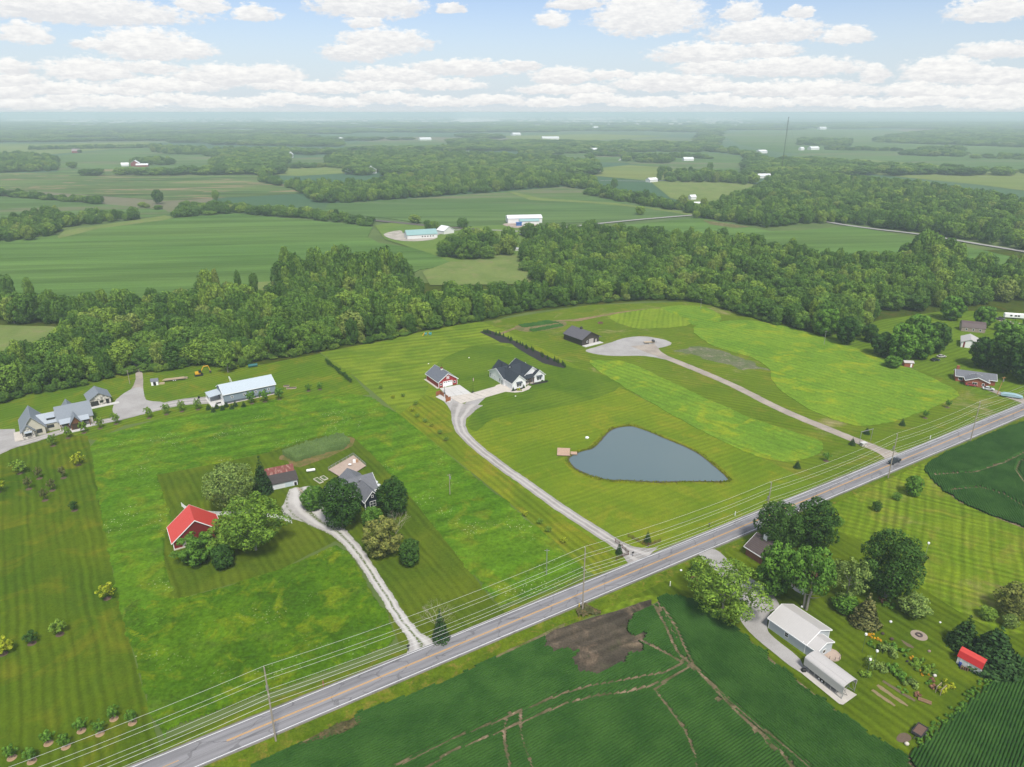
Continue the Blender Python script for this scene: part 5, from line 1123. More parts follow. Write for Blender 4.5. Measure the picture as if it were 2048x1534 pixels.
k = MB(); k.v = [(4.2, 5.75, 7.0), (5.5, 5.75, 7.0), (5.5, 7.05, 7.0), (4.2, 7.05, 7.0), (4.85, 6.4, 7.8)]; k.f = [[0, 1, 4], [1, 2, 4], [2, 3, 4], [3, 0, 4], [3, 2, 1, 0]]; k.build('cupola_roof', plain('dark_red_roof', (.13, .02, .02)), cu)
k = MB().tube([(4.85, 6.4, 7.7), (4.85, 6.4, 8.9)], .04, 5); k.box(4.45, 5.25, 6.38, 6.42, 8.5, 8.65); k.build('weathervane', plain('black_iron', (.02, .02, .02)), cu)
k = MB(); k.box(-1.1, -.05, -.4, Dp + .6, -.02, .1); k.build('concrete_edge', CONC, o)
# pad: one cast slab after another
def pad(name, c, nx, ny, mat, z, label=None):
    p = [G(*q) for q in c]; root_ = thing(name, label or 'pale concrete drive slabs', 'drive', (0, 0, 0)); del root_['category']; del root_['label']; root_['kind'] = 'structure'
    for i in range(nx):
        for j in range(ny):
            f = lambda u, v: (p[0] * (1 - u) + p[1] * u) * (1 - v) + (p[3] * (1 - u) + p[2] * u) * v
            e = .004; u0, u1, v0, v1 = (i + e * nx) / nx, (i + 1 - e * nx) / nx, (j + e * ny) / ny, (j + 1 - e * ny) / ny
            MB().slab([f(u0, v0) + Vector((0, 0, z)), f(u1, v0) + Vector((0, 0, z)), f(u1, v1) + Vector((0, 0, z)), f(u0, v1) + Vector((0, 0, z))], .08).build('slab', mat, root_)
    return root_
def ccw(l): return l
pad('concrete_drive', [(897, 794), (943, 787), (919, 770), (879, 777)][::1], 3, 4, CONCW, .16)
pad('concrete_drive', [(921, 807.5), (972, 795), (944, 786.5), (897.5, 794.5)], 4, 3, CONC, .155)
pad('concrete_drive', [(972.5, 795), (1012, 783.5), (990, 773.5), (944.5, 786.3)], 4, 3, CONC, .16)
sheet('concrete_drive', [(990, 773.5), (992, 771), (1003, 767), (1024, 779), (1031, 782), (1049, 776), (1056, 771), (1063, 773), (1058, 779), (1045, 784), (1030, 785.5), (1012, 784)], CONC, .10, sm=0)
sheet('black_mulch', [(1021, 783), (1026, 780), (1048, 774), (1050, 776), (1040, 780), (1026, 783)], bpy.data.materials['black_mulch'], .14)
sheet('black_mulch', [(1052, 769), (1068, 766), (1090, 762), (1098, 762), (1094, 765), (1075, 769), (1058, 771)], bpy.data.materials['black_mulch'], .13)

# white farmhouse
o = root('white_farmhouse', 'white farmhouse with many dark slate gables beside the concrete drive', 'house', (1024.5, 779.8), 31.5)
SPORCH = plain('porch_stone', (.38, .34, .30), .9, .3, 2); POST = plain('brown_post', (.12, .06, .04))
gable(o, 0, 7.4, 0, 13, 3.3, 6.4, 'y', WHITE, SHING, .4, fascia=TRIM)
gable(o, -.5, 15, 6.2, 20.4, 3.3, 6.6, 'x', WHITE, SHING, .45, fascia=TRIM)
gable(o, 2.2, 9.4, 12, 22, 3.3, 7.2, 'y', WHITE, SHING, .4)
gable(o, 8.6, 19.2, 4.4, 19, 3.3, 7.3, 'y', WHITE, SHING, .4, fascia=TRIM)
gable(o, 13.4, 19.6, 2.4, 8, 3.3, 5.9, 'y', WHITE, SHING, .4, fascia=TRIM)
k = MB(); k.slab([(7.5, 1.6, 3.1), (13.6, 1.6, 3.1), (13.6, 6, 4.6), (7.5, 6, 4.6)], .15); k.build('porch_roof', SHING, o)
for x in (8.4, 11, 13.2): MB().box(x - .13, x + .13, 1.8, 2.06, 0, 2.98).build('porch_post', POST, o)
MB().box(7.45, 13.35, 1.7, 4.35, -.02, .18).build('porch_floor', SPORCH, o); MB().box(8.6, 13.35, 4.3, 4.36, .18, 3.0).build('porch_wall', SPORCH, o)
door(o, '-y', 4.3, 10.2, 1.3, 2.2, plain('dark_door', (.04, .02, .015)), z=.2); window(o, '-y', 4.3, 12.2, 1.0, 1.4, 1.4, bars=(2, 1))
AWN = plain('dark_awning', (.06, .07, .085), .5)
for face, at, u in (('-y', 0, 3.7), ('-y', 2.4, 16.5)):
    for du in (-.62, .62): window(o, face, at, u + du, .9, .95, 1.6, bars=(1, 2))
    MB().slab([(u - 1.6, at - .95, 2.75), (u + 1.6, at - .95, 2.75), (u + 1.6, at, 3.3), (u - 1.6, at, 3.3)], .1).build('awning', AWN, o)
for u, z, w_, h, at in ((19, .9, .8, 1.6, -.5), (16.9, 1.4, .35, .8, -.5), (15.4, 1.4, .35, .8, -.5), (11.9, .4, .35, .8, -.5), (10.4, .8, .9, 1.6, -.5)): window(o, '-x', at, u, z, w_, h)
door(o, '-x', -.5, 8.4, .95, 2.1, plain('grey_door', (.12, .13, .14)), frame=TRIM)
for u in (2.4, 4.9): door(o, '-x', 0, u, 2.2, 2.3, TRIM, 'garage_door', panels=4)
MB().box(2.6, 3.2, 14.2, 14.8, 6, 8.9).build('vent_stack', SHING, o)
for (x, y) in ((1026.5, 781.5), (1047.5, 776)): cone((x, y), 2.4, 1.2, 'small dark conifer at the corner of the white farmhouse gable', group='conifers at the farmhouse gable')
clump((1037, 780.5), .8, 2.6, L_YEL, 'lime green bushes under the twin windows of the white farmhouse'); clump((1062, 770), .7, 2.2, L_LIGHT, 'lime green bush before the farmhouse porch'); clump((1093, 763), 1.4, 1, L_DARK, 'small shrub at the right end of the farmhouse bed')
clump((1084, 763), 1.2, .9, L_DARK, 'small dark shrub by the right farmhouse gable')

# privacy screens, basketball hoop, flagpole
CED = lined('cedar_boards', (.32, .12, .05), (.2, .07, .03), .3, 'z', .1, .7)
sheet('gravel_pad', [(871, 794), (880, 790), (905, 800), (899, 806), (888, 803)], plain('pale_slab', (.5, .49, .46)), .12)
for a, b_, lab in (((872.5, 792), (880, 789), 'left cedar screen'), ((880.5, 789), (887.5, 794), 'middle cedar screen running back'), ((891, 797), (896, 800), 'low right cedar screen panel'), ((892, 804.5), (901, 801.5), 'front cedar screen beside the gravel')):
    A, B = G(*a), G(*b_); L = (B - A).length; t_ = thing('cedar_screen', lab + ' below the red barn', 'screen', A + Vector((0, 0, .06)), math.atan2(B.y - A.y, B.x - A.x))
    for j in range(7): MB().box(0, L, -.03, .03, .12 + j * .27, .12 + j * .27 + .24).build('board', CED, t_)
    for x in (0, L): MB().box(x - .08, x + .08, -.08, .08, 0, 2.1).build('post', CED, t_)
IRON = plain('black_iron', (.02, .02, .02))
o = root('basketball_hoop', 'basketball hoop with white backboard on the concrete drive', 'hoop', (889, 787)); MB().tube([(0, 0, 0), (0, 0, 2.9), (.5, .5, 3.2)], .09, 6).build('pole', IRON, o); MB().box(-.4, 1.4, .5, .56, 2.9, 4.0).build('backboard', TRIM, o); MB().box(-.35, .35, -.5, .4, 0, .3).build('base', IRON, o)
k = MB(); k.tube([(.5 + .23 * math.cos(i * .7), .3 - .23 + .23 * math.sin(i * .7), 3.05) for i in range(10)], .02, 4); k.build('rim', plain('orange_metal', (.5, .12, .02)), o)
o = root('flagpole', 'thin dark flagpole with a small furled flag between barn and farmhouse', 'flagpole', (946.3, 784.5)); MB().tube([(0, 0, 0), (0, 0, 7.2)], .06, 6, .04).build('pole', IRON, o)
k = MB(); k.box(.05, .45, -.05, .05, 5.4, 6.9); k.build('flag', plain('flag_cloth', (.45, .35, .3), .9, .4, 4), o); MB().ball((0, 0, 0), .9, .9, .12, 10, 4).build('mulch_ring', bpy.data.materials['black_mulch'], o)

# blue grey building
BLUE = lined('blue_grey_metal_siding', (.22, .27, .32), (.16, .2, .24), .46, 'xy', .1, .6, var=.06); BAND = plain('dark_grey_wainscot', (.085, .10, .12)); LROOF = lined('light_metal_roof', (.44, .50, .54), (.33, .38, .42), .6, 'x', .08, .4, 0, var=.06)
o = root('metal_outbuilding', 'long blue grey metal building with pale roof and four small windows', 'outbuilding', (450, 808.5), 34.7)
L, D = 22.5, 12
gable(o, 0, L, 0, D, 4.5, 7.2, 'x', BLUE, LROOF, .4, fascia=TRIM); MB().box(-.03, L + .03, -.04, 0, .02, 1.0).build('wainscot', BAND, o); MB().box(-.04, 0, 0, D, .02, 1.0).build('wainscot', BAND, o)
for u in (3.4, 8.6, 13.8, 19.4): window(o, '-y', 0, u, 2.3, .75, .85, bars=(1, 2))
door(o, '-x', 0, 2.6, 2.8, 3.3, TRIM, 'garage_door', panels=4, frame=TRIM); door(o, '-x', 0, 6.2, 2.8, 3.3, TRIM, 'garage_door', panels=4, frame=TRIM)
MB().slab([(-5.4, 4.4, 2.9), (0, 4.4, 3.5), (0, D, 3.5), (-5.4, D, 2.9)], .12).build('canopy', LROOF, o)
for x, y in ((-5.1, 4.7), (-5.1, 8), (-5.1, 11.6)): MB().box(x - .1, x + .1, y - .1, y + .1, 0, 2.85).build('canopy_post', TRIM, o)
MB().box(-5.6, 0, -.8, D + .4, -.05, .12).build('concrete_floor', CONCW, o); MB().box(0, L + .5, -.7, 0, -.04, .06).build('concrete_edge', CONC, o)
k = MB().box(-3, -1.2, 1.6, 2.2, .3, .55); k.box(-2.9, -2.8, 1.6, 2.2, .05, .3); k.box(-1.4, -1.3, 1.6, 2.2, .05, .3); tag(k.build('bench', IRON, None, loc=o.location + Vector((0, 0, .1)), rotz=rad(34.7)), 'dark bench on the white slab of the blue grey building', 'bench')
o = root('lattice_mast', 'short white lattice mast leaning behind the blue grey building', 'mast', (465, 777), 0)
k = MB(); 
for dx_ in (0, 1.1): k.tube([(dx_, 0, 0), (dx_ * .3 - 1.0, 0, 6)], .09, 5)
for i in range(5): k.tube([(1.1 - i * .25, 0, i * 1.1), (-.2 - i * .17, 0, i * 1.1 + 1)], .05, 4)
k.build('frame', TRIM, o)
tag(MB().box(-.35, .35, -.3, .3, 0, 1.1).build('trash_bin', IRON, None, loc=G(398, 797)), 'black bin standing alone on the lawn left of the blue grey building', 'bin')
for x, y, w_ in ((573, 773, 1.3), (583, 777, 2.2)):
    o = thing('raised_bed', ('small' if w_ < 2 else 'longer') + ' wooden raised bed on the grass right of the blue grey building', 'raised bed', G(x, y), rad(10))
    mb = MB(); mb.box(-w_, w_, -.7, -.6, 0, .5); mb.box(-w_, w_, .6, .7, 0, .5); mb.box(-w_, -w_ + .1, -.6, .6, 0, .5); mb.box(w_ - .1, w_, -.6, .6, 0, .5); mb.build('frame', plain('weathered_boards', (.36, .28, .22)), o); MB().box(-w_ + .1, w_ - .1, -.6, .6, .05, .42).build('soil', plain('dark_soil', (.05, .04, .03)), o)

# stone and grey-roofed farmhouse on the far left
MROOF = lined('standing_seam_roof', (.205, .23, .26), (.15, .17, .195), .5, 'xy', .1, .4, 0, var=.08); MROOFL = lined('light_standing_seam_roof', (.36, .40, .44), (.27, .3, .34), .5, 'xy', .1, .4, 0, var=.06)
CREAM = lined('cream_siding', (.50, .47, .38), (.4, .38, .3), .25, 'z', .12, .7)
def stone():
    m, t, b = newmat('field_stone'); p = t.objco(); v = t.n.new('ShaderNodeTexVoronoi'); v.inputs['Scale'].default_value = 1.9; t.put(v.inputs['Vector'], p)
    g_ = t.xyz(v.outputs['Color'])[0]; c = t.mix(t.step(g_, .2, .8), (.20, .19, .18), (.60, .57, .50)); e = t.n.new('ShaderNodeTexVoronoi'); e.feature = 'DISTANCE_TO_EDGE'; e.inputs['Scale'].default_value = 1.9; t.put(e.inputs['Vector'], p)
    t.put(b.inputs['Base Color'], t.mix(t.m('LESS_THAN', e.outputs['Distance'], .05), c, (.45, .42, .37))); b.inputs['Roughness'].default_value = .9; bump(t, b, e.outputs['Distance'], .6, .1); return m
STONE = stone(); TIMB = plain('brown_timber', (.14, .06, .03), .7, .2)
o = root('stone_farmhouse', 'long cream and stone house with grey standing seam gables at far left', 'house', (48, 878), 36)
gable(o, 0, 7.6, .6, 14, 3.6, 8.2, 'y', CREAM, MROOF, .55, fascia=plain('grey_fascia', (.3, .32, .35)))
gable(o, -.2, 3.9, -.9, 6, 3.2, 5.6, 'y', STONE, MROOF, .5)
gable(o, 6, 13.5, 2.6, 10.5, 3.5, 6.3, 'x', CREAM, MROOFL, .4)
gable(o, 12.5, 24.4, 1.4, 12.6, 3.6, 8.0, 'x', CREAM, MROOF, .5)
gable(o, 14, 20, 9, 16, 3.4, 7.4, 'y', CREAM, MROOF, .4)
MB().slab([(8.6, 3.2, 5.3), (11.8, 3.2, 5.3), (11.8, 6.2, 6.4), (8.6, 6.2, 6.4)], .12).build('dormer_roof', MROOFL, o); MB().box(8.8, 11.6, 3.5, 5.5, 3.7, 5.25).build('dormer_wall', plain('dark_window_band', (.05, .05, .05)), o)
MB().slab([(12.7, -1.2, 3.1), (23.2, -1.2, 3.1), (23.2, 1.6, 4.25), (12.7, 1.6, 4.25)], .14).build('porch_roof', MROOFL, o)
gable(o, 16.2, 20, -2.2, 3.4, 3.0, 5.8, 'y', TIMB, MROOF, .5, names=('porch_gable', 'porch_gable_roof'))
MB().box(16.6, 19.6, -2.26, -2.2, .1, 2.7).build('entrance', plain('dark_entrance', (.05, .03, .02)), o)
for x in (12.9, 15.6, 20.6, 23): MB().box(x - .14, x + .14, -1.05, -.77, 0, 3.05).build('porch_post', TIMB, o)
MB().box(12.4, 23.6, -1.6, 1.4, -.03, .2).build('porch_floor', CONCW, o); MB().box(16, 20.4, -4.4, -1.6, -.03, .14).build('steps', CONCW, o)
MB().box(13.0, 23.2, 1.32, 1.38, .2, 1.4).build('stone_band', STONE, o)
for u, z, w_, h, at in ((5.6, 1.0, 1.7, 1.4, .6), (1.8, 1.2, 1.9, 1.2, -.9), (9.6, 1.4, 2.2, 1.1, 2.6), (14.4, 1.5, 1.8, 1.1, 1.3), (21.8, 1.5, 2, 1.1, 1.3)): window(o, '-y', at, u, z, w_, h, frame=plain('black_frame', (.03, .03, .03)), bars=(2, 1))
MB().slab([(.6, -1.9, 2.7), (3.2, -1.9, 2.7), (3.2, -.9, 3.1), (.6, -.9, 3.1)], .1).build('awning', MROOFL, o)
MB().box(-3, 0, -1, 9, -.05, .14).build('concrete_floor', CONC, o); window(o, '+x', 24.4, 4, 1.2, 1.6, 1.4)
o = root('guest_house', 'small stone guest house with grey roof and dark carport opening', 'guest house', (181, 815), 38)
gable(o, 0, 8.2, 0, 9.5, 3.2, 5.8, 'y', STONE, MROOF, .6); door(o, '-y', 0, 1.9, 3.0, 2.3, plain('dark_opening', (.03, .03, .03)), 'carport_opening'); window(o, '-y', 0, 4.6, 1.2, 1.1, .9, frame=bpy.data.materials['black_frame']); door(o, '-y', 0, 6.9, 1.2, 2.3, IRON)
MB().box(-1, 11, -2.4, 0, -.04, .13).build('concrete_floor', CONCW, o)
# shed, trailer, digger near the wood
o = root('garden_shed', 'tiny white shed beside the wood track', 'shed', (303, 772), 20); gable(o, 0, 3, 0, 2.6, 2, 3, 'x', TRIM, GREYROOF, .2); door(o, '-y', 0, 1.5, 1.2, 1.7, IRON)
DARKM = plain('dark_steel', (.05, .05, .055), .5); TYRE = plain('tyre_rubber', (.02, .02, .02), .9)
def wheel(mb_, x, y, r=.38, w_=.24): 
    n = len(mb_.v); pts = [(x + r * math.cos(i * math.pi / 6), r + r * math.sin(i * math.pi / 6)) for i in range(12)]; mb_.prism(pts, y - w_ / 2, y + w_ / 2); return mb_
def rim(mb_, x, y, r=.22, w_=.27): pts = [(x + r * math.cos(i * math.pi / 4), .38 + r * math.sin(i * math.pi / 4)) for i in range(8)]; mb_.prism(pts, y - w_ / 2, y + w_ / 2); return mb_
def flat_trailer(pos, ang, L, W_, label, deck, load=None, name='flatbed_trailer'):
    o = thing(name, label, 'trailer', G(*pos) + Vector((0, 0, Z4)), rad(ang)); MB().box(0, L, -W_ / 2, W_ / 2, .7, .82).build('deck', deck, o)
    k = MB(); k.box(0, L, -W_ / 2 + .2, -W_ / 2 + .35, .5, .7); k.box(0, L, W_ / 2 - .35, W_ / 2 - .2, .5, .7); k.tube([(L, -W_ / 2 + .3, .6), (L + 1.5, 0, .55), (L, W_ / 2 - .3, .6)], .06, 5); k.build('frame', DARKM, o)
    for x in (L * .42, L * .42 + .9):
        for y in (-W_ / 2 - .02, W_ / 2 + .02): wl_ = wheel(MB(), x, y).build('wheel', TYRE, o); rim(MB(), x, y).build('rim', TRIM, wl_)
    return o
WOODD = plain('grey_deck_boards', (.30, .25, .19), .9, .25, 1.5)
o = flat_trailer((330, 763), 22, 9, 2.5, 'long low trailer of stacked timber at the wood edge', WOODD)
for i in range(4): MB().box(-1 + i * .3, 8.5, -1 + i * .45, -.7 + i * .45, .83, 1.05 + .1 * (i % 2)).build('plank', plain('fresh_timber', (.42, .33, .22)), o)
for x, y, lab in ((322, 768, 'lumber pile at the left end of the long trailer'), (368, 757, 'lumber pile at the right end of the long trailer')):
    o = thing('lumber_pile', lab, 'lumber pile', G(x, y), rad(20))
    for i in range(6): MB().box(-1.6, 1.6, -.8 + (i % 3) * .55, -.35 + (i % 3) * .55, .02 + (i // 3) * .3, .28 + (i // 3) * .3).build('board', plain('fresh_timber', (.42, .33, .22)), o)
YEL = plain('machine_yellow', (.62, .34, .02), .5)
o = thing('excavator', 'yellow excavator with folded arm at the edge of the wood', 'excavator', G(398, 751), rad(25))
for y in (-1.0, 1.0): MB().prism([(-1.7, .0), (1.7, .0), (2.0, .4), (1.7, .8), (-1.7, .8), (-2.0, .4)], y - .28, y + .28).build('track', TYRE, o)
MB().box(-1.6, .9, -1.1, 1.1, .95, 1.9).build('body', YEL, o, .05); MB().box(.0, 1.3, -1.1, 0, 1.2, 2.8).build('cab', GLASS, o, .04)
k = MB(); k.tube([(1.0, .4, 1.6), (2.6, .4, 4.2), (4.6, .4, 4.3)], .24, 5); k.tube([(4.6, .4, 4.4), (5.4, .4, 1.6)], .18, 5); k.build('arm', YEL, o); MB().box(4.9, 5.8, -.1, .9, .8, 1.7).build('bucket', DARKM, o, .1)
o = thing('water_tank', 'low teal green tank under the trees left of the long lawn', 'tank', G(506, 734), rad(28)); MB().tube([(-2.2, 0, .9), (2.2, 0, .9)], .8, 12).build('barrel', plain('teal_plastic', (.02, .12, .12), .5), o); k = MB(); [k.box(x - .1, x + .1, -.6, .6, 0, .4) for x in (-1.4, 1.4)]; k.build('cradle', DARKM, o)
for (x, y, cA, cB, lab) in ((849, 671, (.6, .38, .03), (.05, .4, .55), 'left'), (858, 670, (.6, .38, .03), (.05, .4, .55), 'right')):
    o = thing('play_set', lab + ' yellow and blue plastic play set at the wood edge', 'play set', G(x, y), rad(30 if lab == 'left' else -20))
    MB().prism([(-1.3, 0), (-1.1, 0), (0, 1.4), (.2, 1.4), (.2, 1.6), (-.1, 1.6)], -.35, .35).build('slide', plain('yellow_plastic_' + lab, cA), o); k = MB(); [k.box(x_, x_ + .12, y_, y_ + .12, 0, 1.9) for x_ in (.2, 1.2) for y_ in (-.5, .5)]; k.build('frame', plain('blue_plastic_' + lab, cB), o); MB().box(.2, 1.3, -.5, .6, 1.0, 1.12).build('platform', plain('blue_plastic_' + lab, cB), o)

# brown barn
BRN = lined('dark_brown_metal_siding', (.045, .036, .032), (.03, .024, .022), .46, 'xy', .1, .6, var=.1); BROOF = lined('charcoal_brown_roof', (.105, .10, .11), (.075, .07, .078), .46, 'y', .1, .5, 0)
o = root('brown_barn', 'dark brown metal barn with cupola and beige garage door', 'barn', (1164, 692), 37)
gable(o, 0, 12.6, 0, 15.2, 3.5, 6.8, 'y', BRN, BROOF, .5, fascia=BRN); door(o, '-y', 0, 6.8, 3.4, 2.9, plain('beige_door', (.40, .37, .34)), 'garage_door', panels=4); window(o, '-y', 0, 3.8, 1.3, .8, .8); door(o, '-y', 0, 10.4, 1, 2.1, plain('beige_door', (.40, .37, .34)))
MB().box(0, 13.4, -3, 0, -.05, .14).build('concrete_floor', CONCW, o); MB().slab([(12.6, .2, 2.9), (15.2, .2, 2.6), (15.2, 4.5, 2.6), (12.6, 4.5, 2.9)], .12).build('side_canopy', BROOF, o)
k = MB().box(5.8, 6.9, 7.4, 8.5, 6.4, 7.6).build('cupola', BRN, o); q = MB(); q.v = [(5.6, 7.2, 7.6), (7.1, 7.2, 7.6), (7.1, 8.7, 7.6), (5.6, 8.7, 7.6), (6.35, 7.95, 8.3)]; q.f = [[0, 1, 4], [1, 2, 4], [2, 3, 4], [3, 0, 4], [3, 2, 1, 0]]; q.build('cupola_roof', BRN, k)
o = flat_trailer((1288, 687), 8, 6, 2.2, 'small flatbed trailer parked on the round gravel yard', plain('fresh_timber', (.42, .33, .22))); MB().box(4.6, 5.9, -1, 1, .82, 1.8).build('load', DARKM, o, .1)
o = thing('brush_pile', 'heap of brown brush and stumps on the grass behind the brown barn', 'brush pile', G(1200, 647)); 
for i in range(9): q = R.uniform(0, 6.28); MB().tube([(R.uniform(-1.6, 1), R.uniform(-1.2, 1.2), R.uniform(.1, .8)), (R.uniform(-.5, 2), R.uniform(-1.2, 1.2), R.uniform(.4, 1.4))], R.uniform(.15, .4), 6).build('stump', plain('brown_wood', (.16, .09, .06), .9, .3), o)

# dock on the pond
DECK = plain('new_deck_boards', (.46, .31, .22), .75, .15, 1)
o = thing('wooden_dock', 'new pinkish wooden dock reaching into the pond', 'dock', G(1114, 912.5), rad(-5))
a = G(1114, 912.5); e = G(1141, 913); L = (e - a).length; wd_ = (G(1117, 898) - a).length
for i in range(int(L / .3)): MB().box(i * .3, i * .3 + .28, 0, wd_, .5, .56).build('plank', DECK, o)
for i in range(int(2.6 / .3)): MB().box(L + i * .3, L + i * .3 + .28, 1.2, 3.4, .5, .56).build('plank', DECK, o)
k = MB(); [k.box(x, x + .18, y, y + .18, -.2, .5) for x in (.05, L * .5, L - .2) for y in (.05, wd_ - .25)]; k.box(0, L, 0, .08, .3, .5); k.box(0, L, wd_ - .08, wd_, .3, .5); [k.box(L + 2.3, L + 2.48, y, y + .18, -.2, .5) for y in (1.25, 3.15)]; k.box(L, L + 2.6, 1.2, 1.28, .3, .5); k.build('frame', plain('dock_frame', (.25, .17, .12)), o)
def pebble(x, y, lab, s=.45, m_=TRIM): o = MB().ball((0, 0, s * .4), s, s * .8, s * .7, 7, 4).build('white_stone', m_, None, loc=G(x, y) + Vector((0, 0, Z3))); tag(o, lab, 'stone')
pebble(1174, 877, 'white stone on the lawn above the dock', .8)
for x, y, lab in ((938, 716, 'white cap left behind the red barn'), (1026, 724, 'white cap behind the farmhouse ridge'), (1031, 793, 'white cap on the lush lawn below the farmhouse'), (857, 728, 'white cap left of the red barn roof')): pebble(x, y, lab, .35)
pebble(1419, 1247 if False else 1246, 'small white stone near the fire pit lawn', .3)

# red roofed barn lower left
REDR = lined('bright_red_metal_roof', (.55, .055, .045), (.45, .04, .035), .5, 'y', .08, .45, 0, var=.06)
o = root('old_red_barn', 'old dark red barn with bright red metal roof and white trim', 'barn', (348.6, 1100.6), 31.5)
gable(o, 0, 13.4, 0, 9.6, 2.6, 8.0, 'y', lined('old_red_boards', (.17, .016, .016), (.1, .01, .01), .3, 'xy', .12, .8, var=.2), REDR, .4, fascia=TRIM); corners(o, 0, 13.4, 0, 9.6, 2.5, TRIM)
door(o, '-y', 0, 3.4, 2.0, 1.9, plain('grey_boards', (.25, .23, .22))); door(o, '-y', 0, 9.5, 2.2, 2.1, plain('grey_boards', (.25, .23, .22)))
MB().box(-.1, 13.5, -.25, 0, -.05, .35).build('foundation', CONC, o)
tag(MB().tube([(0, 0, .9), (3, 0, .9)], .85, 10).build('white_tank', TRIM, None, loc=G(352, 1055), rotz=rad(20)), 'white round tank behind the red roofed barn', 'tank')
# curved white fence
def rail_fence(name, label, pts, mat, h, n, rails=(.35, .7, 1.05), closed=False, pw=.12, rw=.05, pick=0, sm=5, rh=.12):
    P = [G(*q) for q in pts]; P = smooth(P, sm, False) if sm else P
    o = thing(name, label, 'fence', P[0]); T = [p - P[0] for p in P]
    cum = [0]
    for a, b in zip(T, T[1:]): cum.append(cum[-1] + (b - a).length)
    def at(s):
        for i in range(len(T) - 1):
            if s <= cum[i + 1] + 1e-6: return T[i].lerp(T[i + 1], (s - cum[i]) / max(1e-6, cum[i + 1] - cum[i]))
        return T[-1]
    pm = MB().box(-pw / 2, pw / 2, -pw / 2, pw / 2, 0, h).mesh('post', mat); ps = [at(cum[-1] * i / n) for i in range(n + 1)]
    for p in ps: link('post', pm, o, p)
    for a, b in zip(ps, ps[1:]):
        L = (b - a).length; rm = MB(); ang = math.atan2(b.y - a.y, b.x - a.x)
        if pick:
            rm.box(pw / 2, L - pw / 2, -rw / 2, rw / 2, .12, .26); rm.box(pw / 2, L - pw / 2, -rw / 2, rw / 2, h - .2, h - .06)
            nn_ = int(L / pick)
            for i in range(nn_): x = (i + .5) * L / nn_; rm.box(x - pick * .44, x + pick * .44, -rw / 4, rw / 4, .26, h - .2)
            rm.build('panel', mat, o, loc=a, rotz=ang)
        else:
            for z in rails: MB().box(pw / 2, L - pw / 2, -rw / 2, rw / 2, z, z + rh).build('rail', mat, o, loc=a, rotz=ang)
    return o
rail_fence('white_picket_fence', 'long curved white panel fence behind the red roofed barn', [(364, 1013), (374, 1021), (388, 1027), (410, 1029), (440, 1031), (480, 1029), (512, 1023)], TRIM, 1.5, 17, pick=.25)
rail_fence('white_picket_fence', 'short white fence piece ending by the white gravel turn', [(528, 1034), (552, 1036), (570, 1042), (584, 1047)], TRIM, 1.4, 5, pick=.25)
DB = plain('dark_brown_rails', (.10, .045, .03), .8, .2)
rail_fence('split_rail_fence', 'dark rail fence curving along the left of the drive mouth', [(1230.5, 1085), (1240, 1093), (1250, 1102), (1257, 1110)], DB, 1.5, 4); rail_fence('split_rail_fence', 'dark rail fence along the road left of the drive', [(1232, 1121), (1243, 1116), (1256, 1110)], DB, 1.5, 2, sm=0)
rail_fence('split_rail_fence', 'dark rail fence running back on the right of the drive', [(1256, 1074), (1270, 1081), (1284, 1089), (1296, 1094)], DB, 1.5, 4); rail_fence('split_rail_fence', 'dark rail fence along the road right of the drive', [(1297, 1093.5), (1309, 1089), (1321, 1084)], DB, 1.5, 2, sm=0)
# rusty shed
RUST = lined('rusty_metal_roof', (.17, .05, .04), (.10, .035, .03), .7, 'x', .07, .7, 0, var=.3, stain=((.35, .22, .18), .7))
o = root('rusty_shed', 'white shed with rusty red roof and dark shingled lean-to', 'shed', (567, 976), 26)
WB = lined('white_old_boards', (.62, .64, .66), (.5, .5, .52), .3, 'z', .12, .8, var=.15)
gable(o, -5.5, 4.5, 4.2, 9.6, 3.3, 4.9, 'x', WB, RUST, .3); MB().box(-5.3, 4.8, 0, 4.2, 0, 2.3).build('lean_to_wall', WB, o); MB().slab([(-5.7, -.4, 2.3), (5.2, -.4, 2.3), (5.2, 4.3, 3.6), (-5.7, 4.3, 3.6)], .14).build('lean_to_roof', plain('brown_shingles', (.06, .052, .05), .9, .3), o)
door(o, '-y', 0, 2.0, 2.6, 1.8, plain('pale_blue_door', (.45, .52, .55))); door(o, '-y', 0, 4.1, .8, 1.2, IRON, 'bin_cover')
o = thing('propane_tank', 'white propane tank lying on the grass behind the rusty shed', 'tank', G(622, 944), rad(18)); MB().tube([(-1.3, 0, .8), (1.3, 0, .8)], .48, 12).ball((-1.3, 0, .8), .3, .48, .48).ball((1.3, 0, .8), .3, .48, .48).build('barrel', TRIM, o); k = MB(); [k.box(x - .08, x + .08, -.4, .4, 0, .4) for x in (-.9, .9)]; k.build('legs', DARKM, o)
for (x, y, L, a_, lab) in ((637, 962, 4.2, -45, 'left white edged raised bed'), (648, 957, 3, -45, 'second white edged raised bed')):
    o = thing('raised_bed', lab + ' behind the small round tree', 'raised bed', G(x, y), rad(a_)); k = MB(); k.box(-L / 2, L / 2, -.8, -.65, 0, .4); k.box(-L / 2, L / 2, .65, .8, 0, .4); k.box(-L / 2, -L / 2 + .15, -.65, .65, 0, .4); k.box(L / 2 - .15, L / 2, -.65, .65, 0, .4); k.build('frame', plain('whitewashed_boards', (.6, .55, .48)), o); MB().box(-L / 2 + .15, L / 2 - .15, -.65, .65, 0, .3).build('soil', plain('green_soil', (.08, .12, .03)), o)
o = thing('board_stack', 'row of loose planks leading from the white shed', 'boards', G(602, 982), rad(-50)); 
for i in range(6): MB().box(i * .9 - 2.5, i * .9 - 1.7, -.3 + .1 * (i % 2), .3, 0, .15).build('board', plain('weathered_boards', (.36, .28, .22)), o)
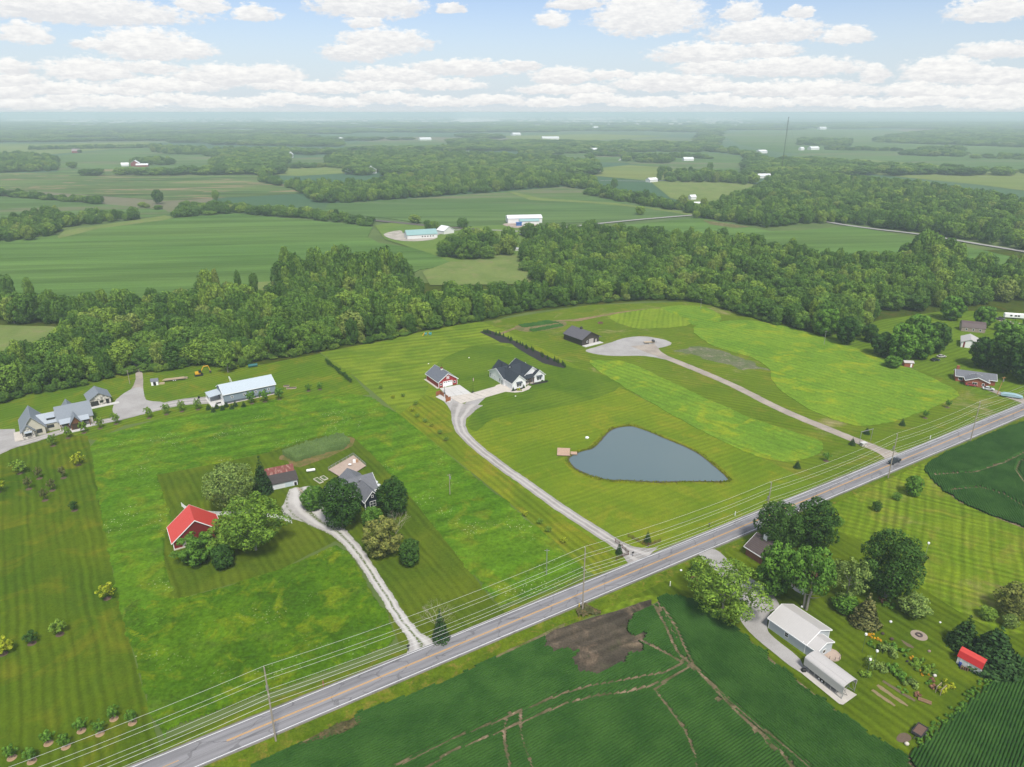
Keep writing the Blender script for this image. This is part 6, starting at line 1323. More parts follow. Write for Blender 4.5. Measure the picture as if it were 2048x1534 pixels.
# navy house
NAVY = lined('navy_siding', (.012, .017, .03), (.008, .01, .02), .25, 'z', .12, .6); GSH = lined('weathered_grey_shingles', (.15, .155, .17), (.11, .115, .13), .3, 'z', .2, .85, var=.3)
o = root('navy_house', 'navy blue house with grey shingled roofs and white trimmed gable', 'house', (731, 1020), 34)
gable(o, 0, 5.4, 0, 9, 3.0, 6.0, 'y', NAVY, GSH, .35, fascia=TRIM); gable(o, -8, 7, 6, 15, 3.0, 6.6, 'x', NAVY, GSH, .4, fascia=TRIM); gable(o, -2, 6, 9, 19, 3.0, 6.0, 'y', NAVY, GSH, .35); corners(o, 0, 5.4, 0, 9, 3, TRIM)
window(o, '-y', 0, 2.7, .5, 1.9, 1.8, bars=(2, 2)); window(o, '-y', 0, 2.7, 3.8, .5, .7, frame=TRIM); 
o = thing('wooden_deck', 'weathered grey brown deck behind the navy house with a rail', 'deck', (0, 0, 0)); dk = [(657, 942), (707, 913), (732, 934), (690, 962)]
p = [G(*q, 0) for q in dk]; nb = 26
DKM = plain('weathered_deck', (.40, .31, .25), .9, .25, .8)
for i in range(nb):
    f = lambda u, v: (p[0] * (1 - u) + p[1] * u) * (1 - v) + (p[3] * (1 - u) + p[2] * u) * v + Vector((0, 0, .6)); v0, v1 = i / nb, (i + .93) / nb
    MB().slab([f(0, v0), f(1, v0), f(1, v1), f(0, v1)][::-1], .08).build('plank', DKM, o)
k = MB(); 
for a_, b_ in ((p[0], p[1]), (p[1], p[2])):
    n = 7
    for i in range(n + 1): q = a_.lerp(b_, i / n); k.box(q.x - .06, q.x + .06, q.y - .06, q.y + .06, 0, 1.5)
    k.tube([a_ + Vector((0, 0, 1.5)), b_ + Vector((0, 0, 1.5))], .07, 4); k.tube([a_ + Vector((0, 0, 1.0)), b_ + Vector((0, 0, 1.0))], .04, 4)
k.build('railing', plain('grey_rail', (.25, .25, .25)), o)
for x, y, m_, lab in ((709, 925, TRIM, 'white grill standing at the back corner of the deck'), (714, 924, plain('tan_cover', (.4, .25, .15)), 'tan covered box at the back corner of the deck')): tag(MB().box(-.5, .5, -.4, .4, 0, 1.1).build('grill', m_, None, .05, loc=G(x, y, .6)), lab, 'grill')
o = thing('patio_table', 'small white table with two chairs on the weathered deck', 'table', G(700, 932, .6)); MB().tube([(0, 0, 0), (0, 0, .7)], .06, 5).build('leg', TRIM, o); MB().tube([(0, 0, .7), (0, 0, .76)], .6, 10).build('top', TRIM, o)
for x, y, lab in ((752, 967, 'left round white tank lid behind the navy house'), (757, 973, 'right round white tank lid behind the navy house')): tag(MB().ball((0, 0, .5), .8, .8, .5, 10, 5).build('satellite_dish', plain('pale_lid', (.55, .58, .58)), None, loc=G(x, y)), lab, 'tank lid')

# ---------------------------------------------------------------- south-east garden lot
CREAMR = lined('cream_metal_roof', (.47, .45, .43), (.4, .385, .37), .5, 'x', .05, .45, 0, var=.05); LGREY = lined('light_grey_siding', (.46, .49, .52), (.4, .43, .46), .3, 'z', .1, .6, var=.05)
a = G(1535.6, 1256.7); ze = 2.9
e0, e1 = G(1535, 1236, ze), G(1634, 1305, ze); an = math.degrees(math.atan2(e1.y - e0.y, e1.x - e0.x)); Lg = (e1 - e0).length
c_, s_ = math.cos(rad(an)), math.sin(rad(an))
def rel(p, o_): dd = p - o_; return dd.x * c_ + dd.y * s_, -dd.x * s_ + dd.y * c_
print('garage', an, Lg, rel(G(1564, 1208.5, 4.6), e0), rel(G(1640, 1260.6, 4.6), e0), rel(G(1662, 1264, 2.9), e0), rel(G(1649, 1289, 4.1), e0), rel(G(1663, 1289, 2.9), e0))
o = thing('white_garage', 'long light grey garage with cream metal roof stepping down at its end', 'garage', (e0.x, e0.y, Z3), rad(an))
L1 = rel(G(1640, 1260.6, 4.7), e0)[0]; W1 = 9.4
gable(o, .4, L1, .3, W1, 2.9, 4.9, 'x', LGREY, CREAMR, .35, fascia=TRIM); corners(o, .4, L1, .3, W1, 2.9, TRIM)
gable(o, L1 - .4, Lg - .2, .32, 6.2, 2.88, 4.1, 'x', LGREY, CREAMR, .3, fascia=TRIM); window(o, '-y', .3, 5.6, 1.1, .9, 1.1, bars=(1, 2)); door(o, '-x', .4, 3.0, 2.6, 2.3, TRIM, 'garage_door', panels=4); door(o, '-x', .4, 6.6, 2.6, 2.3, TRIM, 'garage_door', panels=4)
window(o, '+x', Lg - .2, 3.2, 1.0, 1, 1)
o2 = thing('small_deck', 'little round wooden deck behind the light grey garage', 'deck', o.location, rad(an)); MB().tube([(Lg + .6, 5.2, .0), (Lg + .6, 5.2, .3)], 2.1, 14).build('floor', DKM, o2); k = MB(); [k.box(Lg + .6 + 2 * math.cos(q), Lg + .68 + 2 * math.cos(q), 5.2 + 2 * math.sin(q), 5.28 + 2 * math.sin(q), .3, 1.2) for q in (-1.2, -.6, 0, .6, 1.2)]; k.build('railing', DARKM, o2)
# arched carport
b0, b1, b2 = G(1605.5, 1338), G(1683, 1399), G(1703, 1386); an2 = math.degrees(math.atan2(b1.y - b0.y, b1.x - b0.x)); Lc = (b1 - b0).length; Wc = 4.4
print('carport', an2, Lc, (b2 - b1).length)
o = thing('arched_carport', 'cream arched metal carport on a concrete strip beside the garage', 'carport', (b0.x, b0.y, Z5), rad(an2))
n = 14; prof = []; Rr_ = Wc / 2
prof = [(-.05, 1.3), (-.05, 3.1)] + [(Rr_ - (Rr_ + .05) * math.cos(math.pi * i / n), 3.1 + .8 * math.sin(math.pi * i / n)) for i in range(1, n)] + [(Wc + .05, 3.1), (Wc + .05, 2.2)]
k = MB()
for (a1, z1), (a2, z2) in zip(prof, prof[1:]):
    m0 = len(k.v); k.v += [(0, a1, z1), (Lc, a1, z1), (Lc, a2, z2), (0, a2, z2)]; k.f.append([m0, m0 + 1, m0 + 2, m0 + 3])
sh = k.build('roof', CREAMR, o); md = sh.modifiers.new('thickness', 'SOLIDIFY'); md.thickness = .06
GALV = plain('galvanised_steel', (.38, .38, .38), .4, .1, metal=.6)
for i in range(8):
    x = .1 + (Lc - .2) * i / 7; k = MB()
    for y in (.05, Wc - .05): k.box(x - .05, x + .05, y - .05, y + .05, 0, 3.05)
    k.build('post', GALV, o)
k = MB(); k.box(0, Lc, -.02, .06, .02, .14); k.box(0, Lc, Wc - .06, Wc + .02, .02, .14); k.tube([(Lc - .1, .05, .1), (Lc - .1, 1.3, 3.0)], .05, 5); k.tube([(Lc - .1, Wc - .05, .1), (Lc - .1, Wc - 1.3, 3)], .05, 5); k.build('base_rail', GALV, o)
sheet('concrete_strip', [(1597, 1342), (1612, 1330), (1636, 1345), (1714, 1390), (1686, 1410), (1678, 1408)], plain('worn_concrete', (.45, .42, .38), .9, .25, .5), Z5 + .008)
o = flat_trailer((1618, 1336), an2, 8.5, 2.2, 'dark equipment trailer parked under the arched carport', DARKM)
tag(MB().box(-.5, .5, -.4, .4, 0, .9).build('mower', IRON, None, .15, loc=G(1607, 1343)), 'dark mower at the near corner of the arched carport', 'mower')
# red roofed little shed (gambrel)
s0, s1, s2 = G(1912, 1326), G(1959, 1352), G(1974, 1342); an3 = math.degrees(math.atan2(s1.y - s0.y, s1.x - s0.x)); Ls = (s1 - s0).length; print('shed', an3, Ls, (s2 - s1).length)
o = thing('gambrel_shed', 'little white shed with bright red gambrel roof', 'shed', (s0.x, s0.y, Z3), rad(an3)); Ws = 3.0
WP = plain('white_painted_boards', (.66, .66, .63), .7, .15, 1); gp_ = [(0, 0), (Ws, 0), (Ws, 2.1), (Ws * .8, 3.2), (Ws / 2, 3.9), (Ws * .2, 3.2), (0, 2.1)]
MB().prism(gp_, 0, Ls, 'x').build('wall', WP, o); k = MB(); rp_ = [(-.15, 1.95), (Ws * .17, 3.28), (Ws / 2, 4.0), (Ws * .83, 3.28), (Ws + .15, 1.95)]
for i, ((a1, z1), (a2, z2)) in enumerate(zip(rp_, rp_[1:])): k = MB(); q = [(-.15, a1, z1), (Ls + .15, a1, z1), (Ls + .15, a2, z2), (-.15, a2, z2)]; k.slab(q, .07); k.build('roof_panel', REDR if 0 < i < 3 else plain('deep_red_metal', (.42, .02, .02), .5), o)
door(o, '-y', 0, 1.6, 1.5, 1.8, WP, frame=TRIM); 
tag(MB().tube([(0, 0, 0), (0, 0, 1.0)], .32, 10).build('blue_barrel', plain('blue_plastic', (.02, .04, .2)), None, loc=G(1919, 1332)), 'blue barrel standing at the red roofed shed', 'barrel')
for x, y, lab, a_ in ((1930, 1340, 'firewood heap against the front of the red roofed shed', -30), (1968, 1350, 'brick coloured firewood pile at the end of the red roofed shed', 40)):
    o = thing('firewood_pile', lab, 'firewood', G(x, y), rad(a_)); 
    for i in range(12): MB().tube([(-.9 + (i % 4) * .45, -.3, .15 + (i // 4) * .25), (-.9 + (i % 4) * .45 + .05, .3, .15 + (i // 4) * .25)], .14, 6).build('log', plain('brown_wood', (.16, .09, .06), .9, .3), o)
# tipping trailer, log, soil ring, fire pit
o = thing('utility_trailer', 'black steel utility trailer loaded with brown soil', 'trailer', G(1838, 1466), rad(40))
k = MB(); k.box(-1.7, 1.7, -1, -.93, .5, 1.1); k.box(-1.7, 1.7, .93, 1, .5, 1.1); k.box(-1.7, -1.63, -.93, .93, .5, 1.1); k.box(1.63, 1.7, -.93, .93, .5, 1.1); k.box(-1.63, 1.63, -.93, .93, .48, .54); k.build('body', DARKM, o); MB().box(-1.6, 1.6, -.9, .9, .54, .95).build('load', plain('brown_soil_load', (.13, .08, .06), .95, .3, 3), o, .08)
for y in (-1.15, 1.15): wl_ = wheel(MB(), 0, y).build('wheel', TYRE, o); rim(MB(), 0, y).build('rim', TRIM, wl_)
MB().tube([(-1.7, 0, .5), (-3.0, 0, .45)], .06, 5).build('tow_bar', DARKM, o)
o = thing('log_stack', 'short stack of cut logs lying on the garden lawn', 'logs', G(1849, 1403), rad(-32)); [MB().tube([(-1.3, -.3 + .3 * i, .22 + .2 * (i == 1)), (1.3, -.3 + .3 * i, .22 + .2 * (i == 1))], .22, 8).build('log', plain('cut_logs', (.2, .125, .07), .9, .3), o) for i in range(3)]
sheet('soil_ring', [(1793, 1476), (1800, 1468), (1812, 1467), (1822, 1474), (1820, 1482), (1806, 1486), (1795, 1483)], plain('soil_brown', (.12, .085, .06), .95, .3, 2), Z4, sm=4, amp=.1, step=.4)
o = thing('fire_pit', 'round stone fire pit ring on a pale gravel disc', 'fire pit', G(1838, 1271)); MB().tube([(0, 0, 0), (0, 0, .09)], 1.9, 18).build('gravel_disc', plain('tan_gravel', (.3, .24, .19), .95, .3, 5), o)
for i in range(9): q = i * .698; MB().box(-.16, .16, -.24, .24, .09, .4).build('stone', plain('dark_fire_stone', (.09, .07, .07)), o, .03, loc=(.62 * math.cos(q), .62 * math.sin(q), 0), rotz=q)
for (x0, y0, x1, y1, c_1, lab) in ((1744, 1380, 1790, 1412, 'wood_chip_row', 'first'), (1755, 1370, 1816, 1412, 'wood_chip_row', 's'), (1765, 1362, 1830, 1402, 'garden_row', 't'), (1802, 1280, 1827, 1296, 'garden_row', 'u')):
    ribbon(c_1, [(x0, y0, .7), ((x0 + x1) / 2, (y0 + y1) / 2 + 1, .9), (x1, y1, .6)], plain('wood_chips' if 'chip' in c_1 else 'tilled_soil', (.22, .17, .09) if 'chip' in c_1 else (.13, .10, .06), .95, .35, 3), Z4 + .004, amp=.35)
# garden odds and ends
for (x, y, h, lab) in ((1724, 1305, 5.2, 'left tall garden post with white bird box'), (1733, 1352, 4.6, 'lower garden post with white bird box'), (1745, 1342, 5.6, 'tall garden post with round bird feeder')):
    o = thing('bird_house_post', lab, 'post', G(x, y)); MB().tube([(0, 0, 0), (0, 0, h)], .05, 5).build('post', plain('green_post', (.06, .1, .06)), o); MB().box(-.22, .22, -.2, .2, h, h + .45).build('bird_house', TRIM, o)
for (x, y, c_1, s_1, lab) in ((1765, 1269, (.06, .04, .035), .45, 'first dark pot in the garden'), (1783, 1280, (.07, .045, .035), .5, 'second dark pot in the garden'), (1814, 1324, (.02, .02, .03), .35, 'small black pot in the garden'), (1858, 1304, (.28, .2, .17), .4, 'pinkish stone on the lawn below the fire pit'), (1869, 1353, (.55, .52, .5), .45, 'pale stone figure by the garden bed'), (1781, 1245, (.65, .65, .65), .4, 'white lawn ornament above the garden'), (1880, 1246, (.7, .7, .7), .3, 'tiny white box on the lawn by the evergreens'), (1813, 1490, (.55, .5, .42), .5, 'white bag at the bottom corner of the garden lot'), (1604, 1215, (.7, .7, .7), .4, 'white ornament at the foot of the twin trunks'), (1362, 1142, (.75, .75, .75), .35, 'white marker on the roadside grass')):
    tag(MB().ball((0, 0, s_1 * .7), s_1, s_1 * .8, s_1 * .8, 8, 5).build('garden_ornament', plain('orn_%d' % (x), c_1, .7), None, loc=G(x, y)), lab, 'ornament')
o = thing('garden_arbour', 'small wooden arbour under the yellow green vine', 'arbour', G(1880, 1385), rad(35)); k = MB(); [k.box(x, x + .1, y, y + .1, 0, 1.7) for x in (-1, 1) for y in (-.5, .5)]; k.box(-1.1, 1.2, -.5, -.4, 1.7, 1.8); k.box(-1.1, 1.2, .5, .6, 1.7, 1.8); k.build('frame', plain('weathered_boards', (.36, .28, .22)), o)
o = thing('lawn_pole', 'thin grey pole with small cap in the rusty flower ring', 'pole', G(1849, 1117)); MB().tube([(0, 0, 0), (.1, 0, 5.2)], .06, 6).build('post', GALV, o); MB().box(-.15, .35, -.2, .2, 5.0, 5.5).build('box', TRIM, o)
# hidden house with hipped brown roof, patio
o = thing('brown_roofed_house', 'brick house with brown shingled roof half hidden by trees', 'house', G(1589, 1172), rad(-58)); BS = lined('brown_shingles_rows', (.085, .065, .062), (.06, .045, .045), .3, 'z', .2, .85, var=.25); BRK = plain('red_brown_brick', (.22, .09, .06), .9, .25, 3)
o.rotation_euler.z = rad(TH + 90)
gable(o, 0, 17, -9, 0, 2.9, 5.6, 'x', BRK, BS, .5, fascia=TRIM); MB().slab([(-2.4, -9, 2.5), (0, -9, 3.0), (0, 0, 3.0), (-2.4, 0, 2.5)], .12).build('porch_roof', plain('rust_brown_roof', (.17, .075, .05), .85, .2), o); k = MB(); [k.box(-2.2, -2.05, y, y + .15, 0, 2.45) for y in (-8.8, -4.5, -.4)]; k.build('porch_posts', TRIM, o)
MB().box(13.4, 14.6, -5.2, -3.8, 4.8, 7.0).build('chimney', TRIM, o)
sheet('patio', [(1578, 1162), (1592, 1160), (1612, 1168), (1612, 1186), (1605, 1190), (1590, 1182), (1579, 1172)], CONCW, Z5 + .02)
for i, (x, y, a_) in enumerate(((1589, 1168, 20), (1596, 1163, 80), (1602, 1176, 200))):
    o = thing('adirondack_chair', ['left orange wooden chair on the patio', 'rear orange wooden chair on the patio', 'front orange wooden chair on the patio'][i], 'chair', G(x, y) + Vector((0, 0, .1)), rad(a_)); OW = plain('orange_wood', (.42, .15, .05)); MB().box(-.4, .4, -.35, .45, .35, .42).build('seat', OW, o); MB().slab([(-.4, .4, .4), (.4, .4, .4), (.4, .75, 1.2), (-.4, .75, 1.2)], .06).build('backrest', OW, o)
    for lx in (-.38, .3):
        for ly in (-.33, .3): MB().box(lx, lx + .08, ly, ly + .08, 0, .35).build('leg', OW, o)
# ---------------------------------------------------------------- east side neighbours
BRICK = plain('orange_brick', (.28, .09, .05), .9, .2, 3)
o = thing('brick_house', 'low brick house with grey roof and chimney beside the road', 'house', G(1930, 771), rad(-25)); gable(o, 0, 9, 0, 6, 2.8, 4.6, 'y', BRICK, GSH, .5, fascia=TRIM); gable(o, -3.5, 12.5, 5, 13, 2.8, 4.6, 'x', BRICK, GSH, .5, fascia=TRIM); window(o, '-y', 0, 3.6, .9, 1.8, 1.2, bars=(2, 1)); window(o, '-y', 0, 7, .9, .8, 1.1)
MB().box(-3.4, -2.2, 9.5, 10.7, 0, 6.2).build('chimney', BRICK, o); window(o, '-y', 5, -1.6, .9, 1.6, 1.2); door(o, '+x', 12.5, 8, 2.4, 2.2, TRIM, 'garage_door', panels=4)
def car(pos, ang, body_c, label, kind='car', name='parked_car', cat='car'):
    o = thing(name, label, cat, G(*pos) + Vector((0, 0, .12)), rad(ang)); BP = plain('paint_%s' % label.replace(' ', '_')[:30], body_c, .25, .03, 1, spec=.6)
    if kind == 'truck': body = [(-2.9, .45), (2.85, .45), (2.95, .8), (2.8, 1.05), (1.55, 1.2), (-.75, 1.2), (-.78, 1.18), (-2.9, 1.18)]; cab = [(-.75, 1.15), (1.5, 1.15), (.75, 1.85), (-.6, 1.88)]; wx = (-1.8, 1.85)
    else: body = [(-2.3, .35), (2.3, .35), (2.35, .7), (2.1, .85), (1.1, .95), (-1.6, .98), (-2.3, .9)]; cab = [(-1.8, .93), (1.15, .93), (.4, 1.42), (-1.1, 1.45)]; wx = (-1.4, 1.45)
    MB().prism(body, -.92, .92).build('body', BP, o, .05); MB().prism(cab, -.8, .8).build('windows', GLASS, o, .04); zt = cab[2][1]; MB().box(cab[3][0], cab[2][0] - .05, -.78, .78, zt, zt + .05).build('roof', BP, o)
    if kind == 'truck': MB().box(-2.75, -.85, -.72, .72, 1.17, 1.2).build('bed', DARKM, o)
    for x in wx:
        for y in (-.88, .88): wl_ = wheel(MB(), x, y, .38).build('wheel', TYRE, o); rim(MB(), x, y).build('rim', GALV, wl_)
    for y in (-.65, .65): MB().box(body[2][0] - .06, body[2][0] + .02, y - .18, y + .18, .62, .78).build('headlight', TRIM, o)
    for y in (-.72, .72): MB().box(body[0][0] - .03, body[0][0] + .05, y - .12, y + .12, .75, .95).build('tail_light', plain('red_lens', (.3, .01, .01)), o)
    return o
car((1788, 926), TH + 180, (.015, .025, .03), 'black pickup truck driving on the road by the gravel drive', 'truck', 'pickup_truck', 'pickup truck')
car((1942, 772), -25, (.35, .03, .05), 'red car parked against the brick house'); car((1976, 780), -25, (.6, .62, .63), 'silver white car parked on the brick house drive'); 
o = thing('covered_boat', 'pale blue tarpaulin covered boat beside the drive near the road', 'boat', G(2022, 795), rad(-28)); MB().prism([(-4, .5), (4, .5), (4.3, 1.3), (1, 2.0), (-3, 1.9), (-4.2, 1.3)], -1.1, 1.1).build('tarpaulin', plain('pale_blue_tarp', (.28, .42, .46)), o, .15); MB().box(-3.4, 3.6, -.6, .6, 0, .5).build('trailer', DARKM, o)
o = thing('white_barn', 'white barn with dark red trim half behind the trees', 'barn', G(1921, 694), rad(-30)); gable(o, 0, 8, 0, 12, 3.0, 4.8, 'y', WHITE, CREAMR, .4); MR = plain('maroon_trim', (.2, .03, .04)); MB().box(.9, 1.7, -.05, 0, 0, 3.1).build('door_jamb', MR, o); MB().box(6.3, 7.1, -.05, 0, 0, 3.1).build('door_jamb', MR, o); door(o, '-y', 0, 4, 4.4, 3, TRIM, 'barn_door')
o = thing('gambrel_barn', 'tan shed with brown gambrel roof on the far lawn', 'barn', G(1922, 662), rad(-22)); Wq = 7; MB().prism([(0, 0), (Wq, 0), (Wq, 2.6), (Wq * .78, 4.6), (Wq / 2, 5.6), (Wq * .22, 4.6), (0, 2.6)], 0, 12, 'x').build('wall', plain('tan_boards', (.30, .24, .20)), o)
rp_ = [(-.2, 2.45), (Wq * .2, 4.68), (Wq / 2, 5.72), (Wq * .8, 4.68), (Wq + .2, 2.45)]
for (a1, z1), (a2, z2) in zip(rp_, rp_[1:]): MB().slab([(-.2, a1, z1), (12.2, a1, z1), (12.2, a2, z2), (-.2, a2, z2)], .08).build('roof_panel', plain('brown_roof', (.10, .07, .07)), o)
for x in (2.5, 6, 9.5): window(o, '-y', 0, x, .8, .9, 1.1)
o = thing('red_shed', 'tiny red shed right of the gambrel roofed barn', 'shed', G(1954, 659), rad(-22)); gable(o, 0, 3, 0, 3, 2.2, 3.2, 'x', RED, GREYROOF, .2)
o = thing('brick_shed', 'small brick shed at the edge of the clump of trees', 'shed', G(1808, 734), rad(-10)); gable(o, 0, 4.2, 0, 3.4, 2.3, 2.9, 'x', BRICK, CREAMR, .3); door(o, '-y', 0, 3.2, .8, 1.9, TRIM)
o = thing('camper_trailer', 'long white camper trailer parked on the far drive', 'camper', G(2008, 637), rad(-16)); MB().box(0, 11, 0, 2.5, .7, 3.4).build('body', TRIM, o, .25); [window(o, '-y', 0, x, 1.8, 1, .7, frame=IRON) for x in (3.5, 6, 7.6)]; 
for x in (5.2, 6.1): wheel(MB(), x, .1).build('wheel', TYRE, o)
car((1999, 640), -16, (.05, .05, .06), 'dark pickup truck hitched to the white camper', 'truck', 'pickup_truck', 'pickup truck')
car((1870, 722), 10, (.02, .03, .035), 'dark car under the clump of trees'); car((1882, 715), 10, (.5, .48, .45), 'pale car beside the dark one under the trees')
# gate, mail box, salt bin
o = root('drive_gate', 'tall thin pipe gate arch over the gravel drive', 'gate', (1718.5, 888), 35); q = G(1741, 882) - G(1718.5, 888); L = q.length; o.rotation_euler.z = math.atan2(q.y, q.x); k = MB(); k.tube([(0, 0, 0), (0, 0, 5)], .1, 6); k.build('post', GALV, o); k = MB().tube([(L, 0, 0), (L, 0, 5)], .1, 6); k.build('post', GALV, o); MB().box(-.3, L + .3, -.06, .06, 5, 5.25).build('beam', GALV, o)
o = root('stone_mailbox', 'stone mailbox bin with flat white top beside the gravel drive', 'mailbox', (1726, 892), 20); MB().box(-1, 1, -.6, .6, 0, 1.3).build('base', STONE, o); MB().box(-1.2, 1.2, -.8, .8, 1.3, 1.5).build('top', CONCW, o)
for x, y, lab in ((1265.5, 1113, 'black mailbox at the mouth of the farmhouse drive'), (1418, 1055, 'black mailbox alone on the road verge'), (817, 1301, 'small black mailbox left of the white gravel drive')):
    o = root('mailbox', lab, 'mailbox', (x, y)); MB().box(-.06, .06, -.06, .06, 0, 1.2).build('post', IRON, o); MB().box(-.35, .35, -.16, .16, 1.2, 1.55).build('box', IRON, o, .05)
tag(MB().box(-.45, .45, -.35, .35, 0, 1.0).build('turquoise_bin', plain('turquoise_plastic', (.02, .25, .2)), None, .06, loc=G(882, 1279)), 'turquoise bin under the roadside cedar', 'bin')
for x, y, lab, c_1 in ((1470, 1031, 'white utility marker by the road verge', (.7, .7, .7)), (1158, 1216, 'yellow marker post at the foot of the pole', (.6, .42, .03)), (1340, 1172, 'thin white marker on the strip south of the road', (.7, .7, .65)), (647, 1372, 'thin rusty marker post on the north verge', (.3, .12, .08)), (1828 + 32, 878, 'small white box on the lawn beside the road', (.7, .7, .7))):
    tag(MB().box(-.1, .1, -.1, .1, 0, 1.5).build('marker_post', plain('mk_%d' % x, c_1), None, loc=G(x, y)), lab, 'marker')
# ---------------------------------------------------------------- utility poles and lines
PW_ = plain('weathered_pole_wood', (.30, .26, .21), .9, .2, 1.5); CER = plain('grey_insulator', (.5, .5, .48), .4); WIRE = plain('aluminium_wire', (.62, .62, .62), .5, .02)
P1, P2, P4, P5 = G(552, 1482), G(1165, 1222), G(1776, 956), G(1940, 884)
P3 = (P2 + P4) / 2 + Vector((1.5, 0, 0)); st = P1 - P2; P0 = P1 + st; P6 = P5 + (P5 - P4) * 1.05; P7 = P6 + (P5 - P4)
PL = [(P0, 19, 'x'), (P1, 19.2, 'pole crossing the bottom left of the road'), (P2, 19.4, 'pole beside the bare field corner'), (P3, 18, 'pole rising behind the two dark maples'), (P4, 17.2, 'pole next to the black pickup truck'), (P5, 17, 'pole at the far right of the road'), (P6, 17, 'x'), (P7, 17, 'x')]
ay = RW['y']
tops = [(.0, .35), (-1.7, -.35), (-3.4, .35), (-6.4, -.5), (-6.5, .9), (-8.0, .2), (-9.0, -.2)]
for p, h, lab in PL:
    if lab == 'x' and p is not P6: continue
    lab = 'tall weathered utility ' + (lab if lab != 'x' else 'pole beyond the right edge of the road')
    o = thing('utility_pole', lab, 'utility pole', (p.x, p.y, 0), rad(TH), 'utility poles along the road'); MB().tube([(0, 0, 0), (0, 0, h)], .2, 8, .13).build('pole', PW_, o)
    for dz_, dy_ in tops[:3]: k = MB().tube([(0, 0, h + dz_ - .45), (0, dy_, h + dz_ - .2), (0, dy_, h + dz_)], .05, 5); k.build('insulator', CER, o)
    MB().box(-.06, .06, -1.1, 1.2, h - 6.65, h - 6.5).build('crossarm', PW_, o)
    for y in (-.5, .9): MB().tube([(0, y, h - 6.5), (0, y, h - 6.3)], .08, 6).build('insulator', CER, o)
    if 'pickup' in lab or 'maples' in lab or 'bottom' in lab: MB().tube([(0, .35, h - 6), (0, .35, h - 4.9)], .27, 10).build('transformer', GALV, o)
    if 'maples' in lab: MB().box(-.3, .3, -.35, -.1, h - 9.6, h - 8.9).build('red_marker', plain('orange_red', (.5, .08, .03)), o)
for wi, (dz_, dy_) in enumerate(tops):
    k = MB()
    for (a, ha, _), (b, hb, _) in zip(PL, PL[1:]):
        A = a + ay * dy_ + Vector((0, 0, ha + dz_ + .02)); B = b + ay * dy_ + Vector((0, 0, hb + dz_ + .02)); sag = (B - A).length * .016
        k.tube([A.lerp(B, i / 8) - Vector((0, 0, 4 * sag * (i / 8) * (1 - i / 8))) for i in range(9)], .024 if wi < 5 else .03, 4)
    tag(k.build('power_line', WIRE), ['topmost', 'second', 'third', 'fourth', 'fifth', 'sixth', 'lowest'][wi] + ' wire strung along the roadside poles', 'power line', 'power lines along the road')
for x, y, h, lab, m_ in ((900, 990, 8, 'lone wooden pole on the meadow near the boundary', PW_), (1093, 1150, 8.5, 'thin grey pole in the meadow near the road', GALV), (1648, 689, 8, 'grey light pole beside the wood edge', GALV), (1401, 617, 6.5, 'thin pale pole in front of the wood', GALV), (260, 768, 7, 'short wooden pole beside the wood track', PW_)):
    o = thing('service_pole', lab, 'pole', G(x, y)); MB().tube([(0, 0, 0), (0, 0, h)], .14, 6, .1).build('pole', m_, o); MB().box(-.7, .7, -.06, .06, h - .5, h - .38).build('crossarm', m_, o)
    if 'meadow near the boundary' in lab: MB().tube([(.3, 0, h - 1.9), (.3, 0, h - 1.0)], .24, 8).build('transformer', GALV, o)
o = thing('wooden_service_pole', 'orange brown wooden pole leaning by the brick house drive', 'pole', G(1994, 789)); MB().tube([(0, 0, 0), (1.2, 0, 8.6)], .16, 7, .12).build('pole', plain('orange_pole_wood', (.42, .22, .08), .9, .15), o); MB().tube([(1.0, -.35, 6.4), (1.0, -.35, 7.4)], .26, 8).build('transformer', GALV, o); MB().box(.2, 2.1, -.06, .06, 8.1, 8.25).build('crossarm', plain('orange_pole_wood', (.42, .22, .08)), o)
# radio mast
o = thing('radio_mast', 'tall thin lattice radio mast rising to the horizon', 'mast', G(1562, 350)); H = 112
k = MB()
for i in range(3): q = i * 2.094; k.tube([(.8 * math.cos(q), .8 * math.sin(q), 0), (.8 * math.cos(q), .8 * math.sin(q), H)], .16, 4)
for i in range(56): z = i * 2; k.tube([(.8, 0, z), (-.4, .69, z + 1)], .08, 3); k.tube([(-.4, .69, z + 1), (-.4, -.69, z + 2)], .08, 3)
k.build('lattice', DARKM, o); k = MB(); [k.tube([(0, 0, z), (60 * math.cos(q), 60 * math.sin(q), 0)], .05, 3) for z in (55, 105) for q in (.3, 2.4, 4.5)]; k.build('guy_wires', DARKM, o)

# ---------------------------------------------------------------- far farms
TEAL = plain('teal_metal_roof', (.24, .38, .37), .5, .06); FW = plain('far_white_wall', (.68, .68, .67), .7, .06); FWR = plain('far_white_roof', (.72, .73, .74), .6, .05)
def far(pos, ang, L, W_, ze, zr, wall, roof, label, cat='farm building', name='farm_building', wins=0, ax='x'):
    o = thing(name, label, cat, G(*pos) + Vector((0, 0, .05)), rad(ang)); gable(o, 0, L, 0, W_, ze, zr, ax, wall, roof, .5, .3)
    for i in range(wins): window(o, '-y', 0, L * .5 + i * (L * .45 / wins), ze * .45, 1.4, 1.2)
    return o
far((815, 480), 20, 31, 15, 4.5, 8.5, FW, TEAL, 'long white farm building with pale teal roof', wins=5)
far((888, 470), 45, 14, 12, 4, 8, FW, FWR, 'white gabled shed right of the teal roofed building', ax='y')
far((1016, 448), 8, 40, 20, 6, 8.5, FW, FWR, 'large white factory shed beyond the railway', 'factory', 'factory_shed')
far((1040, 451), 8, 22, 7, 4.5, 6.5, FW, TEAL, 'lower teal roofed part before the white factory', 'factory', 'factory_shed'); far((1033, 453), 8, 6, 4, 4, 4.4, plain('blue_wall', (.03, .12, .35)), plain('blue_wall', (.03, .12, .35)), 'small blue building at the white factory')
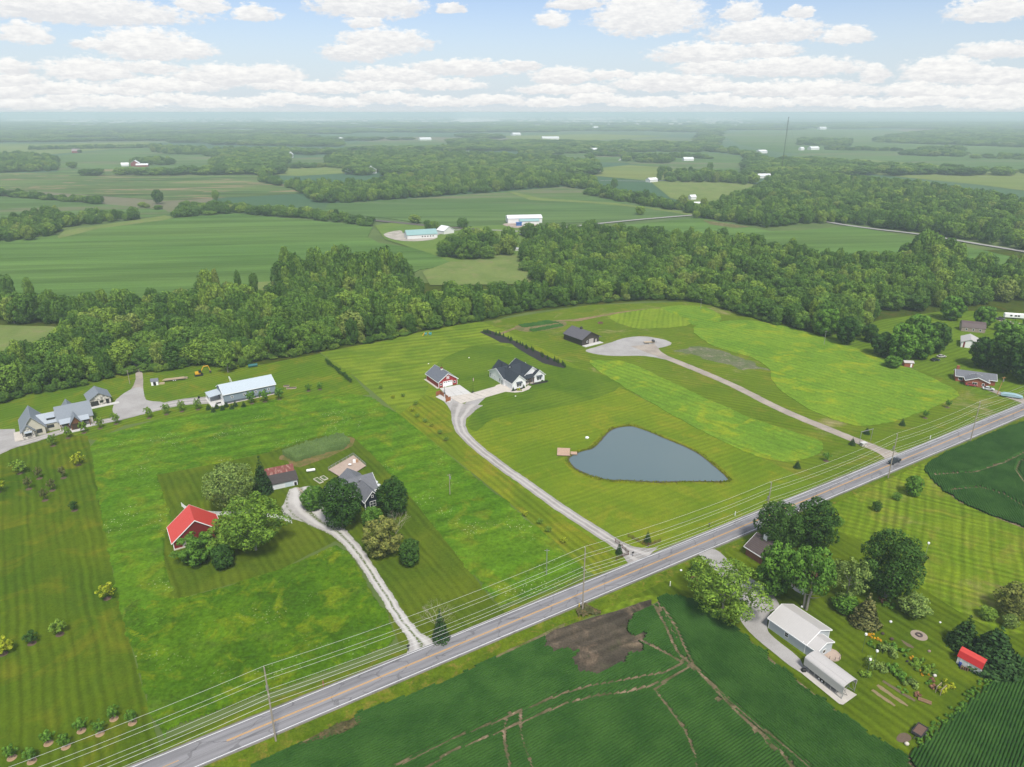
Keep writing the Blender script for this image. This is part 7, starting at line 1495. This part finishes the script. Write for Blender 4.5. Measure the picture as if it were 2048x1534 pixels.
far((1046, 457), 0, 8, 3, 3, 3.2, FW, FWR, 'white box trailer in front of the factory', 'trailer', 'box_trailer'); far((977, 503), 10, 9, 5, 3, 4, FW, FWR, 'white dome shaped shed between the grove trees', wins=0); far((990, 504), 10, 22, 3, 2.4, 2.6, FW, FWR, 'row of white wrapped bales by the grove', 'bales', 'wrapped_bales')
DR = plain('faded_red_boards', (.22, .05, .05)); TR = plain('terracotta_roof', (.42, .19, .11))
far((243, 333), 30, 16, 12, 4, 8, FW, FWR, 'small white shed left of the far farm trees'); far((262, 333), 20, 18, 22, 7, 13, DR, FWR, 'red barn with white roof at the far left farm', 'barn', ax='y'); far((272, 334), 15, 26, 12, 4, 7, DR, FWR, 'long red wing of the far left barn', 'barn')
far((144, 306), 20, 22, 16, 6, 12, DR, plain('dull_roof', (.25, .2, .2)), 'tiny red barn in the pale far field', 'barn'); far((448, 289), 10, 90, 24, 9, 14, FW, plain('pink_grey_roof', (.5, .44, .45)), 'long pale far building above the left woods')
far((690, 348), 5, 50, 16, 6, 10, plain('grey_blue_wall', (.4, .45, .5)), plain('bluegrey_roof', (.48, .53, .6)), 'long blue grey roofed barn by the orchard'); far((693, 342), 5, 26, 10, 5, 11, TR, TR, 'terracotta roofed building behind the blue grey barn'); far((732, 347), 10, 22, 20, 8, 14, FW, FWR, 'white gabled barn by the orchard', 'barn', ax='y'); far((576, 315), 10, 14, 14, 8, 15, FW, FWR, 'white far farmhouse beside the dark wood', 'house', ax='y')
far((926, 308), 5, 28, 12, 6, 8, FW, FWR, 'white far building in the hazy middle woods'); far((1004, 318), 0, 36, 14, 7, 9, plain('deep_blue', (.03, .08, .25)), plain('pale_blue_roof', (.35, .45, .6)), 'blue far building in the middle woods')
for i, (x, y, L, lab) in enumerate(((678, 281, 40, 'white roof among hazy trees left of centre'), (840, 281, 60, 'pale farmhouse behind the far green field'), (1026, 271, 60, 'white dome roof far beyond the middle'), (1085, 279, 90, 'long white sheds far beyond the middle woods'), (1176, 303, 44, 'white farmhouse at the edge of the far woods'), (1188, 258, 50, 'tiny white roof near the horizon'), (1368, 322, 30, 'white roof right of the far pine rows'), (1622, 300, 40, 'large white barn among the far right trees'), (1602, 301, 20, 'small shed left of the large far white barn'), (1990, 292, 90, 'long white roofed shed at the far right'), (1640, 259, 70, 'pale building near the right horizon'), (1520, 307, 40, 'pale roofs beside the far pond'),
        (1167, 347, 10, 'white cottage at the right end of the middle wood'), (1190, 344, 16, 'white hoop house by the village'), (1215, 386, 14, 'pale caravan roof at the left of the village'), (1236, 391, 12, 'grey roofed village house among trees'), (1325, 347, 22, 'grey farmhouse behind the bright lawn'), (1300, 365, 22, 'long white building on the village lane'), (1390, 415, 18, 'white walled house by the road corner'), (1382, 400, 10, 'small white shed behind the corner trees'), (1355, 418, 9, 'tiny white van near the corner trees'), (1500, 357, 50, 'long white roof beyond the bright lawn'), (1600, 362, 20, 'orange and white sheds in the east wood'), (1447, 362, 24, 'low house with terracotta roof by the bright lawn'))):
    dist_ = G(x, y).length; tc = 'terracotta' in lab
    far((x, y), 8 + 13 * (i % 3), L * .9, L * .35 + 4, 2.6 + dist_ / 700, 4.2 + dist_ / 420, FW if not tc else BRICK, FWR if not tc and 'grey' not in lab else (TR if tc else plain('far_grey_roof', (.3, .31, .33))), lab, 'far building', 'far_building')
g2 = random.Random(5)
TOWN = thing('x', 'x', 'x'); bpy.data.objects.remove(TOWN)
mb = MB()
for i in range(520):
    x = g2.uniform(100, 1500); y = g2.choice([g2.gauss(247, 3), g2.gauss(238, 1.5)]); p = G(x, max(231, y)); s = p.length / 1400 * 2.6; q = g2.uniform(1, 4)
    mb.box(p.x, p.x + s * q, p.y, p.y + s * 2, 0, s * .8)
ob = mb.build('distant_town', plain('hazy_roofs', (.55, .53, .52), .8)); ob['kind'] = 'stuff'
